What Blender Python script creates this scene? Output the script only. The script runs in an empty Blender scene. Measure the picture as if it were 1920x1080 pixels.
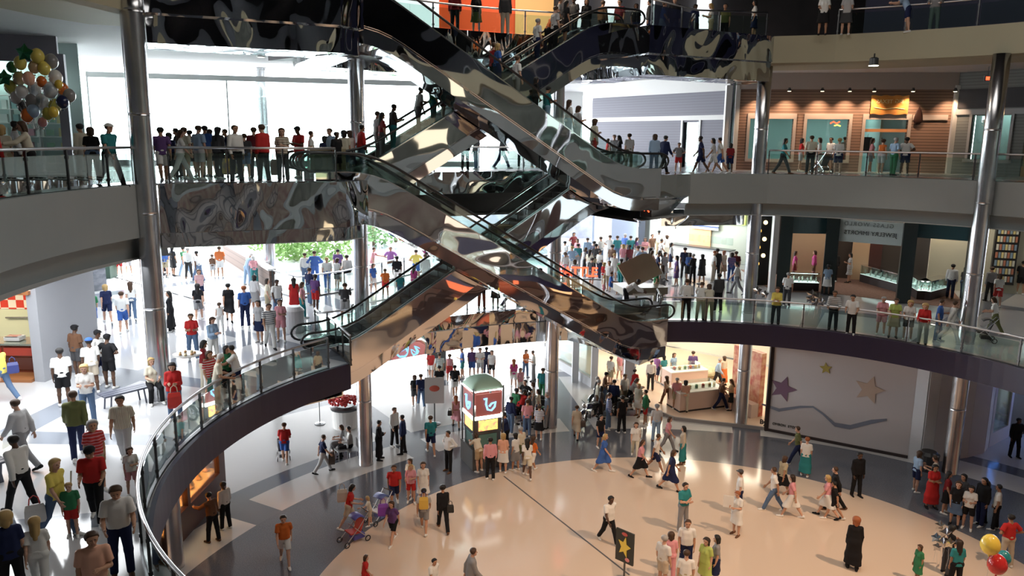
import bpy, math, random
import numpy as np
from mathutils import Vector, Matrix
random.seed(7)
S = bpy.context.scene
COL = S.collection
PI = math.pi

# ---------------------------------------------------------------- camera
LV = {1: 0.0, 2: 5.48, 3: 11.77, 4: 17.5}          # floor heights of the four storeys
CAMP = np.array([0.0, 0.0, 13.2])
FPX, PITCH, ROLL = 1454.2, 0.1899, -0.0118
_F = np.array([0, math.cos(PITCH), -math.sin(PITCH)]); _R = np.array([1.0, 0, 0]); _U = np.cross(_R, _F)
_R2 = _R*math.cos(ROLL)-_U*math.sin(ROLL); _U2 = _U*math.cos(ROLL)+_R*math.sin(ROLL)
cd = bpy.data.cameras.new('camera'); cam = bpy.data.objects.new('camera', cd); COL.objects.link(cam)
cd.sensor_width = 36; cd.lens = FPX/1920*36; cd.clip_end = 400; cd.clip_start = 0.05
cam.matrix_world = Matrix(((_R2[0], _U2[0], -_F[0], CAMP[0]), (_R2[1], _U2[1], -_F[1], CAMP[1]),
                           (_R2[2], _U2[2], -_F[2], CAMP[2]), (0, 0, 0, 1)))
S.camera = cam

def at(px, py, lv):
    """floor point of storey lv seen at a photograph pixel"""
    z = LV.get(lv, lv) if isinstance(lv, int) else lv
    d = _F+_R2*(px-960)/FPX-_U2*(py-540)/FPX
    p = CAMP+d*((z-CAMP[2])/d[2]); return Vector(p)
def aty(px, py, Y):
    d = _F+_R2*(px-960)/FPX-_U2*(py-540)/FPX
    return Vector(CAMP+d*(Y/d[1]))

# ---------------------------------------------------------------- sky, light, exposure
w = bpy.data.worlds.new('world'); S.world = w; w.use_nodes = True
bg = w.node_tree.nodes['Background']; bg.inputs[0].default_value = (0.93, 0.97, 1.0, 1); bg.inputs[1].default_value = 15.0
S.view_settings.view_transform = 'Standard'; S.view_settings.look = 'None'
S.view_settings.exposure = 0.0; S.view_settings.gamma = 1.0; S.view_settings.use_curve_mapping = False
S.cycles.use_denoising = True
S.cycles.max_bounces = 7; S.cycles.diffuse_bounces = 3; S.cycles.glossy_bounces = 5
S.cycles.transmission_bounces = 4; S.cycles.transparent_max_bounces = 24
S.cycles.sample_clamp_indirect = 6.0
S.cycles.caustics_reflective = False; S.cycles.caustics_refractive = False

def lamp(kind, name, loc, energy, color=(1, 1, 1), size=1.0, size_y=None, rot=(0, 0, 0), target=None, spot=None, blend=0.5):
    l = bpy.data.lights.new(name, kind); l.energy = energy; l.color = color
    o = bpy.data.objects.new(name, l); COL.objects.link(o); o.location = loc; o.rotation_euler = rot
    if kind == 'AREA':
        l.size = size
        if size_y: l.shape = 'RECTANGLE'; l.size_y = size_y
    elif kind == 'SPOT':
        l.spot_size = spot or 1.0; l.spot_blend = blend; l.shadow_soft_size = size
    else: l.shadow_soft_size = size
    if target is not None:
        o.rotation_euler = (Vector(target)-Vector(loc)).to_track_quat('-Z', 'Y').to_euler()
    return o
OX, OY = 6.0, 18.5
# lamps added to brighten the middle walkway on the sunny side
lamp('AREA', 'walkway_fill', (-13, 20, 9.5), 650, (.95, .98, 1), 5)
lamp('AREA', 'walkway_fill', (-14, 30, 9.5), 350, (.95, .98, 1), 6)
WARM = (1.0, 0.66, 0.42)
# spotlights high in the atrium shining on the round floor
lamp('SPOT', 'atrium_spotlight', (20, 13, 23.5), 17000, WARM, 0.25, target=(8, 21, 0), spot=0.75, blend=0.7)
lamp('SPOT', 'atrium_spotlight', (2, 4, 23.5), 11000, WARM, 0.25, target=(4, 22, 0), spot=0.75, blend=0.8)
# overhead fill added for the atrium, no fitting behind it
lamp('AREA', 'atrium_fill', (6, 18, 23.6), 1500, (1, 0.95, 0.88), 14)
# area lamps added to brighten the lower floor,
# standing in for daylight from windows out of view
lamp('AREA', 'daylight_standin', (-10, 58, 2.6), 9000, (.93, .97, 1), 26, 4.5, target=(-6, 30, 0))
lamp('AREA', 'daylight_standin', (-34, 30, 2.6), 6000, (.93, .97, 1), 22, 4.5, target=(-6, 28, 0))

# ---------------------------------------------------------------- materials
MATS = {}
def mat(name, color=(0.8, 0.8, 0.8), rough=0.6, metal=0.0, emit=None, estr=0.0, spec=0.5):
    if name in MATS: return MATS[name]
    m = bpy.data.materials.new(name); m.use_nodes = True; b = m.node_tree.nodes['Principled BSDF']
    b.inputs['Base Color'].default_value = (*color, 1); b.inputs['Roughness'].default_value = rough
    b.inputs['Metallic'].default_value = metal; b.inputs['Specular IOR Level'].default_value = spec
    if emit: b.inputs['Emission Color'].default_value = (*emit, 1); b.inputs['Emission Strength'].default_value = estr
    MATS[name] = m; return m
def nt(m): return m.node_tree.nodes, m.node_tree.links, m.node_tree.nodes['Principled BSDF']
def noisy(name, c1, c2, scale=3.0, rough=0.6, metal=0.0, bump=0.0, detail=4, stretch=(1, 1, 1)):
    if name in MATS: return MATS[name]
    m = mat(name, c1, rough, metal); N, L, b = nt(m)
    tc = N.new('ShaderNodeTexCoord'); mp = N.new('ShaderNodeMapping'); mp.inputs['Scale'].default_value = stretch
    nz = N.new('ShaderNodeTexNoise'); nz.inputs['Scale'].default_value = scale; nz.inputs['Detail'].default_value = detail
    L.new(tc.outputs['Object'], mp.inputs[0]); L.new(mp.outputs[0], nz.inputs['Vector'])
    r = N.new('ShaderNodeValToRGB'); r.color_ramp.elements[0].color = (*c1, 1); r.color_ramp.elements[1].color = (*c2, 1)
    r.color_ramp.elements[0].position = .35; r.color_ramp.elements[1].position = .65
    L.new(nz.outputs[0], r.inputs[0]); L.new(r.outputs[0], b.inputs['Base Color'])
    if bump:
        bp = N.new('ShaderNodeBump'); bp.inputs['Strength'].default_value = bump
        L.new(nz.outputs[0], bp.inputs['Height']); L.new(bp.outputs[0], b.inputs['Normal'])
    return m
def striped(name, c1, c2, scale, axis='Z', rough=0.7, bump=0.0, duty=0.5, coord='Object'):
    """fine parallel boards or stripes"""
    if name in MATS: return MATS[name]
    m = mat(name, c1, rough); N, L, b = nt(m)
    tc = N.new('ShaderNodeTexCoord'); sp = N.new('ShaderNodeSeparateXYZ'); L.new(tc.outputs[coord], sp.inputs[0])
    mu = N.new('ShaderNodeMath'); mu.operation = 'MULTIPLY'; mu.inputs[1].default_value = scale; L.new(sp.outputs[axis], mu.inputs[0])
    fr = N.new('ShaderNodeMath'); fr.operation = 'FRACT'; L.new(mu.outputs[0], fr.inputs[0])
    gt = N.new('ShaderNodeMath'); gt.operation = 'GREATER_THAN'; gt.inputs[1].default_value = duty; L.new(fr.outputs[0], gt.inputs[0])
    mx = N.new('ShaderNodeMix'); mx.data_type = 'RGBA'; mx.inputs[6].default_value = (*c1, 1); mx.inputs[7].default_value = (*c2, 1)
    L.new(gt.outputs[0], mx.inputs[0]); L.new(mx.outputs[2], b.inputs['Base Color'])
    return m
def glass(name, tint=(0.85, 0.95, 0.92), gl=0.12):
    if name in MATS: return MATS[name]
    m = bpy.data.materials.new(name); m.use_nodes = True; N = m.node_tree.nodes; L = m.node_tree.links; N.clear()
    o = N.new('ShaderNodeOutputMaterial'); mx = N.new('ShaderNodeMixShader'); t = N.new('ShaderNodeBsdfTransparent'); g = N.new('ShaderNodeBsdfGlossy')
    fr = N.new('ShaderNodeFresnel'); fr.inputs[0].default_value = 1.45
    ad = N.new('ShaderNodeMath'); ad.operation = 'MULTIPLY_ADD'; ad.inputs[1].default_value = .8; ad.inputs[2].default_value = gl*.35
    L.new(fr.outputs[0], ad.inputs[0]); L.new(ad.outputs[0], mx.inputs[0])
    t.inputs[0].default_value = (*tint, 1); g.inputs['Roughness'].default_value = 0.02; g.inputs[0].default_value = (.9, .95, .95, 1)
    L.new(t.outputs[0], mx.inputs[1]); L.new(g.outputs[0], mx.inputs[2]); L.new(mx.outputs[0], o.inputs[0])
    MATS[name] = m; return m
def wavy_mirror(name, color=(0.72, 0.72, 0.74), scale=0.36, strength=0.12, rough=0.03, stretch=(1, 1, 1)):
    """polished steel sheet that is not quite flat"""
    if name in MATS: return MATS[name]
    m = mat(name, color, rough, 1.0); N, L, b = nt(m)
    tc = N.new('ShaderNodeTexCoord'); mp = N.new('ShaderNodeMapping'); mp.inputs['Scale'].default_value = stretch
    nz = N.new('ShaderNodeTexNoise'); nz.inputs['Scale'].default_value = scale; nz.inputs['Detail'].default_value = 1.2; nz.inputs['Distortion'].default_value = .5
    bp = N.new('ShaderNodeBump'); bp.inputs['Strength'].default_value = strength; bp.inputs['Distance'].default_value = 1.0
    L.new(tc.outputs['Object'], mp.inputs[0]); L.new(mp.outputs[0], nz.inputs['Vector'])
    L.new(nz.outputs[0], bp.inputs['Height']); L.new(bp.outputs[0], b.inputs['Normal'])
    return m
def emis(name, color, strength):
    return mat(name, (0, 0, 0), 1.0, 0, color, strength)

M_ALU = mat('brushed_aluminium', (0.62, 0.62, 0.64), 0.28, 1.0)
M_COLM = noisy('column_steel', (0.50, 0.50, 0.52), (0.64, 0.64, 0.66), 1.2, 0.24, 1.0, 0.0, 2, (1, 1, 1))
M_STEEL = mat('dark_steel', (0.12, 0.125, 0.13), 0.35, 0.9)
M_CHROME = mat('polished_rail', (0.75, 0.75, 0.76), 0.12, 1.0)
M_BLACK = mat('black_rubber', (0.012, 0.012, 0.014), 0.35)
M_WHITE = mat('white_paint', (0.78, 0.78, 0.76), 0.6)
M_CEIL = noisy('ceiling_paint', (0.62, 0.61, 0.60), (0.66, 0.65, 0.64), 0.3, 0.8)
M_FASC = noisy('fascia_plaster', (0.29, 0.325, 0.33), (0.33, 0.36, 0.365), 0.25, 0.7)
M_FASCB = noisy('fascia_beige', (0.40, 0.37, 0.26), (0.44, 0.41, 0.29), 0.25, 0.7)
M_PURP = noisy('fascia_purple', (0.015, 0.011, 0.040), (0.020, 0.014, 0.050), 0.4, 0.35)
M_GLASS = glass('balustrade_glass')
M_SGLASS = glass('shop_glass', (0.9, 0.95, 0.94), 0.10)
M_MIR = wavy_mirror('wavy_mirror_steel')
M_MIR2 = wavy_mirror('wavy_mirror_fascia', (0.62, 0.64, 0.66), 0.8, 0.32, 0.03, (1, 1, .5))
M_WALLG = noisy('grey_wall', (0.34, 0.35, 0.38), (0.37, 0.38, 0.41), 0.4, 0.7)
M_WALLW = noisy('white_wall', (0.62, 0.63, 0.66), (0.66, 0.67, 0.70), 0.4, 0.6)
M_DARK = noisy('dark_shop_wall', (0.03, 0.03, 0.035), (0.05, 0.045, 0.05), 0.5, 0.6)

# ---------------------------------------------------------------- mesh helpers
class MB:
    """collects faces, then links them as one mesh object"""
    def __init__(s): s.v = []; s.f = []; s.mi = []; s.cur = 0
    def add(s, vs, fs):
        o = len(s.v); s.v += [tuple(v) for v in vs]; s.f += [tuple(i+o for i in f) for f in fs]; s.mi += [s.cur]*len(fs)
        return s
    def box(s, c, d, rz=0.0, M=None):
        x, y, z = d[0]/2, d[1]/2, d[2]/2
        vs = [Vector((a*x, b*y, e*z)) for e in (-1, 1) for a, b in ((-1, -1), (1, -1), (1, 1), (-1, 1))]
        if M is None: M = Matrix.Translation(c) @ Matrix.Rotation(rz, 4, 'Z')
        return s.add([M @ v for v in vs], [(3, 2, 1, 0), (4, 5, 6, 7), (0, 1, 5, 4), (1, 2, 6, 5), (2, 3, 7, 6), (3, 0, 4, 7)])
    def bar(s, a, b, w, h):
        """box beam from a to b, w wide (horizontal), h deep (vertical)"""
        a = Vector(a); b = Vector(b); d = b-a; L = d.length
        if L < 1e-6: return s
        d.normalize(); up = Vector((0, 0, 1))
        if abs(d.z) > .99: up = Vector((0, 1, 0))
        x = d.cross(up).normalized(); u = x.cross(d).normalized()
        M = Matrix(((d.x, x.x, u.x, (a.x+b.x)/2), (d.y, x.y, u.y, (a.y+b.y)/2), (d.z, x.z, u.z, (a.z+b.z)/2), (0, 0, 0, 1)))
        return s.box(None, (L, w, h), M=M)
    def tube(s, pts, r, n=10, closed=False, rs=None):
        pts = [Vector(p) for p in pts]; k = len(pts); rings = []
        prev = None
        for i, p in enumerate(pts):
            if closed: t = pts[(i+1) % k]-pts[i-1]
            else: t = pts[min(i+1, k-1)]-pts[max(i-1, 0)]
            t.normalize()
            if prev is None:
                prev = Vector((0, 0, 1)) if abs(t.z) < .9 else Vector((1, 0, 0))
            u = (prev-t*prev.dot(t)).normalized(); prev = u; v = t.cross(u)
            rr = rs[i] if rs else r
            rings.append([p+(u*math.cos(2*PI*j/n)+v*math.sin(2*PI*j/n))*rr for j in range(n)])
        vs = [q for R in rings for q in R]; fs = []
        m = k if closed else k-1
        for i in range(m):
            a = i*n; b = ((i+1) % k)*n
            fs += [(a+j, a+(j+1) % n, b+(j+1) % n, b+j) for j in range(n)]
        if not closed: fs += [tuple(range(n))[::-1], tuple(range((k-1)*n, k*n))]
        return s.add(vs, fs)
    def lathe(s, prof, c=(0, 0, 0), n=24):
        """prof: list of (r, z)"""
        c = Vector(c); vs = []; fs = []
        for r, z in prof: vs += [c+Vector((r*math.cos(2*PI*j/n), r*math.sin(2*PI*j/n), z)) for j in range(n)]
        for i in range(len(prof)-1):
            fs += [(i*n+j, i*n+(j+1) % n, (i+1)*n+(j+1) % n, (i+1)*n+j) for j in range(n)]
        fs += [tuple(range(n))[::-1], tuple(range((len(prof)-1)*n, len(prof)*n))]
        return s.add(vs, fs)
    def wall(s, p, q, z0, z1, t=0.1):
        """upright slab from p to q (xy), z0..z1, t thick"""
        p = Vector((p[0], p[1])); q = Vector((q[0], q[1])); d = q-p
        return s.box(((p.x+q.x)/2, (p.y+q.y)/2, (z0+z1)/2), (d.length, t, z1-z0), math.atan2(d.y, d.x))
    def poly(s, pts, z0, z1):
        """upright prism over a polygon (xy)"""
        n = len(pts)
        vs = [(p[0], p[1], z0) for p in pts]+[(p[0], p[1], z1) for p in pts]
        fs = [tuple(range(n))[::-1], tuple(range(n, 2*n))]+[(i, (i+1) % n, n+(i+1) % n, n+i) for i in range(n)]
        return s.add(vs, fs)
    def ball(s, c, r, n=12, m=8, sc=(1, 1, 1)):
        c = Vector(c); vs = []; fs = []
        for i in range(m+1):
            t = PI*i/m
            for j in range(n):
                a = 2*PI*j/n; vs.append(c+Vector((r*sc[0]*math.sin(t)*math.cos(a), r*sc[1]*math.sin(t)*math.sin(a), r*sc[2]*math.cos(t))))
        for i in range(m):
            fs += [(i*n+j, (i+1)*n+j, (i+1)*n+(j+1) % n, i*n+(j+1) % n) for j in range(n)]
        return s.add(vs, fs)
    def mesh(s, name, mats, smooth=False):
        me = bpy.data.meshes.new(name); me.from_pydata(s.v, [], s.f)
        for m in (mats if isinstance(mats, (list, tuple)) else [mats]): me.materials.append(m)
        if len(set(s.mi)) > 1: me.polygons.foreach_set('material_index', s.mi)
        if smooth: me.polygons.foreach_set('use_smooth', [True]*len(me.polygons))
        me.update(); return me
    def obj(s, name, mats, parent=None, smooth=False, loc=None, rz=0):
        o = bpy.data.objects.new(name, s.mesh(name, mats, smooth)); COL.objects.link(o)
        if parent is not None: o.parent = parent
        if loc is not None: o.location = loc
        if rz: o.rotation_euler.z = rz
        return o
def tag(o, label=None, cat=None, group=None, kind=None):
    if label: o['label'] = label
    if cat: o['category'] = cat
    if group: o['group'] = group
    if kind: o['kind'] = kind
    return o
def thing(name, label, cat, loc=(0, 0, 0), rz=0, group=None):
    o = bpy.data.objects.new(name, None); COL.objects.link(o); o.location = loc; o.rotation_euler.z = rz
    o.empty_display_size = .1
    return tag(o, label, cat, group)
def struct(name, mb, m, smooth=False):
    o = mb.obj(name, m, smooth=smooth); o['kind'] = 'structure'; return o
def copy_tree(o, parent=None):
    c = o.copy(); COL.objects.link(c)
    if parent is not None: c.parent = parent
    for ch in list(o.children): copy_tree(ch, c)
    return c
def text_mesh(s, size, name, m, extr=0.01, align='CENTER', space=1.0, bold=0.0):
    cu = bpy.data.curves.new(name, 'FONT'); cu.body = s; cu.size = size; cu.extrude = extr; cu.align_x = align
    cu.align_y = 'CENTER'; cu.space_character = space; cu.offset = bold
    t = bpy.data.objects.new(name, cu); COL.objects.link(t)
    dg = bpy.context.evaluated_depsgraph_get(); me = bpy.data.meshes.new_from_object(t.evaluated_get(dg))
    bpy.data.objects.remove(t); me.materials.clear(); me.materials.append(m)
    o = bpy.data.objects.new(name, me); COL.objects.link(o); return o
def face_matrix(p, d, flip=False):
    """upright plane at p whose local x runs along d (xy), y is up"""
    d = Vector((d[0], d[1], 0)).normalized(); u = Vector((0, 0, 1)); n = d.cross(u)
    if flip: d = -d
    return Matrix(((d.x, u.x, n.x, p[0]), (d.y, u.y, n.y, p[1]), (d.z, u.z, n.z, p[2]), (0, 0, 0, 1)))
# ================================================================ floors, decks, fascias
def pol(cx, cy, r, deg): return (cx+r*math.cos(math.radians(deg)), cy+r*math.sin(math.radians(deg)))
def arc(cx, cy, r, a0, a1, n): return [pol(cx, cy, r, a0+(a1-a0)*i/n) for i in range(n+1)]
U29 = Vector((math.cos(math.radians(29)), math.sin(math.radians(29)), 0)); N29 = Vector((-U29.y, U29.x, 0))
COLS = [(-10.42, 22.07), (-5.93, 29.95), (1.88, 34.4), (10.9, 34.9), (18.0, 29.8), (22.2, 17.5), (17.5, 5.0)]

# inner edges of the decks, anticlockwise
E2L = arc(3.05, 18.76, 11.2, 141, 255, 60)
E2R = arc(7.46, 21.24, 11.58, -95, 95, 88)
E2 = E2R+[(5.35, 31.35), (3.7, 34.3)]+arc(OX, OY, 17.2, 97, 140, 10)[1:]+[(-7.5, 29.9), (-6.1, 27.0)]+E2L
E3R = arc(OX, OY, 16.9, -48, 72, 60)
E3 = E3R+[(7.6, 33.9), (5.2, 31.3), (3.4, 34.4)]+arc(OX, OY, 17.0, 101, 139, 9)[1:]+[(-6.3, 28.6), (-4.9, 25.6), (-5.35, 24.75), (-10.3, 22.6)]+arc(OX, OY, 17.0, 166, 205, 24)+[(-11.0, 3.0), (-3, -0.35), (4, -0.35), (14, 1.5)]
E4 = arc(OX, OY, 16.6, -48, 64, 52)+[(10.9, 34.2), (5.2, 31.3), (3.4, 34.4)]+arc(OX, OY, 17.0, 101, 139, 9)[1:]+[(-6.3, 28.6), (-4.9, 25.6), (-5.35, 24.75), (-10.3, 22.6)]+arc(OX, OY, 17.0, 166, 205, 24)+[(-11.0, 3.0), (-3, -0.35), (4, -0.35), (14, 1.5)]
XR = (-46, 46, -16, 46)
def outer_pt(x, y, R):
    dx, dy = x-OX, y-OY; t = 1e9
    if dx > 0: t = min(t, (R[1]-OX)/dx)
    if dx < 0: t = min(t, (R[0]-OX)/dx)
    if dy > 0: t = min(t, (R[3]-OY)/dy)
    if dy < 0: t = min(t, (R[2]-OY)/dy)
    return (OX+dx*t, OY+dy*t)
def deck(name, E, z1, z0, R, m, mu):
    """slab between the opening E and the rectangle R; top material m, underside mu"""
    a = MB(); n = len(E); pts = []
    for i in range(n):
        p = E[i]; q = E[(i+1) % n]; P = outer_pt(*p, R); Q = outer_pt(*q, R)
        ring = [p, q]
        # rectangle corner between the two rays
        corner = None
        if abs(P[0]-Q[0]) > 1e-6 and abs(P[1]-Q[1]) > 1e-6:
            cx = P[0] if P[0] in (R[0], R[1]) or min(abs(P[0]-R[0]), abs(P[0]-R[1])) < 1e-6 else Q[0]
            cy = P[1] if min(abs(P[1]-R[2]), abs(P[1]-R[3])) < 1e-6 else Q[1]
            corner = (cx, cy)
        poly = [p, q, Q]+([corner] if corner else [])+[P]
        zb = z0(p, q) if callable(z0) else z0
        poly = poly[::-1]
        k = len(poly)
        a.cur = 0; a.add([(x, y, z1) for x, y in poly], [tuple(range(k))])
        a.cur = 1; a.add([(x, y, zb) for x, y in poly], [tuple(range(k))[::-1]])
    o = struct(name, a, [m, mu]); return o

def floor_mat(name, c_in, c_ring, c_out, r1, r2, cx, cy, cx2, cy2, band, rough=0.12):
    """terrazzo: round centre, dark ring, pale outer floor with radial dark bands"""
    m = mat(name, c_out, rough, 0, None, 0, 0.6); N, L, b = nt(m)
    tc = N.new('ShaderNodeTexCoord')
    def dist(x, y):
        s = N.new('ShaderNodeVectorMath'); s.operation = 'SUBTRACT'; s.inputs[1].default_value = (x, y, 0); L.new(tc.outputs['Object'], s.inputs[0])
        sp = N.new('ShaderNodeSeparateXYZ'); L.new(s.outputs[0], sp.inputs[0]); cb = N.new('ShaderNodeCombineXYZ')
        L.new(sp.outputs[0], cb.inputs[0]); L.new(sp.outputs[1], cb.inputs[1])
        ln = N.new('ShaderNodeVectorMath'); ln.operation = 'LENGTH'; L.new(cb.outputs[0], ln.inputs[0]); return ln.outputs['Value'], sp
    def cmp_(v, t, op='GREATER_THAN'):
        c = N.new('ShaderNodeMath'); c.operation = op; c.inputs[1].default_value = t; L.new(v, c.inputs[0]); return c.outputs[0]
    def mixc(f, a, c):
        x = N.new('ShaderNodeMix'); x.data_type = 'RGBA'; L.new(f, x.inputs[0])
        for i, q in ((6, a), (7, c)):
            if isinstance(q, tuple): x.inputs[i].default_value = (*q, 1)
            else: L.new(q, x.inputs[i])
        return x.outputs[2]
    d1, _ = dist(cx, cy); d2, sp = dist(cx2, cy2)
    an = N.new('ShaderNodeMath'); an.operation = 'ARCTAN2'; L.new(sp.outputs[1], an.inputs[0]); L.new(sp.outputs[0], an.inputs[1])
    mu = N.new('ShaderNodeMath'); mu.operation = 'MULTIPLY'; mu.inputs[1].default_value = band/(2*PI); L.new(an.outputs[0], mu.inputs[0])
    fr = N.new('ShaderNodeMath'); fr.operation = 'FRACT'; L.new(mu.outputs[0], fr.inputs[0])
    rb = cmp_(fr.outputs[0], 0.84)
    # concentric bands further out
    m2 = N.new('ShaderNodeMath'); m2.operation = 'MULTIPLY'; m2.inputs[1].default_value = 1/6.5; L.new(d2, m2.inputs[0])
    f2 = N.new('ShaderNodeMath'); f2.operation = 'FRACT'; L.new(m2.outputs[0], f2.inputs[0]); cb2 = cmp_(f2.outputs[0], 0.86)
    mxx = N.new('ShaderNodeMath'); mxx.operation = 'MAXIMUM'; L.new(rb, mxx.inputs[0]); L.new(cb2, mxx.inputs[1])
    out = mixc(mxx.outputs[0], c_out, c_ring)
    nz = N.new('ShaderNodeTexNoise'); nz.inputs['Scale'].default_value = 40; nz.inputs['Detail'].default_value = 3; L.new(tc.outputs['Object'], nz.inputs['Vector'])
    ringc = mixc(cmp_(nz.outputs[0], .55), tuple(v*.8 for v in c_ring), tuple(min(1, v*1.25) for v in c_ring))
    c = mixc(cmp_(d2, r2), ringc, out)
    if r1 > 0: c = mixc(cmp_(d1, r1), c_in, c)
    L.new(c, b.inputs['Base Color'])
    return m
CREAM, BLUEG, PALE = (0.70, 0.57, 0.46), (0.14, 0.155, 0.19), (0.66, 0.66, 0.66)
MF1 = floor_mat('terrazzo_lower', CREAM, BLUEG, PALE, 11.5, 16.9, 5.5, 19.45, 6.5, 17.4, 14)
MF2 = floor_mat('terrazzo_middle', PALE, (0.24, 0.265, 0.31), (0.6, 0.61, 0.63), 0, 12.4, 6, 18.5, 6, 18.5, 22, 0.1)
MF3 = floor_mat('terrazzo_upper', PALE, (0.22, 0.22, 0.25), (0.34, 0.34, 0.37), 0, 17.6, 6, 18.5, 6, 18.5, 22, 0.25)

g = MB(); g.add([(-60, -18, 0), (60, -18, 0), (60, 80, 0), (-60, 80, 0)], [(0, 1, 2, 3)]); struct('floor', g, MF1)
# thin dark line inlaid across the round floor
g = MB(); a = at(945, 893, 1); b_ = at(1180, 1078, 1); g.bar((a.x, a.y, .003), (b_.x, b_.y, .003), .06, .004); struct('trim_1', g, mat('floor_inlay', (.12, .12, .13), .3))
deck('floor', E2, LV[2], LV[2]-.75, (-46, 46, -16, 70), MF2, M_CEIL)
deck('floor', E3, LV[3], lambda p, q: 9.92 if p[0] < 5.5 and p[1] > 22.4 and q[1] > 22.4 else 9.7 if p[0] < 0 else 10.0, (-46, 46, -16, 41), MF3, M_CEIL)
deck('floor', E4, LV[4], LV[4]-.9, (-46, 46, -16, 41), MF3, M_CEIL)
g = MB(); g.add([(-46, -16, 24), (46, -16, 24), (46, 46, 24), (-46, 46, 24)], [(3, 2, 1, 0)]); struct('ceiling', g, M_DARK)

def fascia(E, i0, i1, prof, m, name):
    """sweep a profile of (outward offset towards the opening, z) along edge points i0..i1"""
    P = E[i0:i1+1]; n = len(P); vs = []; fs = []; k = len(prof)
    for i, p in enumerate(P):
        q0 = Vector(P[max(i-1, 0)]); q1 = Vector(P[min(i+1, n-1)]); t = (q1-q0).normalized(); nn = Vector((-t.y, t.x))
        for o, z in prof: vs.append((p[0]+nn.x*o, p[1]+nn.y*o, z))
    for i in range(n-1):
        for j in range(k-1): fs.append((i*k+j, (i+1)*k+j, (i+1)*k+j+1, i*k+j+1))
    a = MB(); a.add(vs, fs); o = struct(name, a, m); 
    md = o.modifiers.new('s', 'SOLIDIFY'); md.thickness = .06; md.offset = 0
    return o
def idx(E, p): return min(range(len(E)), key=lambda i: (E[i][0]-p[0])**2+(E[i][1]-p[1])**2)
F2 = [(0.0, 5.50), (.08, 5.50), (.08, 4.62), (-.2, 4.60), (-.2, 4.72)]
i1 = idx(E2, (6.45, 32.78)); i2 = idx(E2, (-6.1, 27.0))
fascia(E2, 0, i1, F2, M_PURP, 'trim_2'); fascia(E2, i2, len(E2)-1, F2, M_PURP, 'trim_3')
F2m = [(0.0, 5.50), (.08, 5.50), (.08, 4.95), (.05, 4.9), (-.03, 3.95), (-1.6, 3.75), (-1.6, 4.72)]
fascia(E2, i1, i2, F2m, wavy_mirror('wavy_mirror_soft', (.7, .72, .72), .5, .14), 'trim_4')
F3 = [(0, 11.79), (.1, 11.79), (.1, 10.55), (-.25, 10.5), (-.35, 9.98), (-.6, 9.96)]
F3L = [(0, 11.79), (.1, 11.79), (.1, 10.35), (-.2, 10.3), (-.35, 9.68), (-.6, 9.66)]
j1 = idx(E3, (7.6, 33.9)); j2 = idx(E3, (-6.3, 28.6)); j3 = idx(E3, (-10.3, 22.6))
fascia(E3, 0, j1, F3, M_FASC, 'trim_5'); fascia(E3, j3, len(E3)-1, F3L, M_FASC, 'trim_6')
F3m = [(0, 11.79), (.1, 11.79), (.1, 10.4), (-.12, 10.36), (-.12, 9.93), (-1.2, 9.92)]
fascia(E3, j2, j3, F3m, M_MIR2, 'trim_7')
F3c = [(0, 11.79), (.1, 11.79), (.1, 10.9), (-.2, 10.75), (-.9, 10.0), (-1.2, 9.9)]
fascia(E3, j1, j2, F3c, wavy_mirror('wavy_mirror_soft', (.7, .72, .72), .5, .2), 'trim_8')
k1 = idx(E4, (10.9, 34.2)); k2 = idx(E4, (-10.3, 22.6))
F4 = [(0, 17.55), (.1, 17.55), (.1, 16.5), (-.2, 16.45), (-2.6, 16.42), (-2.6, 16.6)]
fascia(E4, 0, k1, F4, M_FASCB, 'trim_9'); fascia(E4, k2, len(E4)-1, F4, M_FASCB, 'trim_10')
F4m = [(0, 17.55), (.1, 17.55), (.1, 16.55), (-.05, 16.5), (-.05, 15.75), (-1.4, 15.7), (-1.4, 16.6)]
fascia(E4, k1, k2, F4m, M_MIR2, 'trim_11')

# ---------------------------------------------------------------- columns
def column(x, y, z0, z1, r=.30):
    a = MB(); prof = [(r*1.02, z0), (r, z0+.02)]
    z = z0
    while z < z1-3: 
        z += 2.75; prof += [(r, z-.05), (r, z-.015), (r*.985, z-.01), (r*.985, z+.01), (r, z+.015), (r, z+.05)]
    prof += [(r, z1)]
    o = a_ = MB().lathe(prof, (x, y, 0), 32).obj('column', M_COLM, smooth=True); o['kind'] = 'structure'
for x, y in COLS: column(x, y, 0, 16.5 if x > 8 else 17)
oc = at(508, 530, 2); column(oc.x, oc.y, 0, 17, .3)
oc2 = at(1200, 800, 1)

# ---------------------------------------------------------------- enclosing walls
g = MB(); g.wall((-46, -16), (46, -16), 0, 24, .2); g.wall((46, -16), (46, 46), 0, 24, .2)
g.wall((-46, -16), (-46, 24), 0, 24, .2); struct('wall_rear', g, M_WALLG)
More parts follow.
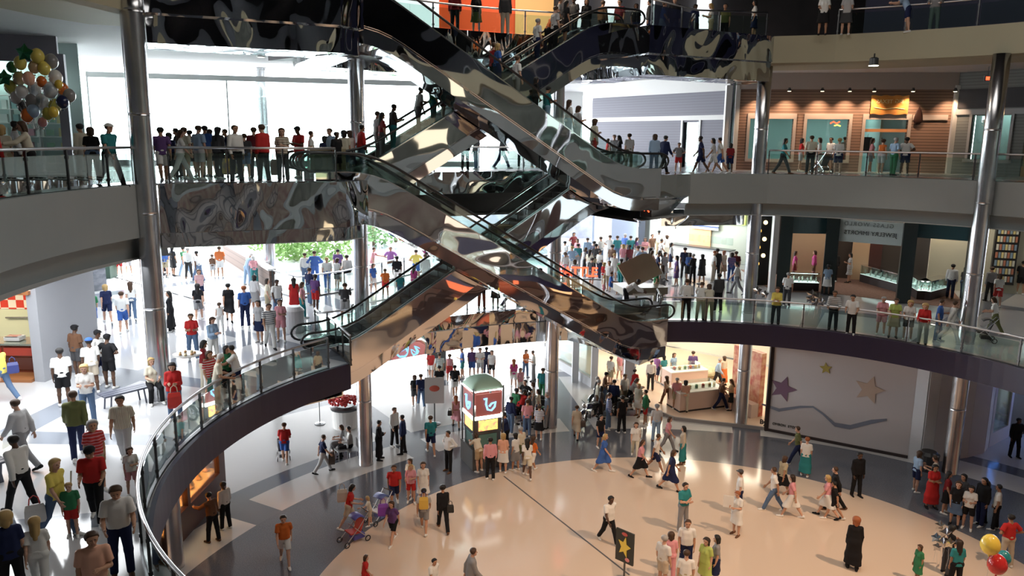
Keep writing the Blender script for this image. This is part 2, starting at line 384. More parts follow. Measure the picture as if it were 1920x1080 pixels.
# walls out of view, added to tint the mirror cladding's reflections, behind the photographer's right shoulder
for nm, z0, z1, m in (('wall_near_lower', 0, 4.7, noisy('warm_brown_wall', (.30, .13, .07), (.16, .07, .04), .35, .5)), ('wall_near_middle', LV[2], 9.8, noisy('beige_unseen_wall', (.40, .34, .27), (.22, .12, .10), .25, .5)), ('wall_near_upper', LV[3], 16.6, noisy('grey_green_unseen_wall', (.34, .35, .30), (.20, .21, .18), .25, .6))):
    g = MB(); A_ = arc(OX, OY, 27, -100, 18, 24)
    for a, b in zip(A_[:-1], A_[1:]): g.wall(a, b, z0, z1, .2)
    struct(nm, g, m)
for k, (a, z, c) in enumerate(((-60, 1, (1, .45, .15)), (-42, 1, (1, .6, .3)), (-25, 1, (1, .2, .08)), (-8, 1, (1, .55, .25)), (8, 1, (1, .75, .5)), (-50, 6.4, (1, .75, .45)), (-28, 6.4, (1, .8, .6)), (-5, 6.4, (.8, .95, 1)), (-35, 12.7, (1, .85, .6)), (-10, 12.7, (.7, .9, .8)))):
    g = MB(); p_, q_ = pol(OX, OY, 26.8, a-3.2), pol(OX, OY, 26.8, a+3.2); g.wall(p_, q_, z, z+2.2, .1); struct('window_%d' % (20+k), g, emis('reflected_glow_%d' % k, c, 1.6))  # glowing panes out of view, added for warm reflections in the cladding
# dark upper storey walls behind L4
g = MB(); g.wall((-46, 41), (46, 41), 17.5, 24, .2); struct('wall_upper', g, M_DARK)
# ================================================================ escalators
def esc_path(s0, s1, za, zb, ext0, ext1, off=0.0):
    """(s, z) nodes of the step line with eased bends"""
    k = (zb-za)/(s1-s0); r = .9
    pts = [(s0-ext0, za)]
    for t in (0, .25, .5, .75, 1):
        a = (s0-r, za); b = (s0, za); c = (s0+r, za+k*r)
        pts.append(tuple((1-t)**2*a[i]+2*t*(1-t)*b[i]+t*t*c[i] for i in (0, 1)))
    for t in (0, .25, .5, .75, 1):
        a = (s1-r, zb-k*r); b = (s1, zb); c = (s1+r, zb)
        pts.append(tuple((1-t)**2*a[i]+2*t*(1-t)*b[i]+t*t*c[i] for i in (0, 1)))
    pts.append((s1+ext1, zb)); return pts
M_STEP = striped('escalator_step', (0.035, 0.035, 0.04), (0.16, 0.16, 0.17), 26, 'Y', 0.35, duty=.5)
M_SKIRT = mat('satin_skirt', (.55, .55, .56), .25, 1.0)
M_BGL = glass('escalator_glass', (.80, .86, .84), .05)
def escalator(label, y0, s0, s1, za, zb, ext0=1.9, ext1=1.9, W=1.7, depth=1.35):
    """local x runs along the flight, local y across it, origin on the near side line"""
    t = thing('escalator', label, 'escalator', (-5.4, y0, 0), math.radians(29), 'mirrored escalators crossing the atrium')
    P = esc_path(s0, s1, za, zb, ext0, ext1)
    def sweep(prof, closed=True):
        a = MB(); n = len(prof); vs = []
        for s, z in P: vs += [(s, y, z+h) for y, h in prof]
        fs = []
        for i in range(len(P)-1):
            for j in range(n if closed else n-1):
                fs.append((i*n+j, i*n+(j+1) % n, (i+1)*n+(j+1) % n, (i+1)*n+j))
        if closed: fs += [tuple(range(n)), tuple(range((len(P)-1)*n, len(P)*n))[::-1]]
        return a.add(vs, fs)
    sweep([(0, .3), (0, -.8), (.03, -.82), (.03, -.86), (.05, -.88), (.07, -depth), (W-.07, -depth), (W-.05, -.88), (W-.03, -.86), (W-.03, -.82), (W, -.8), (W, .3), (W-.22, .3), (W-.22, -.25), (.22, -.25), (.22, .3)]).obj('truss_cladding', M_MIR, t)
    for y in (0.0, W-.22):
        sweep([(y-.01, .30), (y-.01, .335), (y+.05, .34), (y+.05, .30)]).obj('chrome_edge', M_CHROME, t)
        sweep([(y+.17, .30), (y+.17, .335), (y+.22, .34), (y+.22, .30)]).obj('chrome_edge', M_CHROME, t)
    # steps
    a = MB(); s = s0-.2; k = (zb-za)/(s1-s0); step = .4
    a.box((s0-ext0/2-.1, W/2, za-.03), (ext0-.2, W-.5, .06)); a.box((s1+ext1/2+.1, W/2, zb-.03), (ext1-.2, W-.5, .06))
    while s < s1+.2:
        z = za+k*max(0, min(s1-s0, s-s0+.2)); a.box((s+step/2, W/2, z-.12), (step, W-.5, .24)); s += step
    a.obj('steps', M_STEP, t)
    # glass balustrades and handrails
    for y in (.11, W-.11):
        sweep([(y-.006, .31), (y-.006, .86), (y+.006, .86), (y+.006, .31)]).obj('balustrade_panel', M_BGL, t)
        h = .92; r = .30; R = [(p[0], y, p[1]+h) for p in P]
        e0 = [(P[0][0]-math.sin(q)*r*1.4, y, za+h-r+math.cos(q)*r) for q in [PI*i/8 for i in range(8, 0, -1)]]
        e1 = [(P[-1][0]+math.sin(q)*r*1.4, y, zb+h-r+math.cos(q)*r) for q in [PI*i/8 for i in range(1, 9)]]
        MB().tube(e0+R+e1, .045, 8).obj('handrail', M_BLACK, t, smooth=True)
        for ss, zz in ((P[0][0], za), (P[-1][0], zb)):
            o = MB().lathe([(.27, -.006), (.27, .006)], (0, 0, 0), 20).obj('end_panel', M_BGL, t)
            o.rotation_euler.x = PI/2; o.location = (ss, y, zz+h-r)
    return t
ESC_A = escalator('lower front escalator falling from the upper landing to the middle storey', 25.3, .91, 11.83, LV[3], LV[2])
ESC_C = escalator('highest front escalator, riders coming down to the siding-clad shops', 25.3, 1.2, 11.1, LV[4], LV[3])
ESC_B = escalator('rear escalator rising from the middle storey behind the lower front one', 27.3, -.57, 10.33, LV[2], LV[3], ext0=1.2)
ESC_D = escalator('rear escalator rising from the upper landing against the bright windows', 27.3, .1, 10.0, LV[3], LV[4])

# ================================================================ railings
def railing(pts, z, label, spacing=1.55, h=1.07, group='glass railings round the atrium', loop=False, posts=True, rail=None):
    """glass balustrade along points (xy) on floor z"""
    o0 = Vector((pts[0][0], pts[0][1], z)); t = thing('railing', label, 'railing', o0, 0, group)
    P = [Vector((p[0], p[1], z))-o0 for p in pts]
    H = Vector((0, 0, h))
    MB().tube([p+H for p in P], .038, 8).obj('handrail', rail or M_ALU, t, smooth=True)
    g = MB()
    for a, b in zip(P[:-1], P[1:]): g.bar(a+Vector((0, 0, .03)), b+Vector((0, 0, .03)), .09, .06)
    g.obj('bottom_rail', M_STEEL, t)
    # resample for posts
    d = 0; L = [0]
    for a, b in zip(P[:-1], P[1:]): L.append(L[-1]+(b-a).length)
    n = max(1, round(L[-1]/spacing)); ss = [L[-1]*i/n for i in range(n+1)]
    def ev(s):
        for i in range(len(P)-1):
            if s <= L[i+1]+1e-6:
                f = (s-L[i])/max(1e-6, L[i+1]-L[i]); return P[i].lerp(P[i+1], f), (P[i+1]-P[i]).normalized()
        return P[-1], (P[-1]-P[-2]).normalized()
    for i, s in enumerate(ss):
        p, d = ev(s); g = MB(); a = math.atan2(d.y, d.x)
        g.box(p+Vector((0, 0, h/2)), (.045, .06, h-.04), a)
        for zz in (.22, .85): g.box(p+Vector((0, 0, zz)), (.07, .085, .07), a)
        g.obj('post', M_STEEL, t)
        if i < len(ss)-1:
            q, _ = ev(ss[i+1]); g = MB(); m = (s+ss[i+1])/2
            c, _ = ev(m); g.bar(p.lerp(c, .06)+Vector((0, 0, .52)), c+Vector((0, 0, .52)), .012, .78); g.bar(c+Vector((0, 0, .52)), q.lerp(c, .06)+Vector((0, 0, .52)), .012, .78)
            g.obj('glass_panel', M_GLASS, t)
    return t
def inset(E, d):
    out = []
    for i, p in enumerate(E):
        q0 = Vector(E[max(i-1, 0)]); q1 = Vector(E[min(i+1, len(E)-1)]); t = (q1-q0).normalized(); out.append((p[0]+t.y*d, p[1]-t.x*d))
    return out
railing(inset(E2L, .1)[2:48], LV[2], 'curved glass railing sweeping past the people on the sunlit middle floor')
railing(inset(E2R, .1)[20:], LV[2], 'curved glass railing over the purple band in front of the jewelry shop', 2.0)
railing(inset([pol(OX, OY, 17.0, a) for a in range(166, 206, 2)], .1), LV[3], 'upper glass railing under the bunch of balloons')
railing([(-10.05, 22.85), (-5.6, 24.75)], LV[3], 'straight glass railing over the mirrored landing in front of the crowd', 1.6)
railing(inset(E3R, .1)[10:], LV[3], 'curved glass railing below the brown board-clad shop', 2.0)
railing(inset(arc(OX, OY, 16.6, -48, 64, 52), .1)[12:], LV[4], 'top railing in front of the dark blue wall', 2.4)
railing(inset(arc(OX, OY, 17.0, 102, 137, 9), .12), LV[3], 'upper railing seen between the crossing escalators', 2.0)
railing(inset(arc(OX, OY, 17.2, 99, 136, 9), .12), LV[2], 'middle railing behind the lowest escalator crossing', 2.0)
railing(inset(arc(OX, OY, 17.0, 102, 137, 9), .12), LV[4], 'highest railing in front of the orange and yellow panels', 2.0)
railing([(5.3, 31.6), (7.6, 34.0), (10.7, 34.5)], LV[4], 'top railing on the mirrored bridge among the dark crowd', 2.0)
railing([(-10.05, 22.85), (-5.6, 24.75)], LV[4], 'top railing over the mirrored bridge by the tall column', 1.6)
# ================================================================ far side: upper storey (L3)
def P2(px, py, lv): v = at(px, py, lv); return (v.x, v.y)
def lerp2(p, q, f): return (p[0]+(q[0]-p[0])*f, p[1]+(q[1]-p[1])*f)
def offs(p, q, d, n=0.0):
    """point at distance d along p->q, pushed n to the left of the direction"""
    L = math.hypot(q[0]-p[0], q[1]-p[1]); ux, uy = (q[0]-p[0])/L, (q[1]-p[1])/L
    return (p[0]+ux*d-uy*n, p[1]+uy*d+ux*n)
def wlen(p, q): return math.hypot(q[0]-p[0], q[1]-p[1])
def panelled(mb, p, q, z0, z1, t, openings):
    """wall from p to q with rectangular openings (d0, d1, za, zb)"""
    L = wlen(p, q); cuts = sorted(openings); d = 0
    for a, b, za, zb in cuts:
        if a > d: mb.wall(offs(p, q, d), offs(p, q, a), z0, z1, t)
        if za > z0: mb.wall(offs(p, q, a), offs(p, q, b), z0, za, t)
        if zb < z1: mb.wall(offs(p, q, a), offs(p, q, b), zb, z1, t)
        d = b
    if d < L: mb.wall(offs(p, q, d), q, z0, z1, t)
Z3, Z4c = LV[3], 16.6
M_SIDB = striped('brown_siding', (0.30, 0.19, 0.14), (0.10, 0.06, 0.045), 7.0, 'Z', .6, duty=.8)
M_SIDG = striped('blue_grey_siding', (0.15, 0.15, 0.19), (0.11, 0.11, 0.145), 7.0, 'Z', .6, duty=.8)
M_TRIMP = mat('pinkish_trim', (.55, .47, .42), .6)
# white ceiling slab over the corridor between the siding shops, and its floor
g = MB(); g.add([(-2, 41, Z3), (46, 41, Z3), (46, 62, Z3), (-2, 62, Z3)], [(0, 1, 2, 3)]); struct('floor', g, MF3)
g = MB(); g.add([(-2, 41, Z4c), (46, 41, Z4c), (46, 62, Z4c), (-2, 62, Z4c)], [(3, 2, 1, 0)]); struct('ceiling', g, M_CEIL)
# glass wall of the upper storey, left
W0, W1 = (-19.5, 33.5), (0.5, 41.0)
def glazed(name, p, q, z0, z1, n, zt, frame=M_WHITE, t=.12, sill=.25):
    g = MB()
    for i in range(n+1): a = lerp2(p, q, i/n); g.box((a[0], a[1], (z0+z1)/2), (t, t, z1-z0), math.atan2(q[1]-p[1], q[0]-p[0]))
    g.wall(p, q, z1-.25, z1, t); g.wall(p, q, z0, z0+sill, t)
    for z in zt: g.wall(p, q, z-.04, z+.04, t)
    struct(name, g, frame)
    g = MB(); g.wall(p, q, z0+sill, z1-.25, .012); o = struct(name, g, M_SGLASS)
glazed('window_1', (-19.5, 36.5), (-2, 40.9), Z3, 16.0, 3, [], t=.07)
# dark ceiling wedge beside the second column
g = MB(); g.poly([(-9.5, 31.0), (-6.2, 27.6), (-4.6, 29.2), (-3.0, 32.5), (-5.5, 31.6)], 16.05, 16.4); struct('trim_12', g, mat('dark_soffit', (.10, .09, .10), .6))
# recessed downlights in the white ceilings
def downlight(x, y, z, label):
    t = thing('ceiling_downlight', label, 'ceiling light', (x, y, z-.03), 0, 'recessed lights in the upper walkway ceiling')
    MB().lathe([(.18, -.02), (.18, .03)], n=16).obj('trim_ring', M_WHITE, t)
    MB().lathe([(.14, -.025), (.14, -.021)], n=16).obj('lens', emis('downlight_lens', (1, .95, .85), 3.5), t)
for px, py in ((525, 93), (508, 102), (490, 115), (1190, 142), (1340, 150), (1130, 150), (1410, 152), (600, 132)):
    p = at(px, py, 16.38); downlight(p.x, p.y, 16.38 if math.hypot(p.x-OX, p.y-OY) < 19 else 16.6, 'small round light set into the pale ceiling of the upper walkway')
# corridor wall of blue-grey boards
A, B = (5.0, 50.0), (11.1, 40.7)
LB = wlen(A, B)
g = MB(); panelled(g, A, B, Z3, Z4c, .25, [(LB-3.2, LB-2.0, Z3, 14.2)]); struct('wall_siding_grey', g, M_SIDG)
g = MB(); g.wall(offs(A, B, 0, -.14), offs(A, B, LB, -.14), 15.75, 16.6, .06); g.wall(offs(A, B, 0, -.14), offs(A, B, LB, -.14), 14.3, 14.55, .06)
for d in (0.1, LB-3.25, LB-1.95, LB-.15): 
    a = offs(A, B, d, -.14); g.box((a[0], a[1], (Z3+14.3)/2), (.14, .08, 14.3-Z3), math.atan2(B[1]-A[1], B[0]-A[0]))
a = offs(A, B, LB-.1, -.14); g.box((a[0], a[1], (Z3+16)/2), (.3, .3, 16-Z3), 0)
struct('trim_13', g, M_WHITE)
g = MB(); g.wall(offs(A, B, LB-3.2), offs(A, B, LB-2.0), Z3, 14.2, .03); struct('window_2', g, M_SGLASS)
g = MB(); g.wall((-2, 58), (5.0, 58), Z3, Z4c, .2); struct('wall_corridor', g, M_WHITE)
g = MB(); g.wall(offs(A, B, 0, 2), offs(A, B, LB-1, 2.5), Z3, Z4c, .1); struct('wall_shop_back', g, mat('mint_wall', (.45, .62, .58), .6))
# brown board-clad shop
A, B = (11.3, 40.6), (21.5, 38.9); LB = wlen(A, B)
def dpx(px, lv=3, A=None, B=None):
    """distance along wall A->B at which the sight line of pixel column px crosses it"""
    d = _F+_R2*(px-960)/FPX; r = (d[0], d[1]); ex, ey = B[0]-A[0], B[1]-A[1]; L = math.hypot(ex, ey)
    t = (A[0]*r[1]-A[1]*r[0])/(ey*r[0]-ex*r[1]); return t*L
D = lambda px: dpx(px, 3, A, B)
wins = [(D(1385), D(1462)), (D(1487), D(1562))]; door = (D(1592), D(1668))
g = MB(); panelled(g, A, B, Z3, Z4c, .25, [(a, b, 12.35, 14.35) for a, b in wins]+[(door[0], door[1], Z3, 14.35)]); struct('wall_siding_brown', g, M_SIDB)
g = MB()
g.wall(offs(A, B, 0, -.16), offs(A, B, LB, -.16), 15.8, 16.6, .08)
for a, b in wins+[door]:
    g.wall(offs(A, B, a-.15, -.16), offs(A, B, b+.15, -.16), 14.35, 14.62, .07)
    for d in (a-.08, b+.08):
        q = offs(A, B, d, -.16); z0 = Z3 if (a, b) == door else 12.2; g.box((q[0], q[1], (z0+14.4)/2), (.14, .07, 14.4-z0), math.atan2(B[1]-A[1], B[0]-A[0]))
    if (a, b) != door: g.wall(offs(A, B, a-.15, -.16), offs(A, B, b+.15, -.16), 12.2, 12.35, .1)
g.wall(offs(A, B, door[1]+.2, -.16), offs(A, B, LB-.3, -.16), 14.35, 14.6, .06)
struct('trim_14', g, M_TRIMP)
g = MB(); g.wall(offs(A, B, door[0], 0), offs(A, B, door[1], 0), 13.75, 13.9, .2); struct('trim_15', g, mat('orange_trim', (.6, .28, .12), .5))
g = MB(); q = offs(A, B, LB, -.1); g.box((q[0], q[1], (Z3+16)/2), (.3, .3, 16-Z3), 0); q = offs(A, B, 0.05, -.1); g.box((q[0], q[1], (Z3+16)/2), (.22, .22, 16-Z3), 0); struct('trim_16', g, M_WHITE)
for k, (a, b) in enumerate(wins):
    g = MB(); g.wall(offs(A, B, a), offs(A, B, b), 12.35, 14.35, .02); struct('window_%d' % (3+k), g, M_SGLASS)
g = MB(); g.wall(offs(A, B, door[0]), offs(A, B, door[1]), 13.95, 14.35, .02); struct('window_5', g, M_SGLASS)
g = MB(); g.wall(offs(A, B, .2, 4.2), offs(A, B, LB-.3, 4.2), Z3, 15.2, .1); g.wall(offs(A, B, .2, .2), offs(A, B, .2, 4.2), Z3, 15.2, .1); g.wall(offs(A, B, LB-3.2, .2), offs(A, B, LB-3.2, 4.2), Z3, 15.2, .1); struct('wall_shop_inner', g, mat('teal_wall', (.35, .50, .48), .6))
g = MB(); g.poly([offs(A, B, .2, .2), offs(A, B, LB-.3, .2), offs(A, B, LB-.3, 4.2), offs(A, B, .2, 4.2)], 15.0, 15.1); struct('ceiling', g, M_WHITE)
for f in (.15, .45, .62):
    q = offs(A, B, LB*f, 1.9); lamp('AREA', 'shop_ceiling_light', (q[0], q[1], 14.9), 38, (.8, 1, .95), 1.6)
# spots along the brown boards
for px in (1395, 1447, 1505, 1553, 1596, 1664, 1738):
    q = offs(A, B, D(px), -.75); t = thing('wall_spotlight', 'small warm spotlight washing the brown boards of the upper shop', 'light', (q[0], q[1], 15.72), 0, 'spotlights over the brown shopfront')
    MB().lathe([(.05, .12), (.09, .02), (.1, -.05)], n=12).obj('housing', M_STEEL, t)
    MB().lathe([(.08, -.055), (.08, -.06)], n=12).obj('bulb', emis('spot_bulb', (1, .8, .5), 14), t)
    lamp('SPOT', 'wall_spotlight_lamp', (q[0], q[1], 15.6), 240, (1, .66, .42), .04, target=offs(A, B, D(px), -.05)+(13.2,), spot=1.7, blend=.9)
# orange signboard with carved lettering, read from behind
sA, sB = D(1597), D(1664)
t = thing('shop_sign', 'orange wooden signboard with pale carved lettering above the upper shop door', 'sign')
q = offs(A, B, (sA+sB)/2, -.26); t.location = (q[0], q[1], 15.05); t.rotation_euler.z = math.atan2(B[1]-A[1], B[0]-A[0])
g = MB(); n = 12; W_ = (sB-sA)
pts = [(-W_/2+W_*i/n, .45+.03*math.sin(i*1.7)) for i in range(n+1)]+[(W_/2-W_*i/n, -.45+.03*math.sin(i*1.3)) for i in range(n+1)]
k = len(pts); g.add([(x, -.03, z) for x, z in pts]+[(x, .03, z) for x, z in pts], [tuple(range(k)), tuple(range(k, 2*k))[::-1]]+[(i, k+i, k+(i+1) % k, (i+1) % k) for i in range(k)])
g.obj('board', noisy('orange_wood', (.80, .36, .09), (.65, .26, .06), 2.5, .5, stretch=(1, 1, 5)), t)
def letters(s, size, parent, x, y, z, m, flip=False, name='lettering', space=1.0, bold=0.0):
    o = text_mesh(s, size, name, m, .012, space=space, bold=bold); o.parent = parent
    o.rotation_euler = (PI/2, 0, 0); o.location = (x, y, z)
    if flip: o.scale = (-1, 1, 1)
    return o
M_CARVE = mat('carved_letters', (.95, .8, .4), .5)
letters('BIG', .26, t, .42, -.045, .18, M_CARVE, True); letters('TEXAS', .26, t, -.25, -.045, .16, M_CARVE, True)
g = MB(); g.tube([(-.7, -.04, -.12), (-.2, -.04, -.2), (.3, -.04, -.14), (.7, -.04, -.2)], .02, 6); g.obj('flourish', M_CARVE, t)
# small neon in the window
q = offs(A, B, D(1541), -.0); t = thing('neon_sign', 'small red and yellow neon sign in the upper shop window', 'sign', (q[0], q[1]+.12, 14.1), math.atan2(B[1]-A[1], B[0]-A[0]))
g = MB(); g.tube([(-.25, 0, .05), (-.1, 0, .14), (.05, 0, .05), (.2, 0, .14)], .035, 6); g.obj('red_tube', emis('neon_red', (1, .08, .03), 5), t)
g = MB(); g.tube([(-.05, 0, -.06), (.1, 0, -.02), (.25, 0, -.08)], .03, 6); g.obj('yellow_tube', emis('neon_yellow', (1, .8, .1), 4), t)
# drop shaped plaque
q = offs(A, B, D(1685), -.2); g = MB(); g.lathe([(.02, .42), (.12, .25), (.2, .0), (.24, -.25), (.12, -.4), (.02, -.42)], n=16)
o = g.obj('wall_plaque', mat('plaque_brown', (.05, .02, .015), .5), smooth=True); o.location = (q[0], q[1], 14.55); o.scale = (1, .3, 1); tag(o, 'dark drop-shaped plaque hung on the boards beside the upper shop door', 'plaque')
# black jacket hanging in the door glass
q = offs(A, B, D(1605), .5); t = thing('hanging_jacket', 'black jacket hanging inside the open door of the brown shop', 'jacket', (q[0], q[1], 13.2))
g = MB(); g.poly([(-.3, -.06), (.3, -.06), (.3, .06), (-.3, .06)], -.5, .15); g.poly([(-.2, -.05), (.2, -.05), (.2, .05), (-.2, .05)], .15, .3); g.obj('cloth', M_BLACK, t)
g = MB(); g.tube([(0, 0, .3), (0, 0, .42), (.05, 0, .46)], .012, 6); g.obj('hook', M_CHROME, t)
# angled wall with the small sweets window
A2, B2 = B, (23.4, 36.2); L2_ = wlen(A2, B2)
g = MB(); panelled(g, A2, B2, Z3, Z4c, .2, [(L2_*.30, L2_*.80, 12.5, 14.55)]); struct('wall_angled', g, striped('green_grey_siding', (.2, .21, .2), (.13, .14, .13), 7, 'Z', .6, duty=.8))
g = MB()
for d in (.27, .83): q = offs(A2, B2, L2_*d, -.13); g.box((q[0], q[1], 13.5), (.12, .08, 2.3), math.atan2(B2[1]-A2[1], B2[0]-A2[0]))
g.wall(offs(A2, B2, L2_*.22, -.13), offs(A2, B2, L2_*.88, -.13), 12.35, 12.5, .08); g.wall(offs(A2, B2, 0, -.13), offs(A2, B2, L2_, -.13), 14.6, 14.85, .08)
struct('trim_17', g, mat('grey_trim', (.42, .42, .42), .5))
g = MB(); g.wall(offs(A2, B2, 0, -.12), offs(A2, B2, L2_, -.12), 14.9, 15.8, .04); struct('trim_18', g, M_DARK)
g = MB(); g.wall(offs(A2, B2, L2_*.3), offs(A2, B2, L2_*.8), 12.5, 14.55, .02); struct('window_6', g, M_SGLASS)
g = MB(); g.wall(offs(A2, B2, L2_*.05, 2), offs(A2, B2, L2_*1.1, 2), Z3, 15.5, .1); struct('wall_shop_inner', g, mat('teal_wall', (.35, .50, .48), .6))
q = offs(A2, B2, L2_*.5, 1.0); lamp('AREA', 'shop_ceiling_light', (q[0], q[1], 15.3), 40, (.8, 1, .95), 1)
q = offs(A2, B2, L2_*.55, -.02); t = thing('window_lettering', 'pale letters SMI painted across the small upper shop window', 'lettering', (q[0], q[1], 14.2), math.atan2(B2[1]-A2[1], B2[0]-A2[0]))
letters('SMIY', .42, t, 0, -.04, 0, mat('pale_letters', (.85, .95, .9), .5))
# golden shop at the far right
A3, B3 = (23.4, 36.2), (27.5, 33.5)
g = MB(); g.wall(offs(A3, B3, 0, .9), offs(A3, B3, 5, .9), Z3, Z4c, .1); struct('wall_gold', g, noisy('gold_curtain', (.62, .33, .12), (.5, .25, .08), 1.2, .6, stretch=(6, 6, .3)))
g = MB(); g.wall(A3, offs(A3, B3, 5), Z3, Z3+.45, .3); g.wall(A3, offs(A3, B3, 5), 15.3, Z4c, .1); struct('trim_19', g, mat('gold_trim', (.45, .25, .1), .5))
g = MB(); g.wall(A3, offs(A3, B3, 5), Z3+.45, 15.3, .02); struct('window_7', g, M_SGLASS)
q = offs(A3, B3, 1.6, .45); lamp('POINT', 'display_lamp', (q[0], q[1], 15.0), 60, (1, .6, .28), .1)
rg = random.Random(4)
for i in range(14):
    q = offs(A3, B3, .3+rg.random()*2.8, .25+rg.random()*.4); g = MB(); r = .10+rg.random()*.1
    o = g.ball((0, 0, 0), r, 10, 6, (1.3, 1, .8)).obj('display_ornament', mat('gold_leaf', (.8, .5, .2), .3, .6), smooth=True); o.location = (q[0], q[1], Z3+.45+r*.8+(i//6)*.22)
    tag(o, 'golden ornament heaped in the glowing shop window at the far end', 'ornament', 'ornaments in the golden shop window')
q = offs(A3, B3, .5, .45); g = MB(); g.lathe([(.25, 0), (.27, .5), (.2, 1.0), (.05, 1.7)], n=12); o = g.obj('decorated_tree', noisy('dark_tree', (.05, .03, .02), (.3, .2, .08), 12, .6), smooth=True); o.location = (q[0], q[1], Z3+.5); tag(o, 'slim dark decorated tree standing in the golden shop window', 'tree')
# hanging floodlight, exit sign, ceiling grille
p = aty(1638, 122, 30.2); t = thing('floodlight', 'lit black floodlight hanging below the beige upper fascia', 'light', (p.x, p.y, p.z))
g = MB(); g.lathe([(.10, .28), (.16, .24), (.17, 0), (.2, -.02)], n=20); g.obj('housing', M_STEEL, t, smooth=False)
g = MB(); g.lathe([(.17, -.02), (.17, -.03)], n=20); g.obj('lens', emis('flood_lens', (1, .95, .8), 20), t)
g = MB(); g.bar((0, 0, .28), (0, 0, 16.5-p.z), .04, .04); g.obj('stem', M_STEEL, t)
lamp('SPOT', 'floodlight_lamp', (p.x, p.y, p.z-.1), 350, (1, .95, .85), .1, target=(p.x-1, p.y-3, 0), spot=1.6)
p = at(1690, 152, 16.55); g = MB(); g.box((p.x, p.y, 16.56), (1.3, .5, .04), -.15); tag(g.obj('ceiling_grille', M_BLACK), 'narrow black grille in the ceiling above the brown shop', 'grille')
p = aty(1852, 147, 33.5); t = thing('exit_sign', 'red lit exit sign hanging beside the tall steel column', 'sign', (p.x, p.y, p.z)); MB().box((0, 0, 0), (.3, .08, .22)).obj('case', M_STEEL, t); MB().box((0, -.045, 0), (.2, .01, .14)).obj('lit_face', emis('exit_red', (1, .06, .02), 5), t)
MB().bar((0, 0, .1), (0, 0, 16.4-p.z), .02, .02).obj('stem', M_STEEL, t)

# ================================================================ balloon side: shop window at the far left of L3
BA, BB = (-21.0, 27.5), (-16.4, 28.9)
g = MB(); g.wall(BA, BB, 15.7, Z4c, .2); g.wall((-30, 25), BA, Z3, Z4c, .2); q = BB; g.box((q[0]+.05, q[1], (Z3+16)/2), (.3, .3, 16-Z3), .3); struct('trim_20', g, mat('grey_violet', (.34, .33, .38), .6))
g = MB(); g.wall(BA, BB, Z3+.1, 15.7, .02); struct('window_8', g, M_SGLASS)
g = MB(); g.wall(offs(BA, BB, -1, 2.2), offs(BA, BB, 5.0, 2.2), Z3, Z4c, .1); struct('wall_gift_shop', g, mat('pale_teal', (.5, .62, .6), .6))
q = offs(BA, BB, 2.4, 1.2); lamp('AREA', 'shop_ceiling_light', (q[0], q[1], 15.9), 90, (.85, 1, .95), 2)
t = thing('display_shelf', 'tall gift shop shelving full of small boxes behind the balloons', 'shelf', offs(BA, BB, 2.3, 1.5)+(Z3,), math.atan2(BB[1]-BA[1], BB[0]-BA[0]))
g = MB()
for k in range(7): g.box((0, 0, .3+k*.5), (4.4, .4, .03))
for k in range(6): g.box((-2.2+k*.88, 0, 1.7), (.03, .4, 3.4))
g.obj('shelves', M_WHITE, t)
for k in range(60):
    c = [(.7, .75, .72), (.25, .4, .4), (.6, .3, .35), (.8, .8, .75), (.3, .5, .35), (.7, .6, .3)][k % 6]
    MB().box((0, 0, 0), (.16+.12*rg.random(), .2, .2+.15*rg.random())).obj('gift_box', mat('gift%d' % (k % 6), c, .5)).location = (0, 0, 0)
    o = bpy.context.scene.objects[-1] if False else COL.objects[-1]
    q = offs(BA, BB, .25+(k % 12)*.37+.1*rg.random(), 1.45); o.location = (q[0], q[1], Z3+.3+(k//12+1)*.5-.33); o.rotation_euler.z = t.rotation_euler.z
    tag(o, 'small gift box standing on the shop shelf behind the balloons', 'box', 'gift boxes on the shop shelves')

# ================================================================ middle storey, left: food counter, walls, terrace
Z2 = LV[2]
fp = P2(75, 716, 2); fl = P2(-40, 728, 2)
g = MB(); g.wall(fp, (-14.55, 26.2), Z2, 9.9, .35); struct('wall_left_grey', g, M_WALLG)
g = MB(); g.wall((-14.9, 26.3), (-18.2, 32.3), Z2, 9.9, .2); struct('wall_left_panel', g, mat('pale_blue_panel', (.62, .68, .78), .45))
g = MB()
rr = random.Random(9)
for k in range(9):
    q = offs((-14.9, 26.3), (-18.2, 32.3), .6+k*.65, -.12); z = 7.9-k*.05+rr.random()*.5
    g.tube([(q[0], q[1], z), (q[0]-.05, q[1]+.12, z-.35), (q[0], q[1]+.02, z-.7)], .025, 5)
tag(g.obj('wall_drawing', mat('grey_ink', (.3, .33, .38), .6)), 'grey brushed figures drawn on the pale blue wall panel', 'drawing')
g = MB(); g.wall((-14.75, 23.7), (-14.45, 26.2), Z2, Z2+.15, .06); struct('baseboard_left', g, M_STEEL)
g = MB(); g.wall((-24, 27.0), (-15.2, 27.0), Z2, 9.9, .1); struct('wall_kitchen', g, mat('kitchen_tile', (.62, .68, .52), .35))
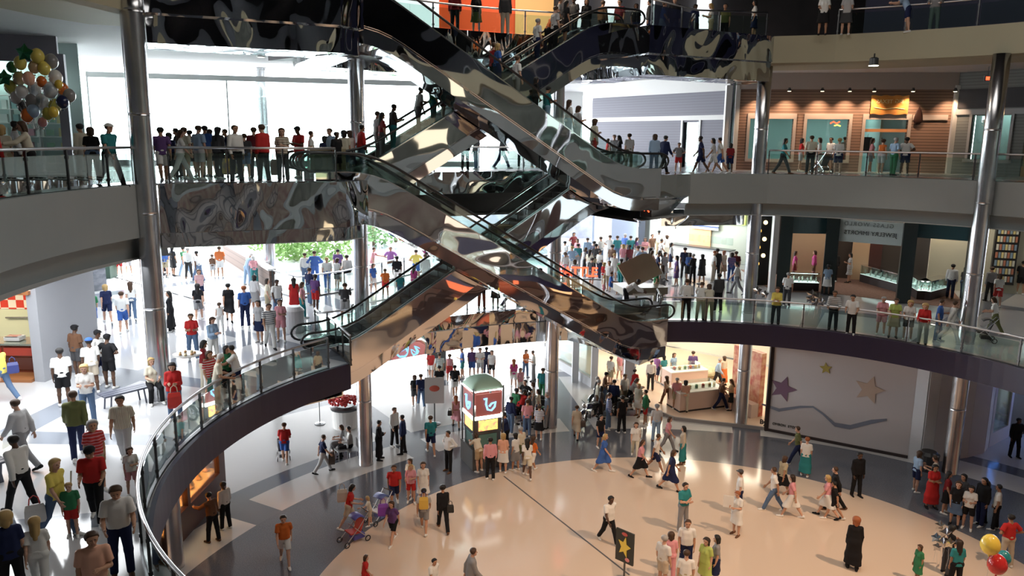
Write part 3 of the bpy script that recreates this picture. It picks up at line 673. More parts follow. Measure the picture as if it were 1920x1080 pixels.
# red and white tile check band, each tile inlaid in the kitchen wall
def check(name, c1, c2, s, rough=.35):
    m = mat(name, c1, rough); N, L, b = nt(m); tc = N.new('ShaderNodeTexCoord'); ck = N.new('ShaderNodeTexChecker')
    ck.inputs['Scale'].default_value = s; ck.inputs[1].default_value = (*c1, 1); ck.inputs[2].default_value = (*c2, 1)
    mp = N.new('ShaderNodeMapping'); mp.inputs['Location'].default_value = (0, .013, 0); L.new(tc.outputs['Object'], mp.inputs[0]); L.new(mp.outputs[0], ck.inputs[0]); L.new(ck.outputs[0], b.inputs['Base Color']); return m
o = MB().box((0, 0, 0), (7.6, .01, .66)).obj('tile_band', check('red_white_tiles', (.62, .06, .04), (.78, .75, .68), 3.57)); o.location = (-19.3, 26.93, 7.38); tag(o, 'band of red and white checked tiles along the food counter wall', 'tile band')
g = MB(); g.wall((-24, 23.25), (fp[0], fp[1]), 8.3, 8.42, .25); g.wall((-24, 23.25), (fp[0], fp[1]), 8.98, 9.4, .25)
for k in range(8): g.box((-15.1-k*.75, 23.3, 8.7), (.06, .2, .6))
struct('trim_21', g, mat('wood_frame', (.35, .14, .05), .5))
g = MB(); g.wall((-24, 23.3), (fp[0], fp[1]), 8.42, 8.98, .04); o = g.obj('menu_board', noisy('lit_menu', (.9, .75, .5), (.8, .12, .05), 1.4, .5)); tag(o, 'backlit menu boards in orange and red above the food counter', 'menu board')
MM = MATS['lit_menu']; N_, L_, b_ = nt(MM); L_.new([n for n in N_ if n.type == 'VALTORGB'][0].outputs[0], b_.inputs['Emission Color']); b_.inputs['Emission Strength'].default_value = 1.6
g = MB(); g.box((-18.6, 24.2, Z2+.05), (7.0, 1.6, .1)); struct('trim_22', g, mat('wood_frame', (.35, .14, .05), .5))
t = thing('food_counter', 'wooden food counter with steel worktop and dark red panels', 'counter', (-17.6, 24.5, Z2+.1))
MB().box((0, 0, .95), (5.0, .9, .06)).obj('worktop', mat('counter_steel', (.45, .5, .42), .25, .8), t)
MB().box((0, .05, .46), (4.9, .75, .92)).obj('cabinet', mat('wood_red', (.20, .05, .025), .4), t)
for k in range(4): MB().box((-1.8+k*1.2, -.36, .7), (1.1, .06, .26)).obj('drawer', mat('drawer_red', (.40, .05, .03), .35), t)
for k in range(4): MB().box((-1.8+k*1.2, -.36, .3), (1.1, .05, .4)).obj('door', mat('wood_dark', (.10, .03, .02), .4), t)
t = thing('counter_scale', 'white scale standing on the steel food counter', 'scale', (-16.2, 24.5, Z2+1.1))
MB().box((0, 0, .06), (.5, .35, .12)).obj('body', M_WHITE, t); MB().box((0, -.05, .14), (.4, .28, .02)).obj('plate', M_CHROME, t)
g = MB(); g.tube([(-18, 26.85, 6.75), (-15.6, 26.85, 6.8)], .025, 8); tag(g.obj('wall_rail', M_STEEL), 'dark utensil rail fixed to the pale kitchen wall', 'rail')
lamp('AREA', 'counter_ceiling_light', (-18, 25, 8.2), 130, (1, .85, .6), 2.5, 1.2)
# stone block and litter bin on the terrace side
g = MB(); a = P2(168, 545, 2); b = P2(192, 541, 2); g.wall(a, b, Z2, Z2+1.7, .8)
tag(g.obj('stone_block', noisy('grey_stone', (.16, .17, .2), (.3, .31, .35), 2.2, .8, bump=.3, stretch=(1, 1, 2.5))), 'block of rough dark grey stone beside the litter bin', 'stone block')
def bin_(px, py, label, m, r=.35, h=1.15, lv=2):
    p = at(px, py, lv); t = thing('litter_bin', label, 'bin', p); MB().lathe([(r, 0), (r, h*.8)], n=20).obj('body', m, t, smooth=False)
    MB().lathe([(r*1.05, h*.8), (r*1.05, h*.86), (r*.7, h), (r*.3, h)], n=20).obj('lid', m, t); return t
p = at(201, 520, 2); t = thing('litter_bin', 'dark green square litter bin by the terrace', 'bin', p); MB().box((0, 0, .7), (.75, .75, 1.4)).obj('body', mat('bin_green', (.03, .07, .05), .4), t); MB().box((0, 0, 1.5), (.8, .8, .2)).obj('lid', mat('bin_green', (.03, .07, .05), .4), t); MB().box((0, -.4, 1.5), (.35, .02, .1)).obj('logo_plate', M_WHITE, t)
bin_(553, 622, 'pale grey round bin beside the lower escalator handrail', mat('pale_grey', (.62, .63, .64), .5), .38, 1.05)
# terrace planter walls and shrubbery beyond
M_PLANK = striped('planter_plank', (.14, .09, .07), (.06, .04, .03), 3, 'Z', .7, duty=.9)
pl = [P2(424, 488, 2), P2(474, 520, 2), P2(512, 546, 2)]
for k, (a, b, l) in enumerate(((pl[0], pl[1], 'far brown plank planter wall along the sunny terrace'), (pl[1], pl[2], 'near brown plank planter wall beside the grey haired couple'))):
    t = thing('planter_wall', l, 'planter', (0, 0, 0)); MB().wall(a, b, Z2, Z2+1.05, .3).obj('planks', M_PLANK, t); MB().wall(a, b, Z2+1.05, Z2+1.15, .4).obj('coping', M_WHITE, t); MB().wall(a, b, Z2, Z2+.08, .6).obj('kerb', M_WHITE, t)
railing([pl[2], P2(560, 560, 2), (-8.6, 38.5), (-4.5, 46.5), (2.5, 52)], Z2, 'terrace railing in front of the green shrubs', 2.0)
def leafy(name, label, cat, x, y, z, rx, ry, rz, n, m, seed, trunk=True, group=None, ls=.3):
    r = random.Random(seed); t = thing(name, label, cat, (x, y, z), 0, group); g = MB()
    for i in range(n):
        a = r.random()*2*PI; u = r.random()*2-1; q = math.sqrt(1-u*u); k = .65+.4*r.random()
        c = Vector((rx*q*math.cos(a)*k, ry*q*math.sin(a)*k, rz*(1+u*k)+(.0 if not trunk else 1.0)))
        d = Vector((r.uniform(-1, 1), r.uniform(-1, 1), r.uniform(-.6, 1))).normalized(); e = d.orthogonal().normalized(); s = ls*(.7+.6*r.random())
        g.add([c, c+d*s*.5+e*s*.28, c+d*s, c+d*s*.5-e*s*.28], [(0, 1, 2, 3)])
    g.obj('foliage', m, t)
    if trunk: MB().tube([(0, 0, -.5), (.05, 0, rz), (0, .1, rz*1.6)], .12, 8).obj('trunk', mat('bark', (.2, .14, .1), .8), t)
M_LEAF = noisy('shrub_leaf', (.16, .32, .08), (.30, .45, .16), 2.0, .6); M_LEAF2 = noisy('tree_leaf', (.10, .24, .08), (.22, .36, .15), 1.5, .6)
for k, (px, py, s) in enumerate(((455, 470, 1.0), (490, 478, 1.1), (525, 498, 1.15), (560, 512, 1.1), (600, 515, 1.2), (420, 462, 1.0))):
    d = at(px, py, 2); q = (d.x*1.12, d.y*1.12)
    leafy('shrub', 'leafy green shrub growing behind the terrace planter wall', 'shrub', q[0], q[1], Z2-.3, 1.9*s, 1.5, 1.1*s, 900, M_LEAF, k, False, 'shrubs behind the terrace wall')
for k, (px, Y, h, l) in enumerate(((700, 56, 2.2, 'tree with pale leaves beyond the terrace beside the second column'), (742, 58, 2.6, 'leafy tree beyond the terrace above the person in violet'), (655, 60, 2.0, 'small tree half hidden behind the second column'))):
    p = aty(px, 470, Y); leafy('tree', l, 'tree', p.x, p.y, Z2-1, 2.2, 1.8, h, 1000, M_LEAF2, 30+k, True, None, .34)
o = MB().wall((-14, 66), (8, 62), Z2-2, Z2+2.4, 1.5).obj('rock_wall', noisy('pale_rock', (.35, .36, .42), (.6, .6, .66), .9, .8, bump=.4)); tag(o, 'pale rocky wall beyond the terrace by the white shop pillars', 'rock wall')
# bench and tray table of the middle floor
def bench(a, b, label, h=.46):
    a = Vector(a); b = Vector(b); d = (b-a); L = d.length; t = thing('bench', label, 'bench', ((a.x+b.x)/2, (a.y+b.y)/2, Z2), math.atan2(d.y, d.x))
    m = mat('bench_blue', (.10, .11, .15), .4)
    g = MB()
    for k in (-.17, 0, .17): g.box((0, k, h), (L, .14, .05))
    g.obj('seat', m, t)
    for sx in (-1, 1):
        for sy in (-1, 1): MB().tube([(sx*(L/2-.15), sy*.2, 0), (sx*(L/2-.2), sy*.2, h-.02)], .025, 8).obj('leg', m, t)
    return t
bench(at(192, 772, 2), at(278, 750, 2), 'slatted dark bench with the seated woman in a yellow cap', .46)
bench(at(-20, 905, 2), at(12, 895, 2), 'end of a dark bench at the picture edge beside the walkers')

# ================================================================ middle storey, right: shops
def slabfloor(pts, z, m, name='floor'): g = MB(); g.poly(pts, z, z+.015); return struct(name, g, m)
# white pillars and pale walls behind the crowd
g = MB()
for px, w_ in ((1127, .9), (1212, .8)):
    d = dpx(px, 2, (0, 57), (20, 57)); g.box((d, 57, (Z2+10)/2), (w_*1.3, .8, 10.05-Z2))
struct('wall_pillar', g, M_WHITE)
g = MB(); g.wall((6, 58.5), (9.4, 58.5), Z2, 10.05, .2); struct('wall_pale_blue', g, mat('pale_blue_wall', (.45, .52, .66), .5))
g = MB(); g.wall((9.4, 57), (9.5, 54.6), Z2, 10.05, .3); struct('wall_dark_return', g, M_STEEL)
A4, B4 = (9.7, 54.2), (17.5, 46.5); L4_ = wlen(A4, B4)
g = MB(); g.wall(A4, offs(A4, B4, dpx(1445, 2, A4, B4)), Z2, 10.05, .2); struct('wall_food_back', g, mat('mint_white', (.62, .68, .60), .5))
def on(A, B, px, n): d = dpx(px, 2, A, B); return offs(A, B, d, n)
def board(name, label, A, B, p0, p1, z0, z1, m, n=-.2, t=.08, cat='sign'):
    g = MB(); g.wall(on(A, B, p0, n), on(A, B, p1, n), z0, z1, t); o = g.obj(name, m); tag(o, label, cat); return o
board('wall_panel', 'peach panel behind the food stand counter', A4, B4, 1290, 1330, 6.1, 7.65, mat('peach', (.9, .55, .3), .5), cat='panel')
board('menu_board', 'green and yellow illuminated menu board over the food stand', A4, B4, 1312, 1392, 8.0, 8.8, noisy('menu_green', (.55, .75, .1), (.9, .9, .4), 2, .5))
board('menu_board', 'dark menu board with a red melon slice above the food stand', A4, B4, 1256, 1282, 7.75, 8.5, noisy('menu_dark', (.1, .12, .12), (.7, .12, .1), 1.2, .5), -.4)
board('menu_board', 'white price board with blue bars beside the melon board', A4, B4, 1296, 1345, 7.5, 8.1, striped('menu_blue', (.75, .8, .85), (.1, .15, .35), 4, 'Z', .5, duty=.6), -.3)
m = MATS['menu_green']; b_ = m.node_tree.nodes['Principled BSDF']; b_.inputs['Emission Color'].default_value = (.7, .8, .2, 1); b_.inputs['Emission Strength'].default_value = .8
board('fruit_picture', 'small orange and yellow fruit picture on the mint wall', A4, B4, 1237, 1252, 7.6, 8.3, noisy('fruit', (.9, .35, .05), (.9, .8, .2), 2, .5), cat='picture')
t = thing('food_stand', 'bright white food stand counter behind the thick crowd', 'counter')
a = on(A4, B4, 1280, -1.6); b = on(A4, B4, 1392, -1.6)
MB().wall(a, b, Z2, Z2+1.0, .7).obj('counter', mat('white_gloss', (.8, .82, .8), .2), t); MB().wall(a, b, Z2+1.0, Z2+1.06, .85).obj('worktop', M_STEEL, t); MB().wall(a, b, Z2+1.35, Z2+1.8, .04).obj('sneeze_guard', M_SGLASS, t)
q = on(A4, B4, 1310, -3); lamp('AREA', 'food_stand_light', (q[0], q[1], 9.7), 420, (1, .97, .88), 5, 3)
lamp('AREA', 'shop_ceiling_light', (8, 52, 9.7), 420, (.95, .97, 1), 5, 4)
# red neon lettering hanging low above the crowd, seen over the escalator
p = aty(1078, 515, 35.0); t = thing('neon_sign', 'red glowing neon lettering standing above the escalator side', 'sign', (p.x, p.y, p.z), -.12)
letters('SEATTLE', .62, t, 0, 0, .12, emis('neon_letters', (1, .05, .02), 6), False, space=.85, bold=.01)
MB().bar((-1.2, .03, -.2), (1.2, .03, -.2), .05, .05).obj('frame_bar', M_STEEL, t); MB().bar((-.9, 0, -.45), (-.3, 0, -.45), .05, .1).obj('lower_line', emis('neon_letters', (1, .05, .02), 6), t)
MB().bar((0, .03, -.2), (0, .03, Z2-p.z), .06, .06).obj('stand', M_STEEL, t)
# jewelry shop with dark pillars and mirrored sign
J = [P2(1450, 547, 2), P2(1550, 549, 2), P2(1690, 566, 2), P2(1815, 580, 2)]
g = MB()
for px, py in ((1466, 547), (1551, 550), (1692, 567), (1815, 580)):
    q = P2(px, py, 2); g.box((q[0], q[1], (Z2+10)/2), (.62, .5, 10.05-Z2), -.35)
struct('wall_pillar_dark', g, mat('dark_green_pillar', (.02, .035, .035), .3))
g = MB(); q = P2(1449, 547, 2); g.box((q[0]-.1, q[1], (Z2+10)/2), (.28, .3, 10.05-Z2)); struct('trim_23', g, M_WHITE)
slabfloor([J[0], J[1], J[2], J[3], (24.5, 43), (14, 47)], Z2, noisy('brown_carpet', (.20, .11, .08), (.26, .15, .11), 8, .9))
JA, JB = (12.5, 46.5), (25.5, 42.5)
g = MB(); g.wall(offs(JA, JB, dpx(1452, 2, JA, JB)), JB, Z2, 10.05, .2); struct('wall_jewelry_back', g, mat('brown_shop_wall', (.07, .055, .05), .6))
g = MB(); g.wall(on(JA, JB, 1470, -.3), on(JA, JB, 1560, -.3), Z2, 8.4, .1); struct('wall_jewelry_niche', g, mat('beige_niche', (.55, .38, .24), .6))
g = MB(); g.wall(on(JA, JB, 1590, -.3), on(JA, JB, 1622, -.3), Z2, 9.2, .1); struct('wall_jewelry_niche', g, mat('beige_niche', (.55, .38, .24), .6))
g = MB(); g.wall(on(JA, JB, 1622, -.3), on(JA, JB, 1645, -.3), Z2, 9.2, .12); struct('door_1', g, mat('dark_wood_door', (.08, .03, .025), .4))
board('wall_cabinet', 'bright white illuminated cabinet at the back of the jewelry shop', JA, JB, 1755, 1800, 7.3, 8.2, emis('cabinet_glow', (.75, .95, .9), 1.6), -.5, .2, 'cabinet')
g = MB(); a, b = offs(J[0], J[1], .3, .3), offs(J[1], J[2], 0, .3)
g.wall(offs(J[0], J[1], .3, .25), offs(J[0], J[1], wlen(J[0], J[1]), .25), 8.55, 9.5, .08); g.wall(offs(J[2], J[3], 0, .25), offs(J[2], J[3], 3, .25), 8.7, 9.5, .08); struct('trim_24', g, mat('teal_glass_band', (.05, .12, .14), .2))
SA, SB = J[1], J[2]; Ls = wlen(SA, SB)
t = thing('shop_sign', 'pale hanging sign whose JEWELRY IMPORTS letters read backwards', 'sign', (0, 0, 0))
c = offs(SA, SB, Ls*.5, 0); t.location = (c[0], c[1]-.1, 8.82); t.rotation_euler.z = math.atan2(SB[1]-SA[1], SB[0]-SA[0])
MB().box((0, 0, 0), (Ls-.55, .08, 1.12)).obj('board', mat('sign_grey_green', (.55, .62, .60), .4), t)
ML = mat('sign_letter', (.04, .05, .05), .5)
letters('JEWELRY IMPORTS', .285, t, 0, -.05, -.08, ML, True, space=1.05); letters('GLASS WORLD', .28, t, -.1, -.05, .36, mat('sign_letter_faint', (.2, .24, .23), .5), True, space=1.3)
MB().lathe([(.14, -.05), (.14, -.06)], n=14).obj('roundel', ML, t).matrix_local = Matrix.Translation((Ls/2-.75, 0, .38)) @ Matrix.Rotation(PI/2, 4, 'X')
def showcase(label, a, b, z, d=.6, hb=.45, hg=.5):
    t = thing('glass_showcase', label, 'display case', (0, 0, 0))
    MB().wall(a, b, z, z+hb, d).obj('base', mat('case_base', (.03, .02, .02), .4), t)
    MB().wall(a, b, z+hb+hg, z+hb+hg+.04, d).obj('top', M_CHROME, t); MB().wall(a, b, z+hb+.0, z+hb+.02, d-.04).obj('lit_shelf', emis('case_glow', (.8, 1, .9), 1.5), t)
    L = wlen(a, b)
    for n in (-d/2+.01, d/2-.01): MB().wall(offs(a, b, 0, n), offs(a, b, L, n), z+hb+.02, z+hb+hg, .012).obj('glass_side', M_SGLASS, t)
    MB().wall(offs(a, b, .05, -.05), offs(a, b, L-.05, -.05), z+hb+hg-.05, z+hb+hg-.01, .05).obj('light_strip', emis('case_strip', (.85, 1, .95), 6), t)
    k = int(L/.22)
    for i in range(k):
        q = offs(a, b, .15+i*.22, -.1+.2*(i % 2)); MB().lathe([(.04, 0), (.015, .1), (.05, .18), (.02, .28)], (q[0], q[1], z+hb+.02), 8).obj('jewelry_stand', mat('pale_jewel', (.7, .75, .65), .25, .3), t)
    return t
showcase('glowing glass showcase at the edge of the jewelry shop, nearest the white pillar', P2(1474, 543, 2), P2(1532, 545, 2), Z2)
showcase('long curved glass showcase glowing deep inside the jewelry shop', P2(1620, 528, 2), P2(1690, 548, 2), Z2)
showcase('glass showcase between two dark pillars of the jewelry shop', P2(1702, 545, 2), P2(1730, 562, 2), Z2); showcase('glass showcase with jewelry stands beside the person in white shirt', P2(1732, 562, 2), P2(1768, 552, 2), Z2)
for px in (1500, 1610, 1680, 1740):
    q = on(JA, JB, px, -2.2); lamp('POINT', 'jewelry_downlight', (q[0], q[1], 9.2), 45, (1, .75, .5), .1)
# video shop to the right of the steel column
g = MB(); g.wall((22.5, 41.5), (29, 39.5), Z2, 10.05, .15); struct('wall_video_shop', g, mat('cream_wall', (.6, .58, .45), .6))
t = thing('video_shelf', 'tall black wall rack packed with cases right of the column', 'shelf', (0, 0, 0))
VA, VB = (22.5, 41.2), (29, 39.2)
g = MB(); g.wall(on(VA, VB, 1853, 0), on(VA, VB, 1898, 0), Z2+.5, 9.3, .25); g.obj('rack', M_BLACK, t)
a = on(VA, VB, 1856, -.14); b = on(VA, VB, 1895, -.14); L = wlen(a, b)
for r_ in range(9):
    for c_ in range(7):
        q = offs(a, b, (c_+.5)*L/7); cc = [(.7, .7, .6), (.5, .2, .12), (.25, .35, .45), (.75, .65, .3)][(r_*3+c_*5) % 4]
        MB().box((q[0], q[1], Z2+.8+r_*.42), (L/7*.75, .04, .3), math.atan2(b[1]-a[1], b[0]-a[0])).obj('case', mat('case%d' % ((r_*3+c_*5) % 4), cc, .4), t)
lamp('POINT', 'shop_ceiling_light', (23.5, 38.5, 9.2), 90, (1, .9, .75), .2)
# neon strip of the shop tucked left of the jewelry pillar
q = P2(1432, 540, 2); t = thing('lit_stand', 'narrow dark stand with orange and yellow lights beside the steel column', 'stand', (q[0], q[1]+1, Z2))
MB().box((0, 0, 1.9), (.9, .4, 3.8)).obj('body', M_BLACK, t)
for k in range(6): MB().ball((-.2+.3*(k % 2), -.22, 1.2+k*.45), .12, 10, 6).obj('lamp_globe', emis('stand_glow%d' % (k % 2), ((1, .5, .1), (1, .8, .4))[k % 2], 2.5), t, smooth=True)
# hanging neon figure under the upper deck
p = aty(1212, 372, 31.6); t = thing('neon_sign', 'small vertical neon sign in green, yellow and red under the upper deck', 'sign', (p.x, p.y, p.z))
MB().box((0, 0, 0), (.45, .12, 1.5)).obj('panel', M_BLACK, t)
for k, c in enumerate(((.1, 1, .2), (1, .6, .05), (1, .12, .03), (1, .7, .1), (1, .1, .03))):
    g = MB(); g.tube([(-.14+.05*(k % 3), -.08, .5-k*.25), (.0, -.08, .6-k*.25), (.12-.04*(k % 2), -.08, .45-k*.25)], .03, 6); g.obj('tube', emis('neon_c%d' % k, c, 3), t)
MB().bar((0, 0, .7), (0, 0, 1.2), .03, .03).obj('hanger', M_STEEL, t)
# mirrored band and hanging sign under the deck
A5, B5 = P2(1262, 0, 2) if False else (6.6, 34.6), (10.6, 35.6)
g = MB(); g.wall(A5, B5, 9.45, 10.2, .1); struct('trim_25', g, MATS['wavy_mirror_soft'])

# ================================================================ lower floor
Z1 = 0.0
SWA, SWB = P2(1437, 806, 1), P2(1702, 858, 1)
M_STARW = mat('hoarding_white', (.62, .58, .58), .7)
g = MB(); g.wall(SWA, SWB, 0, 4.6, .15)
o = struct('wall_hoarding', g, M_STARW)
g = MB(); g.wall(offs(SWA, SWB, 0, -.1), offs(SWA, SWB, wlen(SWA, SWB), -.1), 0, .12, .08); q = offs(SWA, SWB, 0, -.1); g.box((q[0], q[1], 2.3), (.16, .16, 4.6)); g.wall(offs(SWA, SWB, 0, -.1), offs(SWA, SWB, wlen(SWA, SWB), -.1), 4.4, 4.6, .08); struct('trim_26', g, mat('hoarding_edge', (.03, .02, .02), .6))
def on_wall(mb_pts, A, B, z0, t, name, m, label, cat, d0, n=-.085):
    """flat shape (x along wall, z up) fixed to the wall face"""
    k = len(mb_pts); g = MB(); f = lambda x, z, o: offs(A, B, d0+x, n-o)+(z0+z,)
    g.add([f(x, z, 0) for x, z in mb_pts]+[f(x, z, t) for x, z in mb_pts], [tuple(range(k))[::-1], tuple(range(k, 2*k))]+[(i, (i+1) % k, k+(i+1) % k, k+i) for i in range(k)])
    o = g.obj(name, m); tag(o, label, cat); return o
def star(r, rot=0, ri=.45): return [((r if i % 2 == 0 else r*ri)*math.sin(rot+PI*i/5), (r if i % 2 == 0 else r*ri)*math.cos(rot+PI*i/5)) for i in range(10)]
DW = lambda px: dpx(px, 1, SWA, SWB)
def zw(px, py):
    d = _F+_R2*(px-960)/FPX-_U2*(py-540)/FPX; q = offs(SWA, SWB, DW(px)); return 13.2+d[2]*(q[1]/d[1])
on_wall(star(.62, .25), SWA, SWB, zw(1484, 728), .02, 'wall_star', mat('star_mauve', (.20, .11, .17), .6), 'large mauve star on the white hoarding above the small lettering', 'star decoration', DW(1484))
on_wall(star(.28, -.1), SWA, SWB, zw(1563, 690), .02, 'wall_star', mat('star_yellow', (.42, .34, .08), .6), 'small yellow star near the top of the white hoarding', 'star decoration', DW(1563))
on_wall(star(.64, .2), SWA, SWB, zw(1650, 730), .02, 'wall_star', mat('star_peach', (.58, .45, .36), .6), 'large peach star on the hoarding, farthest from the lettering', 'star decoration', DW(1650))
wv = [(1446, 757, 3), (1480, 768, 6), (1520, 762, 4), (1545, 762, 3), (1565, 775, 4), (1590, 795, 7), (1620, 800, 8), (1660, 790, 8), (1690, 786, 4)]
up = [(DW(x)-DW(1446), zw(x, y-h/2)-2) for x, y, h in wv]; dn = [(DW(x)-DW(1446), zw(x, y+h/2)-2) for x, y, h in wv]
on_wall(up+dn[::-1], SWA, SWB, 2, .015, 'wall_ribbon', mat('ribbon_blue', (.22, .24, .30), .6), 'long wavy blue-grey ribbon painted across the white hoarding', 'ribbon decoration', DW(1446))
q = offs(SWA, SWB, DW(1485), -.1); t = thing('wall_lettering', 'small black lettering low on the white hoarding', 'lettering', (q[0], q[1], zw(1485, 797)), math.atan2(SWB[1]-SWA[1], SWB[0]-SWA[0]))
ML2 = mat('black_letters', (.02, .02, .02), .6)
letters('By', .30, t, -.78, 0, 0, ML2, bold=.01); letters('OMBON  STORE', .16, t, .22, 0, .03, ML2)
# curved white return walls and the right-hand shopfront
ret = [SWB, P2(1725, 866, 1), P2(1745, 866, 1), (19.6, 31.4), (20.6, 31.9), P2(1850, 838, 1)]
g = MB()
for a, b in zip(ret[:-1], ret[1:]): g.wall(a, b, 0, 4.6, .12)
struct('wall_return', g, M_WALLW)
SC, SD = P2(1850, 838, 1), P2(1888, 818, 1)
g = MB(); panelled(g, SC, SD, 0, 4.6, .15, [(.25, wlen(SC, SD)-.25, .6, 4.0)]); struct('wall_shop_right', g, M_WHITE)
g = MB(); g.wall(offs(SC, SD, .25), offs(SC, SD, wlen(SC, SD)-.25), .6, 4, .02); struct('window_9', g, M_SGLASS)
g = MB(); g.wall(offs(SC, SD, -.5, .8), offs(SC, SD, 3, .8), 0, 4.6, .1); struct('wall_shop_inner', g, mat('green_grey_wall', (.35, .42, .33), .6))
q = offs(SC, SD, 1, .5); lamp('POINT', 'display_lamp', (q[0], q[1], 3.8), 25, (.9, 1, .8), .1)
g = MB(); g.wall(offs(SC, SD, wlen(SC, SD)), (27.5, 38), 0, 4.6, .15); struct('wall_doorway', g, M_DARK)
o = thing('floor_lamp', 'tall thin floor lamp with round base before the white return wall', 'lamp', P2(1752, 858, 1)+(0,)); MB().lathe([(.28, 0), (.28, .03), (.03, .06)], n=20).obj('base', M_STEEL, o); MB().tube([(0, 0, .05), (0, 0, 2.6)], .02, 8).obj('pole', M_STEEL, o)
bin_(1738, 880, 'dark round bin with pale lid in front of the white return wall', M_STEEL, .4, .8, 1)
# bright shop on the lower floor
K = [P2(1115, 735, 1), (7.9, 35.5), (11.4, 34.35), (12.0, 34.6), (16, 44), (9, 50), (2.5, 48)]
slabfloor([(4.6, 40.2), (7.9, 35.5), (11.8, 34.35), (16, 44), (9, 50), (3.2, 47)], 0, noisy('shop_floor_peach', (.80, .62, .48), (.84, .66, .52), .5, .25))
g = MB(); g.wall((4.6, 40.2), (7.9, 35.5), 0, .16, .08); g.wall((7.9, 35.5), (11.8, 34.3), 0, .16, .08); struct('trim_27', g, mat('grey_kerb', (.30, .28, .28), .5))
g = MB(); g.wall((2.2, 50), (9.5, 50), 0, 4.7, .2); g.wall((9.5, 50), (17, 44), 0, 4.7, .2); g.wall((17, 44), (12.3, 34.6), 0, 4.7, .2); struct('wall_bright_shop', g, mat('cream_bright', (.82, .78, .66), .5))
g = MB(); q = P2(1205, 792, 1); g.box((q[0]-.2, 38.6, 2.35), (.5, .5, 4.7)); q = P2(1078, 716, 1); g.box((q[0], q[1], 2.35), (.35, .35, 4.7)); q = (4.5, 40.3); g.box((q[0], q[1], 2.35), (.35, .35, 4.7)); struct('wall_pillar', g, M_WALLW)
g = MB(); g.wall((2.8, 44.2), (4.5, 40.3), 0, .5, .3); struct('trim_28', g, M_WALLW)
g = MB(); g.wall((2.8, 44.2), (4.5, 40.3), .5, 4.5, .02); struct('window_10', g, M_SGLASS)
o = MB().box((0, 0, 0), (2.2, .06, 1.6)).obj('wall_painting', noisy('faded_painting', (.7, .62, .58), (.55, .25, .22), 1.6, .6, stretch=(1.5, 1, 1))); o.location = (4.6, 46.5, 2.6); o.rotation_euler.z = -.2; tag(o, 'faded reddish painting inside the lower shop window', 'painting')
for q in ((5, 45), (9, 40.5), (13, 39.5), (9.5, 46)): lamp('AREA', 'shop_ceiling_light', (q[0], q[1], 4.5), 190, (1, .88, .68), 2.6)
def island(label, c, L, W_, rz, m, h=.95):
    t = thing('shop_counter', label, 'counter', (c[0], c[1], .015), rz); MB().box((0, 0, h/2), (L, W_, h)).obj('cabinet', m, t); MB().box((0, 0, h+.03), (L+.06, W_+.06, .05)).obj('top', M_WHITE, t)
    MB().box((0, 0, .04), (L+.02, W_+.02, .08)).obj('plinth', M_BLACK, t)
    MB().box((0, 0, h+.22), (L*.7, W_*.5, .3)).obj('glass_dome', M_SGLASS, t)
    for k in range(5): MB().ball((-L*.3+k*L*.15, 0, h+.12), .09, 8, 6).obj('sweet_jar', mat('sweets%d' % (k % 3), ((.7, .15, .1), (.8, .6, .3), (.3, .5, .3))[k % 3], .4), t, smooth=True)
    return t
MPK = mat('counter_pink', (.72, .55, .48), .4)
q = at(1308, 768, 1); island('pale pink shop counter standing near the front of the bright lower shop', (q.x, q.y+.5), 2.6, 1.2, .35, MPK)
q = at(1290, 735, 1); island('pale counter with glass domes in the middle of the bright lower shop', (q.x, q.y+1.0), 2.2, 1.1, .3, MPK)
q = at(1320, 715, 1); t = thing('shop_basket', 'pale wicker display basket heaped behind the shop counters', 'basket', q); MB().lathe([(.5, 0), (.75, .5), (.8, .55)], n=20).obj('basket', noisy('wicker', (.6, .5, .3), (.45, .36, .2), 14, .8), t); MB().ball((0, 0, .55), .7, 14, 8, (1, 1, .5)).obj('contents', noisy('pale_sweets', (.8, .75, .5), (.6, .5, .3), 9, .6), t, smooth=True)
t = thing('display_rack', 'tall rack of orange and red goods behind the lower steel column', 'shelf', (11.75, 36.9, 0), -1.1)
MB().box((0, 0, 1.6), (1.9, .3, 3.2)).obj('rack', noisy('orange_goods', (.85, .5, .3), (.6, .12, .08), 3.5, .5), t); MB().box((0, -.35, .35), (1.9, .5, .7)).obj('base_cabinet', MPK, t)
# orange-lit display window under the middle deck
KA, KB = (-10.95, 21.0), (-10.75, 27.2); LK = wlen(KA, KB)
MWD = mat('dark_mahogany', (.09, .03, .02), .35)
g = MB(); panelled(g, KB, KA, 0, 4.6, .2, [(.5, 2.9, 1.0, 2.9), (3.1, 5.6, 1.0, 2.9)]); struct('wall_display_front', g, MWD)
g = MB(); g.wall((-12.6, 20.5), (-12.6, 27.3), 0, 4.6, .1); struct('wall_display_back', g, noisy('gold_paper', (.9, .55, .2), (.8, .35, .1), 2, .5))
g = MB(); g.wall((-12.6, 27.2), (-10.75, 27.2), 0, 4.6, .15); struct('wall_display_end', g, MWD)
g = MB(); g.box((-11.7, 24.2, .95), (1.6, 6.0, .1)); struct('trim_29', g, mat('gold_shelf', (.85, .5, .2), .4))  # shelf colour imitates the warm glow of the display
g = MB(); g.wall(offs(KB, KA, .5), offs(KB, KA, 5.6), 1.0, 2.9, .02); struct('window_11', g, M_SGLASS)
lamp('AREA', 'display_lamp', (-11.7, 24.3, 4.3), 1000, (1, .62, .32), 1.4, 5)
VP = ['plain rounded', 'wide low', 'tall slim', 'dark-rimmed']
for i in range(22):
    r = .08+.08*rg.random(); o = MB().lathe([(r*.6, 0), (r, r), (r*.5, r*2.2), (r*.7, r*2.6)], n=12).obj('brass_vase', mat('brass', (.9, .6, .25), .25, .7), smooth=True)
    o.location = (-11.2-.4*(i % 3), 21.8+i*.24, 1.0); tag(o, 'small brass vase in the orange-lit display window under the deck', 'vase', 'vases in the orange display window')
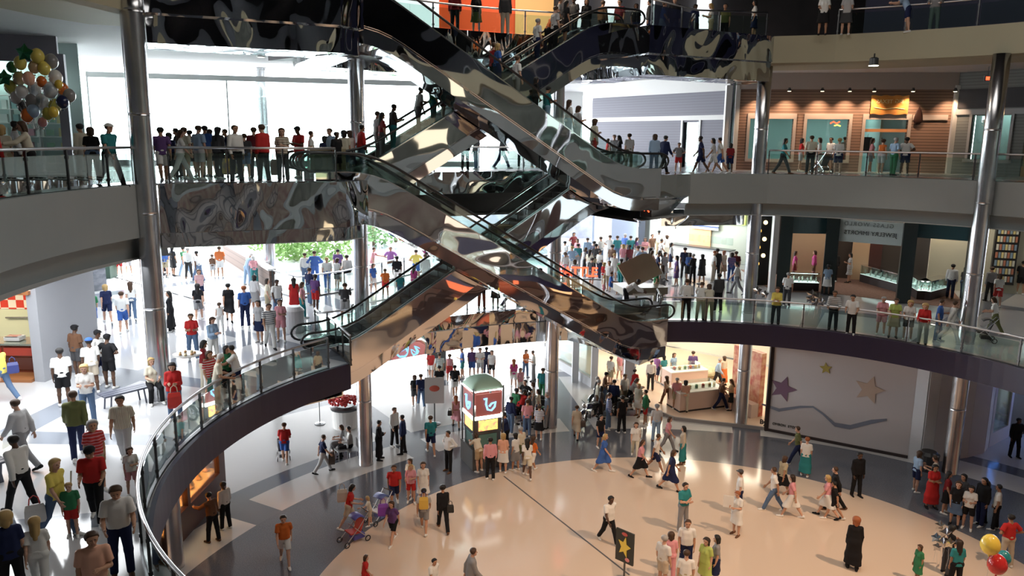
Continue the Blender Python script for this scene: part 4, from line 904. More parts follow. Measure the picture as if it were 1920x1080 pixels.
# kiosk with green domed roof
def kiosk():
    p = at(903, 880, 1); t = thing('information_kiosk', 'tall square kiosk with green domed roof and glowing panels', 'kiosk', (p.x, p.y+.75, 0), .42); t.scale = (.98, .98, .87)
    MS = mat('kiosk_frame', (.12, .13, .14), .3, .8); w_ = 1.15
    MB().box((0, 0, .5), (w_*1.25, w_*1.25, 1.0)).obj('base', mat('kiosk_base', (.10, .10, .10), .4), t)
    MB().box((0, 0, 1.35), (w_, w_, .7)).obj('shaft', MS, t)
    MB().box((0, 0, 2.05), (w_*1.05, w_*1.05, .75)).obj('lower_panels', MS, t)
    for sx, sy, r in ((0, -1, 0), (-1, 0, -PI/2), (1, 0, PI/2), (0, 1, PI)):
        o = MB().box((0, 0, 0), (.85, .02, .5)).obj('coloured_panel', M_KP, t); o.location = (sx*w_*.54, sy*w_*.54, 2.1); o.rotation_euler.z = r
        o = MB().box((0, 0, 0), (1.2, .04, .16)).obj('light_strip', emis('kiosk_strip', (1, .98, .85), 4.5), t); o.location = (sx*w_*.57, sy*w_*.57, 2.5); o.rotation_euler.z = r
        o = MB().box((0, 0, 0), (1.1, .03, 1.05)).obj('picture_panel', mat('kiosk_red', (.33, .10, .09), .4, 0, (.33, .08, .07), .35), t); o.location = (sx*w_*.55, sy*w_*.55, 3.12); o.rotation_euler.z = r
        g = MB(); g.tube([(-.22, 0, .3), (-.1, 0, .33), (-.12, 0, .05), (-.05, 0, -.22), (.12, 0, -.28), (.26, 0, -.12), (.3, 0, .1), (.12, 0, .05), (.02, 0, -.08)], .045, 8)
        o = g.obj('blue_horn_tube', emis('kiosk_blue', (.25, .6, 1), 2.2), t, smooth=True); o.location = (sx*(w_*.55+.05), sy*(w_*.55+.05), 3.1); o.rotation_euler.z = r
        o = MB().box((0, 0, 0), (1.15, .3, .03)).obj('top_light', emis('kiosk_top', (1, 1, .95), 3), t); o.location = (sx*w_*.56, sy*w_*.56, 3.78); o.rotation_euler.z = r; o.rotation_euler.x = -.5
        o = MB().box((0, 0, 0), (.8, .02, .6)).obj('glass_door', mat('kiosk_glassdark', (.1, .22, .2), .2), t); o.location = (sx*w_*.51, sy*w_*.51, 1.35); o.rotation_euler.z = r
    for sx in (-1, 1):
        for sy in (-1, 1): MB().tube([(sx*w_*.57, sy*w_*.57, 1.0), (sx*w_*.57, sy*w_*.57, 3.95)], .035, 8).obj('corner_post', MS, t)
    g = MB(); n = 10; V = []
    for i in range(n+1):
        for j in range(n+1):
            x, y = (i/n*2-1), (j/n*2-1); V.append((x*w_*.6, y*w_*.6, 3.85+.5*max(0, 1-max(abs(x), abs(y))**2)**.7))
    g.add(V, [(i*(n+1)+j, (i+1)*(n+1)+j, (i+1)*(n+1)+j+1, i*(n+1)+j+1) for i in range(n) for j in range(n)])
    g.obj('domed_roof', mat('verdigris', (.40, .60, .48), .5), t, smooth=True)
    return t
M_KP = noisy('kiosk_colours', (.9, .7, .15), (.85, .25, .15), 6, .5); b_ = M_KP.node_tree.nodes['Principled BSDF']
M_KP.node_tree.links.new([n for n in M_KP.node_tree.nodes if n.type == 'VALTORGB'][0].outputs[0], b_.inputs['Emission Color']); b_.inputs['Emission Strength'].default_value = 1.6
kiosk()
p = at(820, 690, 1); t = thing('information_kiosk', 'distant dark kiosk with green umbrella-like roof under the mirrored deck', 'kiosk', (p.x, p.y, 0)); MB().box((0, 0, 1.5), (1.1, 1.1, 3.0)).obj('body', mat('kiosk_dark', (.05, .06, .06), .4), t); MB().lathe([(1.1, 0), (.8, .35), (.3, .6), (.02, .68)], (0, 0, 3.0), 16).obj('domed_roof', mat('verdigris', (.40, .60, .48), .5), t, smooth=True); MB().box((.1, -.57, 2.3), (.5, .02, .7)).obj('yellow_figure', mat('olive_yellow', (.5, .45, .1), .5), t)
# poster signs on stands
def poster(label, px, py, w_, h, zc, m, rz=0, tilt=0, fig=None):
    p = at(px, py, 1); t = thing('poster_stand', label, 'sign', p, rz)
    MB().box((0, 0, zc), (w_, .05, h)).obj('board', m, t); MB().tube([(0, .02, 0), (0, .02, zc-h/2)], .03, 8).obj('pole', M_STEEL, t); MB().lathe([(.28, 0), (.28, .04), (.04, .07)], n=16).obj('base', M_STEEL, t)
    return t
t = poster('black sign on a pole with a big yellow star, on the round floor', 1168, 1112, .62, 1.0, 1.5, mat('sign_black', (.03, .035, .03), .4), -.75)
k = star(.42, .2); g = MB(); g.add([(x*.55, -.03, 1.5+z*.8) for x, z in k]+[(x*.55, -.045, 1.5+z*.8) for x, z in k], [tuple(range(10)), tuple(range(10, 20))]+[(i, (i+1) % 10, 10+(i+1) % 10, 10+i) for i in range(10)]); g.obj('yellow_star', mat('star_gold', (.85, .65, .1), .5), t)
o = MB().ball((.12, -.035, 1.13), .08, 10, 6, (1, .15, .8)).obj('pink_spot', mat('pink_spot', (.8, .3, .3), .5), t); o = MB().ball((0, -.035, 1.9), .07, 10, 6, (1.5, .15, .8)).obj('red_spot', mat('red_spot', (.6, .12, .1), .5), t)
t = poster('white poster with a red picture on a stand beside the walkers', 815, 795, .9, 1.25, 1.65, mat('poster_white', (.68, .68, .66), .5), .1)
MB().ball((0, -.03, 1.75), .22, 12, 6, (1.1, .1, .7)).obj('red_picture', mat('poster_red', (.6, .12, .08), .5), t)
# planter of red flowers with seats by the second column
p = at(648, 800, 1); t = thing('flower_planter', 'round white planter full of red flowers beside the second column', 'planter', p)
MB().lathe([(.55, 0), (.6, .5), (.62, .95), (.5, .95)], n=24).obj('tub', M_WHITE, t); MB().lathe([(.66, .9), (.7, 1.0), (.4, 1.05)], n=24).obj('rim', M_STEEL, t)
r = random.Random(2); g = MB()
for i in range(160):
    a = r.random()*2*PI; d = r.random()**.5*.72; g.ball((d*math.cos(a), d*math.sin(a), 1.15+.25*(1-d)+r.random()*.08), .07, 6, 4)
g.obj('red_blooms', mat('bloom_red', (.55, .03, .03), .6), t)
p = at(600, 795, 1); t = thing('barrier_post', 'thin metal queue post standing alone on the pale lower floor', 'post', p); MB().lathe([(.25, 0), (.25, .03), (.03, .05)], n=16).obj('base', M_STEEL, t); MB().tube([(0, 0, 0), (0, 0, 1.5)], .02, 8).obj('pole', M_STEEL, t)
def chair(px, py, rz, label, lv=1):
    p = at(px, py, lv); t = thing('chair', label, 'chair', p, rz, 'metal seats by the second column'); ms = mat('chair_grey', (.35, .35, .36), .4, .5)
    MB().box((0, 0, .45), (.46, .44, .05)).obj('seat', ms, t); MB().box((0, -.21, .72), (.44, .04, .4)).obj('backrest', ms, t)
    for sx in (-1, 1):
        for sy in (-1, 1): MB().tube([(sx*.2, sy*.19, 0), (sx*.2, sy*.19, .44)], .015, 6).obj('leg', M_CHROME, t)
chair(640, 862, 2.2, 'grey metal chair of the seated person in dark trousers'); chair(662, 862, 2.0, 'empty grey metal chair against the second column')
# pale box at the escalator landings
for px, py, lv, s, l in ((600, 338, 3, (1.2, .7, 1.0), 'tan box standing on the upper mirrored landing by the escalator rail'), ):
    p = at(px, py, lv); t = thing('wooden_box', l, 'box', (p.x, p.y+1.0, p.z), .4); MB().box((0, 0, s[2]/2), s).obj('body', mat('tan_board', (.42, .34, .20), .6), t); MB().box((0, 0, s[2]+.02), (s[0]+.04, s[1]+.04, .04)).obj('lid', mat('tan_board_light', (.5, .42, .27), .6), t)
p = aty(950, 445, 32); t = thing('wooden_box', 'tan box glimpsed through the lowest escalator crossing', 'box', (p.x, p.y, p.z-.5), .5); MB().box((0, 0, .5), (1.3, .8, 1.0)).obj('body', mat('tan_board', (.42, .34, .20), .6), t); MB().box((0, 0, 1.02), (1.36, .86, .04)).obj('lid', mat('tan_board_light', (.5, .42, .27), .6), t)
for sx in (-.5, .5): MB().tube([(sx, 0, 0), (sx, 0, -.9)], .03, 6).obj('leg', M_STEEL, t)
p = at(1205, 590, 2); t = thing('piano', 'tan grand piano with its lid propped up beside the escalator foot', 'piano', (p.x+.2, p.y+2.2, Z2), .2)
TB = noisy('tan_lid', (.30, .24, .15), (.34, .27, .17), 1, .5)
out = [(-1.1, -.75), (1.1, -.75), (1.1, -.1), (.8, .3), (.2, .55), (-.4, .8), (-1.1, .75)]
MB().poly(out, .62, .95).obj('case', mat('piano_brown', (.20, .17, .12), .35), t)
o = MB().poly([(-.85, -.6), (.85, -.6), (.85, .5), (.5, .7), (-.85, .7)], 0, .10).obj('lid', TB, t); o.location = (0, 0, 1.0); o.rotation_euler = (math.radians(56), math.radians(-24), 0); o.location = (0, .1, 1.62)
for q in ((-.9, -.6), (.9, -.6), (0, .45)): MB().tube([(q[0], q[1], 0), (q[0], q[1], .62)], .06, 8).obj('leg', mat('piano_brown', (.2, .17, .12), .35), t)
MB().box((0, -.92, .68), (1.3, .3, .06)).obj('keyboard', mat('ivory', (.7, .68, .6), .3), t)
t = thing('grey_plinth', 'low grey plinth beside the foot of the lowest escalator', 'plinth', (at(1205, 600, 2).x, at(1205, 600, 2).y+.8, Z2)); MB().box((0, 0, .3), (2.4, .8, .6)).obj('body', M_WALLG, t)
# ================================================================ top storey glimpsed at the edge
Z4 = LV[4]
g = MB(); g.wall((-3.8, 40.6), (0.9, 40.6), Z4, 24, .1); struct('wall_orange', g, mat('orange_panel', (.80, .10, .02), .5))
g = MB(); g.wall((0.0, 40.4), (1.9, 40.4), Z4, 24, .1); struct('wall_yellow', g, mat('yellow_panel', (.75, .48, .2), .5))
g = MB(); g.wall((-7.4, 40.5), (-3.8, 40.5), Z4, 24, .1); struct('window_13', g, emis('lit_white', (.95, .97, 1), 1.6))
for x in (2.9, 4.4, 6.2, 9.0): 
    g = MB(); g.wall((x, 40.4), (x+.7, 40.4), Z4+1.2, 24, .1); struct('window_12', g, emis('lit_white', (.95, .97, 1), 1.6))
g = MB()
for a, b in zip(arc(OX, OY, 21.5, -20, 62, 20)[:-1], arc(OX, OY, 21.5, -20, 62, 20)[1:]): g.wall(a, b, Z4, 22, .1)
struct('wall_navy', g, mat('navy_wall', (.012, .014, .05), .5))
lamp('AREA', 'top_storey_fill', (0, 36, 22.5), 700, (1, .8, .6), 4)  # lamp added to brighten the orange and yellow panels

t = thing('neon_sign', 'tall jagged blue neon tube glowing beside the lower doorway', 'sign', (25.6, 34.2, 2.2), -.5)
g = MB(); g.tube([(-.5, 0, 0), (.1, 0, .5), (-.3, 0, 1.0), (.35, 0, 1.5), (-.1, 0, 2.2)], .05, 8); g.obj('blue_tube', emis('neon_blue', (.12, .3, 1), 14), t)
MB().box((0, .08, 1.1), (1.3, .05, 2.5)).obj('backboard', M_BLACK, t)
lamp('POINT', 'neon_glow_lamp', (25.4, 33.4, 2.2), 40, (.15, .3, 1), .3)
# ================================================================ people: bodies grown from blended round limbs
def surface(prims, h, cuts=(), k=.03, pad=.05):
    """closed surface of blended capsules. prim: (a, b, ra, rb, blend[, flat]); cut: (point, normal) keeps the side the normal points away from"""
    A = np.array([min(p[0][i]-p[2] if p[0][i]-p[2] < p[1][i]-p[3] else p[1][i]-p[3] for p in prims) for i in range(3)])-pad
    B = np.array([max(p[0][i]+p[2] if p[0][i]+p[2] > p[1][i]+p[3] else p[1][i]+p[3] for p in prims) for i in range(3)])+pad
    n = np.ceil((B-A)/h).astype(int)+1
    F = np.full(n, .3, np.float32); ax = [A[i]+h*np.arange(n[i]) for i in range(3)]
    for p in prims:
        a = np.array(p[0], float); b = np.array(p[1], float); ra, rb, kk = p[2], p[3], p[4]
        m = max(ra, rb)+kk+h*2
        lo = np.maximum(0, np.floor((np.minimum(a, b)-m-A)/h).astype(int)); hi = np.minimum(n, np.ceil((np.maximum(a, b)+m-A)/h).astype(int)+1)
        X = ax[0][lo[0]:hi[0], None, None]; Y = ax[1][None, lo[1]:hi[1], None]; Z = ax[2][None, None, lo[2]:hi[2]]
        d = b-a; L2 = d @ d
        if L2 < 1e-9: t = 0.0; dx, dy, dz = X-a[0], Y-a[1], Z-a[2]
        else:
            t = np.clip(((X-a[0])*d[0]+(Y-a[1])*d[1]+(Z-a[2])*d[2])/L2, 0, 1); dx, dy, dz = X-a[0]-t*d[0], Y-a[1]-t*d[1], Z-a[2]-t*d[2]
        D = np.sqrt(dx*dx+dy*dy+dz*dz)-(ra+(rb-ra)*t)
        if len(p) > 5:
            for pt, nn in p[5]: D = np.maximum(D, (X-pt[0])*nn[0]+(Y-pt[1])*nn[1]+(Z-pt[2])*nn[2])
        S_ = F[lo[0]:hi[0], lo[1]:hi[1], lo[2]:hi[2]]; hh = np.clip(.5+.5*(S_-D)/kk, 0, 1)
        F[lo[0]:hi[0], lo[1]:hi[1], lo[2]:hi[2]] = S_+(D-S_)*hh-kk*hh*(1-hh)
    for pt, nn in cuts:
        F = np.maximum(F, ((ax[0]-pt[0])*nn[0])[:, None, None]+((ax[1]-pt[1])*nn[1])[None, :, None]+((ax[2]-pt[2])*nn[2])[None, None, :])
    F[0] = F[-1] = .3; F[:, 0] = F[:, -1] = .3; F[:, :, 0] = F[:, :, -1] = .3
    # surface nets
    ins = F < 0; nx, ny, nz = n
    c = np.zeros((nx-1, ny-1, nz-1, 3)); w_ = np.zeros((nx-1, ny-1, nz-1))
    for axis in range(3):
        o = [(0, 0), (0, 1), (1, 0), (1, 1)]
        for u, v in o:
            off = [0, 0, 0]; rem = [i for i in range(3) if i != axis]; off[rem[0]] = u; off[rem[1]] = v
            s0 = tuple(slice(off[i], off[i]+n[i]-1) for i in range(3)); off2 = list(off); off2[axis] += 1
            s1 = tuple(slice(off2[i], off2[i]+n[i]-1) for i in range(3))
            f0, f1 = F[s0], F[s1]; cr = (f0 < 0) != (f1 < 0)
            t = np.where(cr, f0/np.where(cr, f0-f1, 1), 0)
            for i in range(3): c[..., i] += np.where(cr, off[i]+(t if i == axis else 0), 0)
            w_ += cr
    act = w_ > 0; ids = np.full(act.shape, -1, int); ids[act] = np.arange(act.sum())
    I = np.argwhere(act); V = (I+c[act]/w_[act][:, None])*h+A
    Q = []
    for axis in range(3):
        s0 = [slice(1, n[i]-1) for i in range(3)]; s1 = list(s0); s0[axis] = slice(0, n[axis]-1); s1[axis] = slice(1, n[axis])
        a, b = ins[tuple(s0)], ins[tuple(s1)]; E_ = np.argwhere(a != b)
        base = E_.copy()
        for i in range(3):
            if i != axis: base[:, i] += 1
        sg = a[tuple(E_.T)]; r1, r2 = [(1, 2), (2, 0), (0, 1)][axis]
        def g_(d1, d2):
            q = base.copy(); q[:, r1] -= d1; q[:, r2] -= d2; return ids[tuple(q.T)]
        q = np.stack([g_(1, 1), g_(0, 1), g_(0, 0), g_(1, 0)], 1); q[~sg] = q[~sg][:, ::-1]; Q.append(q)
    return V, np.concatenate(Q)
def np_mesh(name, V, Q, nmat=1):
    me = bpy.data.meshes.new(name); me.vertices.add(len(V)); me.vertices.foreach_set('co', np.asarray(V, np.float32).ravel())
    me.loops.add(len(Q)*4); me.loops.foreach_set('vertex_index', np.asarray(Q, np.int32).ravel())
    me.polygons.add(len(Q)); me.polygons.foreach_set('loop_start', np.arange(0, len(Q)*4, 4, dtype=np.int32))
    me.polygons.foreach_set('use_smooth', np.ones(len(Q), bool)); me.update(calc_edges=True); me.validate()
    for i in range(nmat): me.materials.append(None)
    return me
def R_(ax_, deg):
    return np.array(Matrix.Rotation(math.radians(deg), 3, ax_))
def nrm(v): v = np.array(v, float); return v/np.linalg.norm(v)

class Pose:
    """joint positions of a standing height 1.72 figure facing +y"""
    def __init__(s, legs=((4, 0, 3), (-3, 4, 3)), arms=(((.12, 0, -1), (.05, .15, -1)),)*2, lean=0, head=(0, 0), sex='m', hip=.93, sit=False, curl=.5):
        f = sex == 'f'; s.f = f
        sw, hw = (.152, .092) if f else (.176, .086)
        s.sw, s.hw = sw, hw
        up = R_('X', -lean)
        H = np.array([0, 0, hip]); s.H = H; s.up = up
        s.T = lambda p: H+up @ (np.array(p, float)-[0, 0, .93])
        s.hip = [H+[sd*hw, 0, -.02] for sd in (-1, 1)]; s.knee = []; s.ank = []; s.toe = []
        for i, sd in enumerate((-1, 1)):
            fl, kn, ab = legs[i]; a, b = math.radians(fl), math.radians(ab)
            d = nrm([sd*math.sin(b), math.sin(a), -math.cos(a)]); k = s.hip[i]+d*.43
            a2 = math.radians(fl-kn); d2 = nrm([sd*math.sin(b)*.4, math.sin(a2), -math.cos(a2)]); an = k+d2*.415
            s.knee.append(k); s.ank.append(an)
            fp = min(0, fl-kn)*.55 if not sit else 0
            s.toe.append((math.radians(fp), sd*8))
        dz = min(a[2]-.0 for a in s.ank)-.065
        if sit: dz = min(a[2] for a in s.ank)-.065
        sh = np.array([0, 0, -dz])
        for L in (s.hip, s.knee, s.ank):
            for i in range(2): L[i] = L[i]+sh
        s.H = H = H+sh; s.T = lambda p: H+up @ (np.array(p, float)-[0, 0, .93])
        s.sh = [s.T([sd*sw, 0, 1.385]) for sd in (-1, 1)]; s.elb = []; s.wr = []; s.hd = []
        for i, sd in enumerate((-1, 1)):
            ua, fa = arms[i] if len(arms) > 1 else arms[0]
            u = up @ nrm([sd*ua[0], ua[1], ua[2]]); v = up @ nrm([sd*fa[0], fa[1], fa[2]])
            if len(ua) > 3: u = nrm([sd*ua[0], ua[1], ua[2]]); v = nrm([sd*fa[0], fa[1], fa[2]])
            e = s.sh[i]+u*.285; w = e+v*.25; s.elb.append(e); s.wr.append(w); s.hd.append(v)
        s.neck = s.T([0, .0, 1.45]); s.Rh = up @ R_('Z', head[1]) @ R_('X', -head[0])
        s.hc = s.T([0, .015, 1.50])+s.Rh @ np.array([0, .012, .105]); s.curl = curl
        s.q = .9 if f else 1.0
    def body(s):
        q = s.q; P = []; T = s.T; ap = P.append
        # torso
        for sd in (-1, 1):
            ap((T([sd*.055, .005, 1.30]), T([sd*.06, .01, 1.16]), .098*q, .088*q, .05)); ap((T([sd*.05, .01, 1.16]), T([sd*.055, 0, .99]), .086*q, .10, .05))
            ap((s.hip[0 if sd < 0 else 1]+[0, -.01, .03], T([sd*.05, -.015, .99]), .105, .10, .05))
            ap((T([sd*.05, 0, 1.345]), s.sh[0 if sd < 0 else 1], .075, .050*q, .04)); ap((T([sd*.02, -.01, 1.44]), T([sd*.11, -.01, 1.405]), .045, .035, .03))
            if s.f: ap((T([sd*.06, .075, 1.27]), T([sd*.062, .085, 1.255]), .05, .045, .04))
        ap((T([0, -.01, 1.42]), s.hc-s.Rh @ np.array([0, .01, .06]), .056*q, .052*q, .03))
        for i, sd in enumerate((-1, 1)):
            h, k, a = s.hip[i], s.knee[i], s.ank[i]
            ap((h, k, .088 if not s.f else .09, .052, .04)); m = k+(a-k)*.3; bk = np.array([0, -.012, 0])
            ap((k, m+bk, .05, .052, .03)); ap((m+bk, a, .052, .033, .03))
            pt, tw = s.toe[i]; fd = R_('Z', -tw) @ np.array([0, math.cos(pt), math.sin(pt)])
            ap((a-fd*.04+[0, 0, -.025], a+fd*.12+[0, 0, -.035], .034, .026, .02))
            e, w, v = s.elb[i], s.wr[i], s.hd[i]
            ap((s.sh[i], e, .050*q, .038*q, .03)); ap((e, e+(w-e)*.35, .038*q, .039*q, .02)); ap((e+(w-e)*.35, w, .039*q, .025*q, .02))
            # hand: palm, four fingers, thumb
            inw = np.array([-sd, 0, 0.]); side = nrm(np.cross(v, inw)) if abs(v @ inw) < .95 else np.array([0, 0, 1.])
            pn = nrm(inw-v*(inw @ v)) if abs(v @ inw) < .95 else nrm(np.cross(side, v))
            if side[1] < 0 or (abs(side[1]) < .2 and side[2] < 0): side = -side
            for t in (-.02, .0, .02): ap((w+v*.01+side*t*.6, w+v*.075+side*t, .017, .013, .012))
            for j, (o_, L) in enumerate(((.030, .072), (.010, .082), (-.011, .077), (-.030, .060))):
                b0 = w+v*.085+side*o_; b1 = b0+nrm(v+pn*.25*s.curl)*L*.5; b2 = b1+nrm(v*.8+pn*1.3*s.curl)*L*.5
                ap((b0-v*.01, b1, .0095, .0085, .003)); ap((b1, b2, .0085, .0075, .003))
            t0 = w+v*.025+side*.028; t1 = t0+nrm(v*.8+side*.8+pn*.3)*.04; t2 = t1+nrm(v+side*.25+pn*.4)*.03
            ap((t0, t1, .014, .011, .006)); ap((t1, t2, .011, .009, .004))
        # head
        Rh, c = s.Rh, s.hc; W_ = lambda p: c+Rh @ np.array(p, float)
        for sd in (-1, 1):
            ap((W_([sd*.022, -.02, .035]), W_([sd*.022, .015, .03]), .070, .066, .03)); ap((W_([sd*.03, .02, -.03]), W_([sd*.018, .045, -.065]), .045, .03, .03))
            ap((W_([sd*.082, -.005, .02]), W_([sd*.084, -.012, -.012]), .012, .009, .01))
            ap((W_([sd*.032, .078, .022]), W_([sd*.036, .078, .022]), .012, .011, .006))
        ap((W_([0, .02, -.05]), W_([0, .062, -.075]), .045, .024, .03)); ap((W_([0, .085, .015]), W_([0, .105, -.018]), .008, .014, .012))
        ap((W_([-.018, .083, -.048]), W_([.018, .083, -.048]), .009, .009, .006))
        return P
BODY_H = .0085
def lighter(me, ratio):
    """same shape with fewer faces"""
    o = bpy.data.objects.new('tmp', me); COL.objects.link(o); md = o.modifiers.new('d', 'DECIMATE'); md.ratio = ratio
    dg = bpy.context.evaluated_depsgraph_get(); m2 = bpy.data.meshes.new_from_object(o.evaluated_get(dg)); nm = me.name
    bpy.data.objects.remove(o); bpy.data.meshes.remove(me); m2.name = nm; m2.polygons.foreach_set('use_smooth', np.ones(len(m2.polygons), bool)); return m2
MESHC = {}
def body_mesh(key, po):
    if key in MESHC: return MESHC[key]
    V, Q = surface(po.body(), BODY_H)
    me = np_mesh('body_'+key, V, Q, 3)
    # eyes and lips carry their own colour
    L = (V-po.hc) @ po.Rh; c = L[Q].mean(1); mi = np.zeros(len(Q), np.int32)
    fr = c[:, 1] > .06
    mi[fr & (np.abs(np.abs(c[:, 0])-.032) < .014) & (np.abs(c[:, 2]-.021) < .009)] = 1
    mi[fr & (np.abs(c[:, 0]) < .024) & (np.abs(c[:, 2]+.049) < .008)] = 2
    me.polygons.foreach_set('material_index', mi); me = lighter(me, .14); MESHC[key] = me; return me
def garment(kind, key, po):
    kk = kind+'_'+key
    if kk in MESHC: return MESHC[kk]
    P = []; ap = P.append; T = po.T; q = po.q; up = po.up @ np.array([0, 0, 1.]); cuts = []; h = .0125
    def torso(o, zlo, longer=0, loose=.0):
        for sd in (-1, 1):
            hem = (T([0, 0, zlo]), -up); fl = [hem]
            ap((T([sd*.055, .005, 1.30]), T([sd*.062, .008, 1.14]), .098*q+o, .094*q+o+loose*.5, .05, fl)); ap((T([sd*.055, .008, 1.14]), T([sd*.06, 0, .92]), .094*q+o+loose*.5, .112+o+loose, .05, fl))
            ap((T([sd*.05, 0, 1.345]), po.sh[0 if sd < 0 else 1], .078+o, .050*q+o, .03, fl)); ap((T([sd*.03, -.01, 1.42]), T([sd*.11, -.01, 1.40]), .045+o, .035+o, .03))
            if po.f: ap((T([sd*.06, .075, 1.27]), T([sd*.062, .085, 1.255]), .05+o, .045+o, .04))
    def sleeves(o, mode):
        for i in range(2):
            a, e, w = po.sh[i], po.elb[i], po.wr[i]
            if mode == 'short': m = a+(e-a)*.72; d = nrm(e-a); ap((a, m+d*.05, .052*q+o, .062*q+o, .02, [(m, d)]))
            elif mode == 'long': ap((a, e, .053*q+o, .044*q+o, .02)); d = nrm(w-e); ap((e, w+d*.02, .044*q+o, .034*q+o, .02, [(w-d*.005, d)]))
    if kind in ('tee', 'polo', 'shirt', 'jacket', 'tank', 'blouse'):
        o = .012 if kind in ('tee', 'polo', 'tank') else .015
        torso(o+(.01 if kind == 'jacket' else 0), .90 if kind in ('tee', 'jacket', 'blouse') else .955, loose=.012 if kind != 'tank' else 0)
        sleeves(o+.004, {'tee': 'short', 'polo': 'short', 'shirt': 'long', 'jacket': 'long', 'blouse': 'short'}.get(kind))
        if kind in ('shirt', 'jacket', 'polo'): ap((T([0, .005, 1.44]), T([0, .012, 1.475]), .064*q+.008, .06*q+.008, .01, [(T([0, 0, 1.47]), up)]))
    if kind in ('dress', 'coat'):
        torso(.016, .8, loose=.01); sleeves(.018, 'short' if kind == 'dress' else 'long')
        zk = .55 if kind == 'dress' else .22
    if kind in ('skirt', 'dress', 'coat', 'longskirt'):
        zk = {'skirt': .52, 'dress': .5, 'coat': .20, 'longskirt': .2}[kind]
        dz = (.93-po.H[2])
        for i in range(2):
            k_ = po.knee[i]; a = po.ank[i]; hp = po.hip[i]; end = k_ if zk > .4 else k_+(a-k_)*.65
            pt = [(np.array([0, 0, zk-dz]), np.array([0, 0, -1.]))] if True else []
            w1 = .125 if zk > .4 else .12
            ap((hp+[0, 0, .05], k_, .115, w1, .08, pt)); 
            if zk < .4: ap((k_, a, w1, .14, .08, pt))
            else: ap((k_, k_+[0, 0, -.1], w1, .13, .08, pt))
        m = (po.knee[0]+po.knee[1])/2; ap((po.H, m, .12, .12, .08, pt))
        if zk < .4: ap((m, (po.ank[0]+po.ank[1])/2, .12, .13, .08, pt))
        cuts.append((T([0, 0, 1.03]), up)) if kind in ('skirt', 'longskirt') else None
    if kind in ('trousers', 'shorts', 'jeans'):
        o = .012
        wb = (T([0, 0, 1.04]), up)
        for i, sd in enumerate((-1, 1)):
            ap((po.hip[i]+[0, -.01, .03], T([sd*.04, -.005, 1.03]), .107+o, .10+o, .06, [wb]))
            hp, k_, a = po.hip[i], po.knee[i], po.ank[i]; d = nrm(k_-hp)
            if kind == 'shorts': e = hp+d*.33; ap((hp, e+d*.06, .092+o, .095, .03, [(e, d), wb]))
            else:
                ap((hp, k_, .09+o, .062+o, .03, [wb])); d2 = nrm(a-k_); ap((k_, a+d2*.03, .062+o, .052+o, .03, [(a+d2*.0, d2)]))
    V, Q = surface(P, h, [c for c in cuts if c])
    me = lighter(np_mesh(kk, V, Q), .16); MESHC[kk] = me; return me
def head_mesh(kind):
    """hair and caps, in head space"""
    if kind in MESHC: return MESHC[kind]
    P = []; ap = P.append; cuts = []
    face = (np.array([0, .045, .0]), nrm([0, 1, -.55]))
    o = .014
    if kind in ('short', 'bob', 'long', 'bun', 'bald', 'curly', 'ponytail', 'cap', 'hat', 'visor'):
        o2 = {'short': .013, 'curly': .034, 'bald': .004}.get(kind, .022)
        low = {'short': -.045, 'bald': -.03, 'cap': -.03, 'hat': -.03}.get(kind, -.06)
        fl = [(np.array([0, .052, .062]), nrm([0, 1, -.6])), (np.array([0, 0, low]), nrm([0, .25, -1.]))]
        for sd in (-1, 1): ap((np.array([sd*.022, -.022, .037]), np.array([sd*.022, .012, .036]), .070+o2, .067+o2, .02, fl))
    if kind in ('bob', 'curly'):
        for sd in (-1, 1): ap((np.array([sd*.07, -.02, .02]), np.array([sd*.075, -.03, -.10]), .035, .032, .03))
        ap((np.array([0, -.07, .0]), np.array([0, -.07, -.11]), .06, .055, .03)); 
    if kind == 'long':
        for sd in (-1, 1): ap((np.array([sd*.065, -.04, .02]), np.array([sd*.06, -.085, -.25]), .035, .03, .03))
        ap((np.array([0, -.075, .0]), np.array([0, -.10, -.30]), .06, .05, .03))
    if kind == 'bun': ap((np.array([0, -.10, .07]), np.array([0, -.115, .08]), .045, .04, .02))
    if kind == 'ponytail': ap((np.array([0, -.10, .04]), np.array([0, -.14, -.02]), .03, .03, .02)); ap((np.array([0, -.14, -.02]), np.array([0, -.12, -.18]), .03, .015, .02))
    V, Q = surface(P, .009, cuts, pad=.03); me = lighter(np_mesh('hair_'+kind, V, Q), .2); MESHC[kind] = me; return me
def cap_mesh(kind='cap'):
    kk = 'hat_'+kind
    if kk in MESHC: return MESHC[kk]
    P = []; fl = [(np.array([0, 0, .055]), np.array([0, 0, -1.]))]
    for sd in (-1, 1): P.append((np.array([sd*.022, -.022, .045]), np.array([sd*.022, .016, .045]), .092, .086, .02, fl))
    if kind == 'cap':
        fl2 = [(np.array([0, 0, .055]), np.array([0, .1, -1.])), (np.array([0, 0, .070]), np.array([0, .0, 1.]))]
        for sd in (-1, 0, 1): P.append((np.array([sd*.03, .06, .062]), np.array([sd*.03, .135, .062]), .05, .04, .01, fl2))
    else:
        for i in range(12):
            a = i*PI/6; P.append((np.array([.09*math.cos(a), .1*math.sin(a), .062]), np.array([.14*math.cos(a), .15*math.sin(a), .058]), .03, .02, .02, [(np.array([0, 0, .055]), np.array([0, 0, -1.])), (np.array([0, 0, .07]), np.array([0, 0, 1.]))]))
    V, Q = surface(P, .008, [], pad=.03); me = lighter(np_mesh(kk, V, Q), .2); MESHC[kk] = me; return me
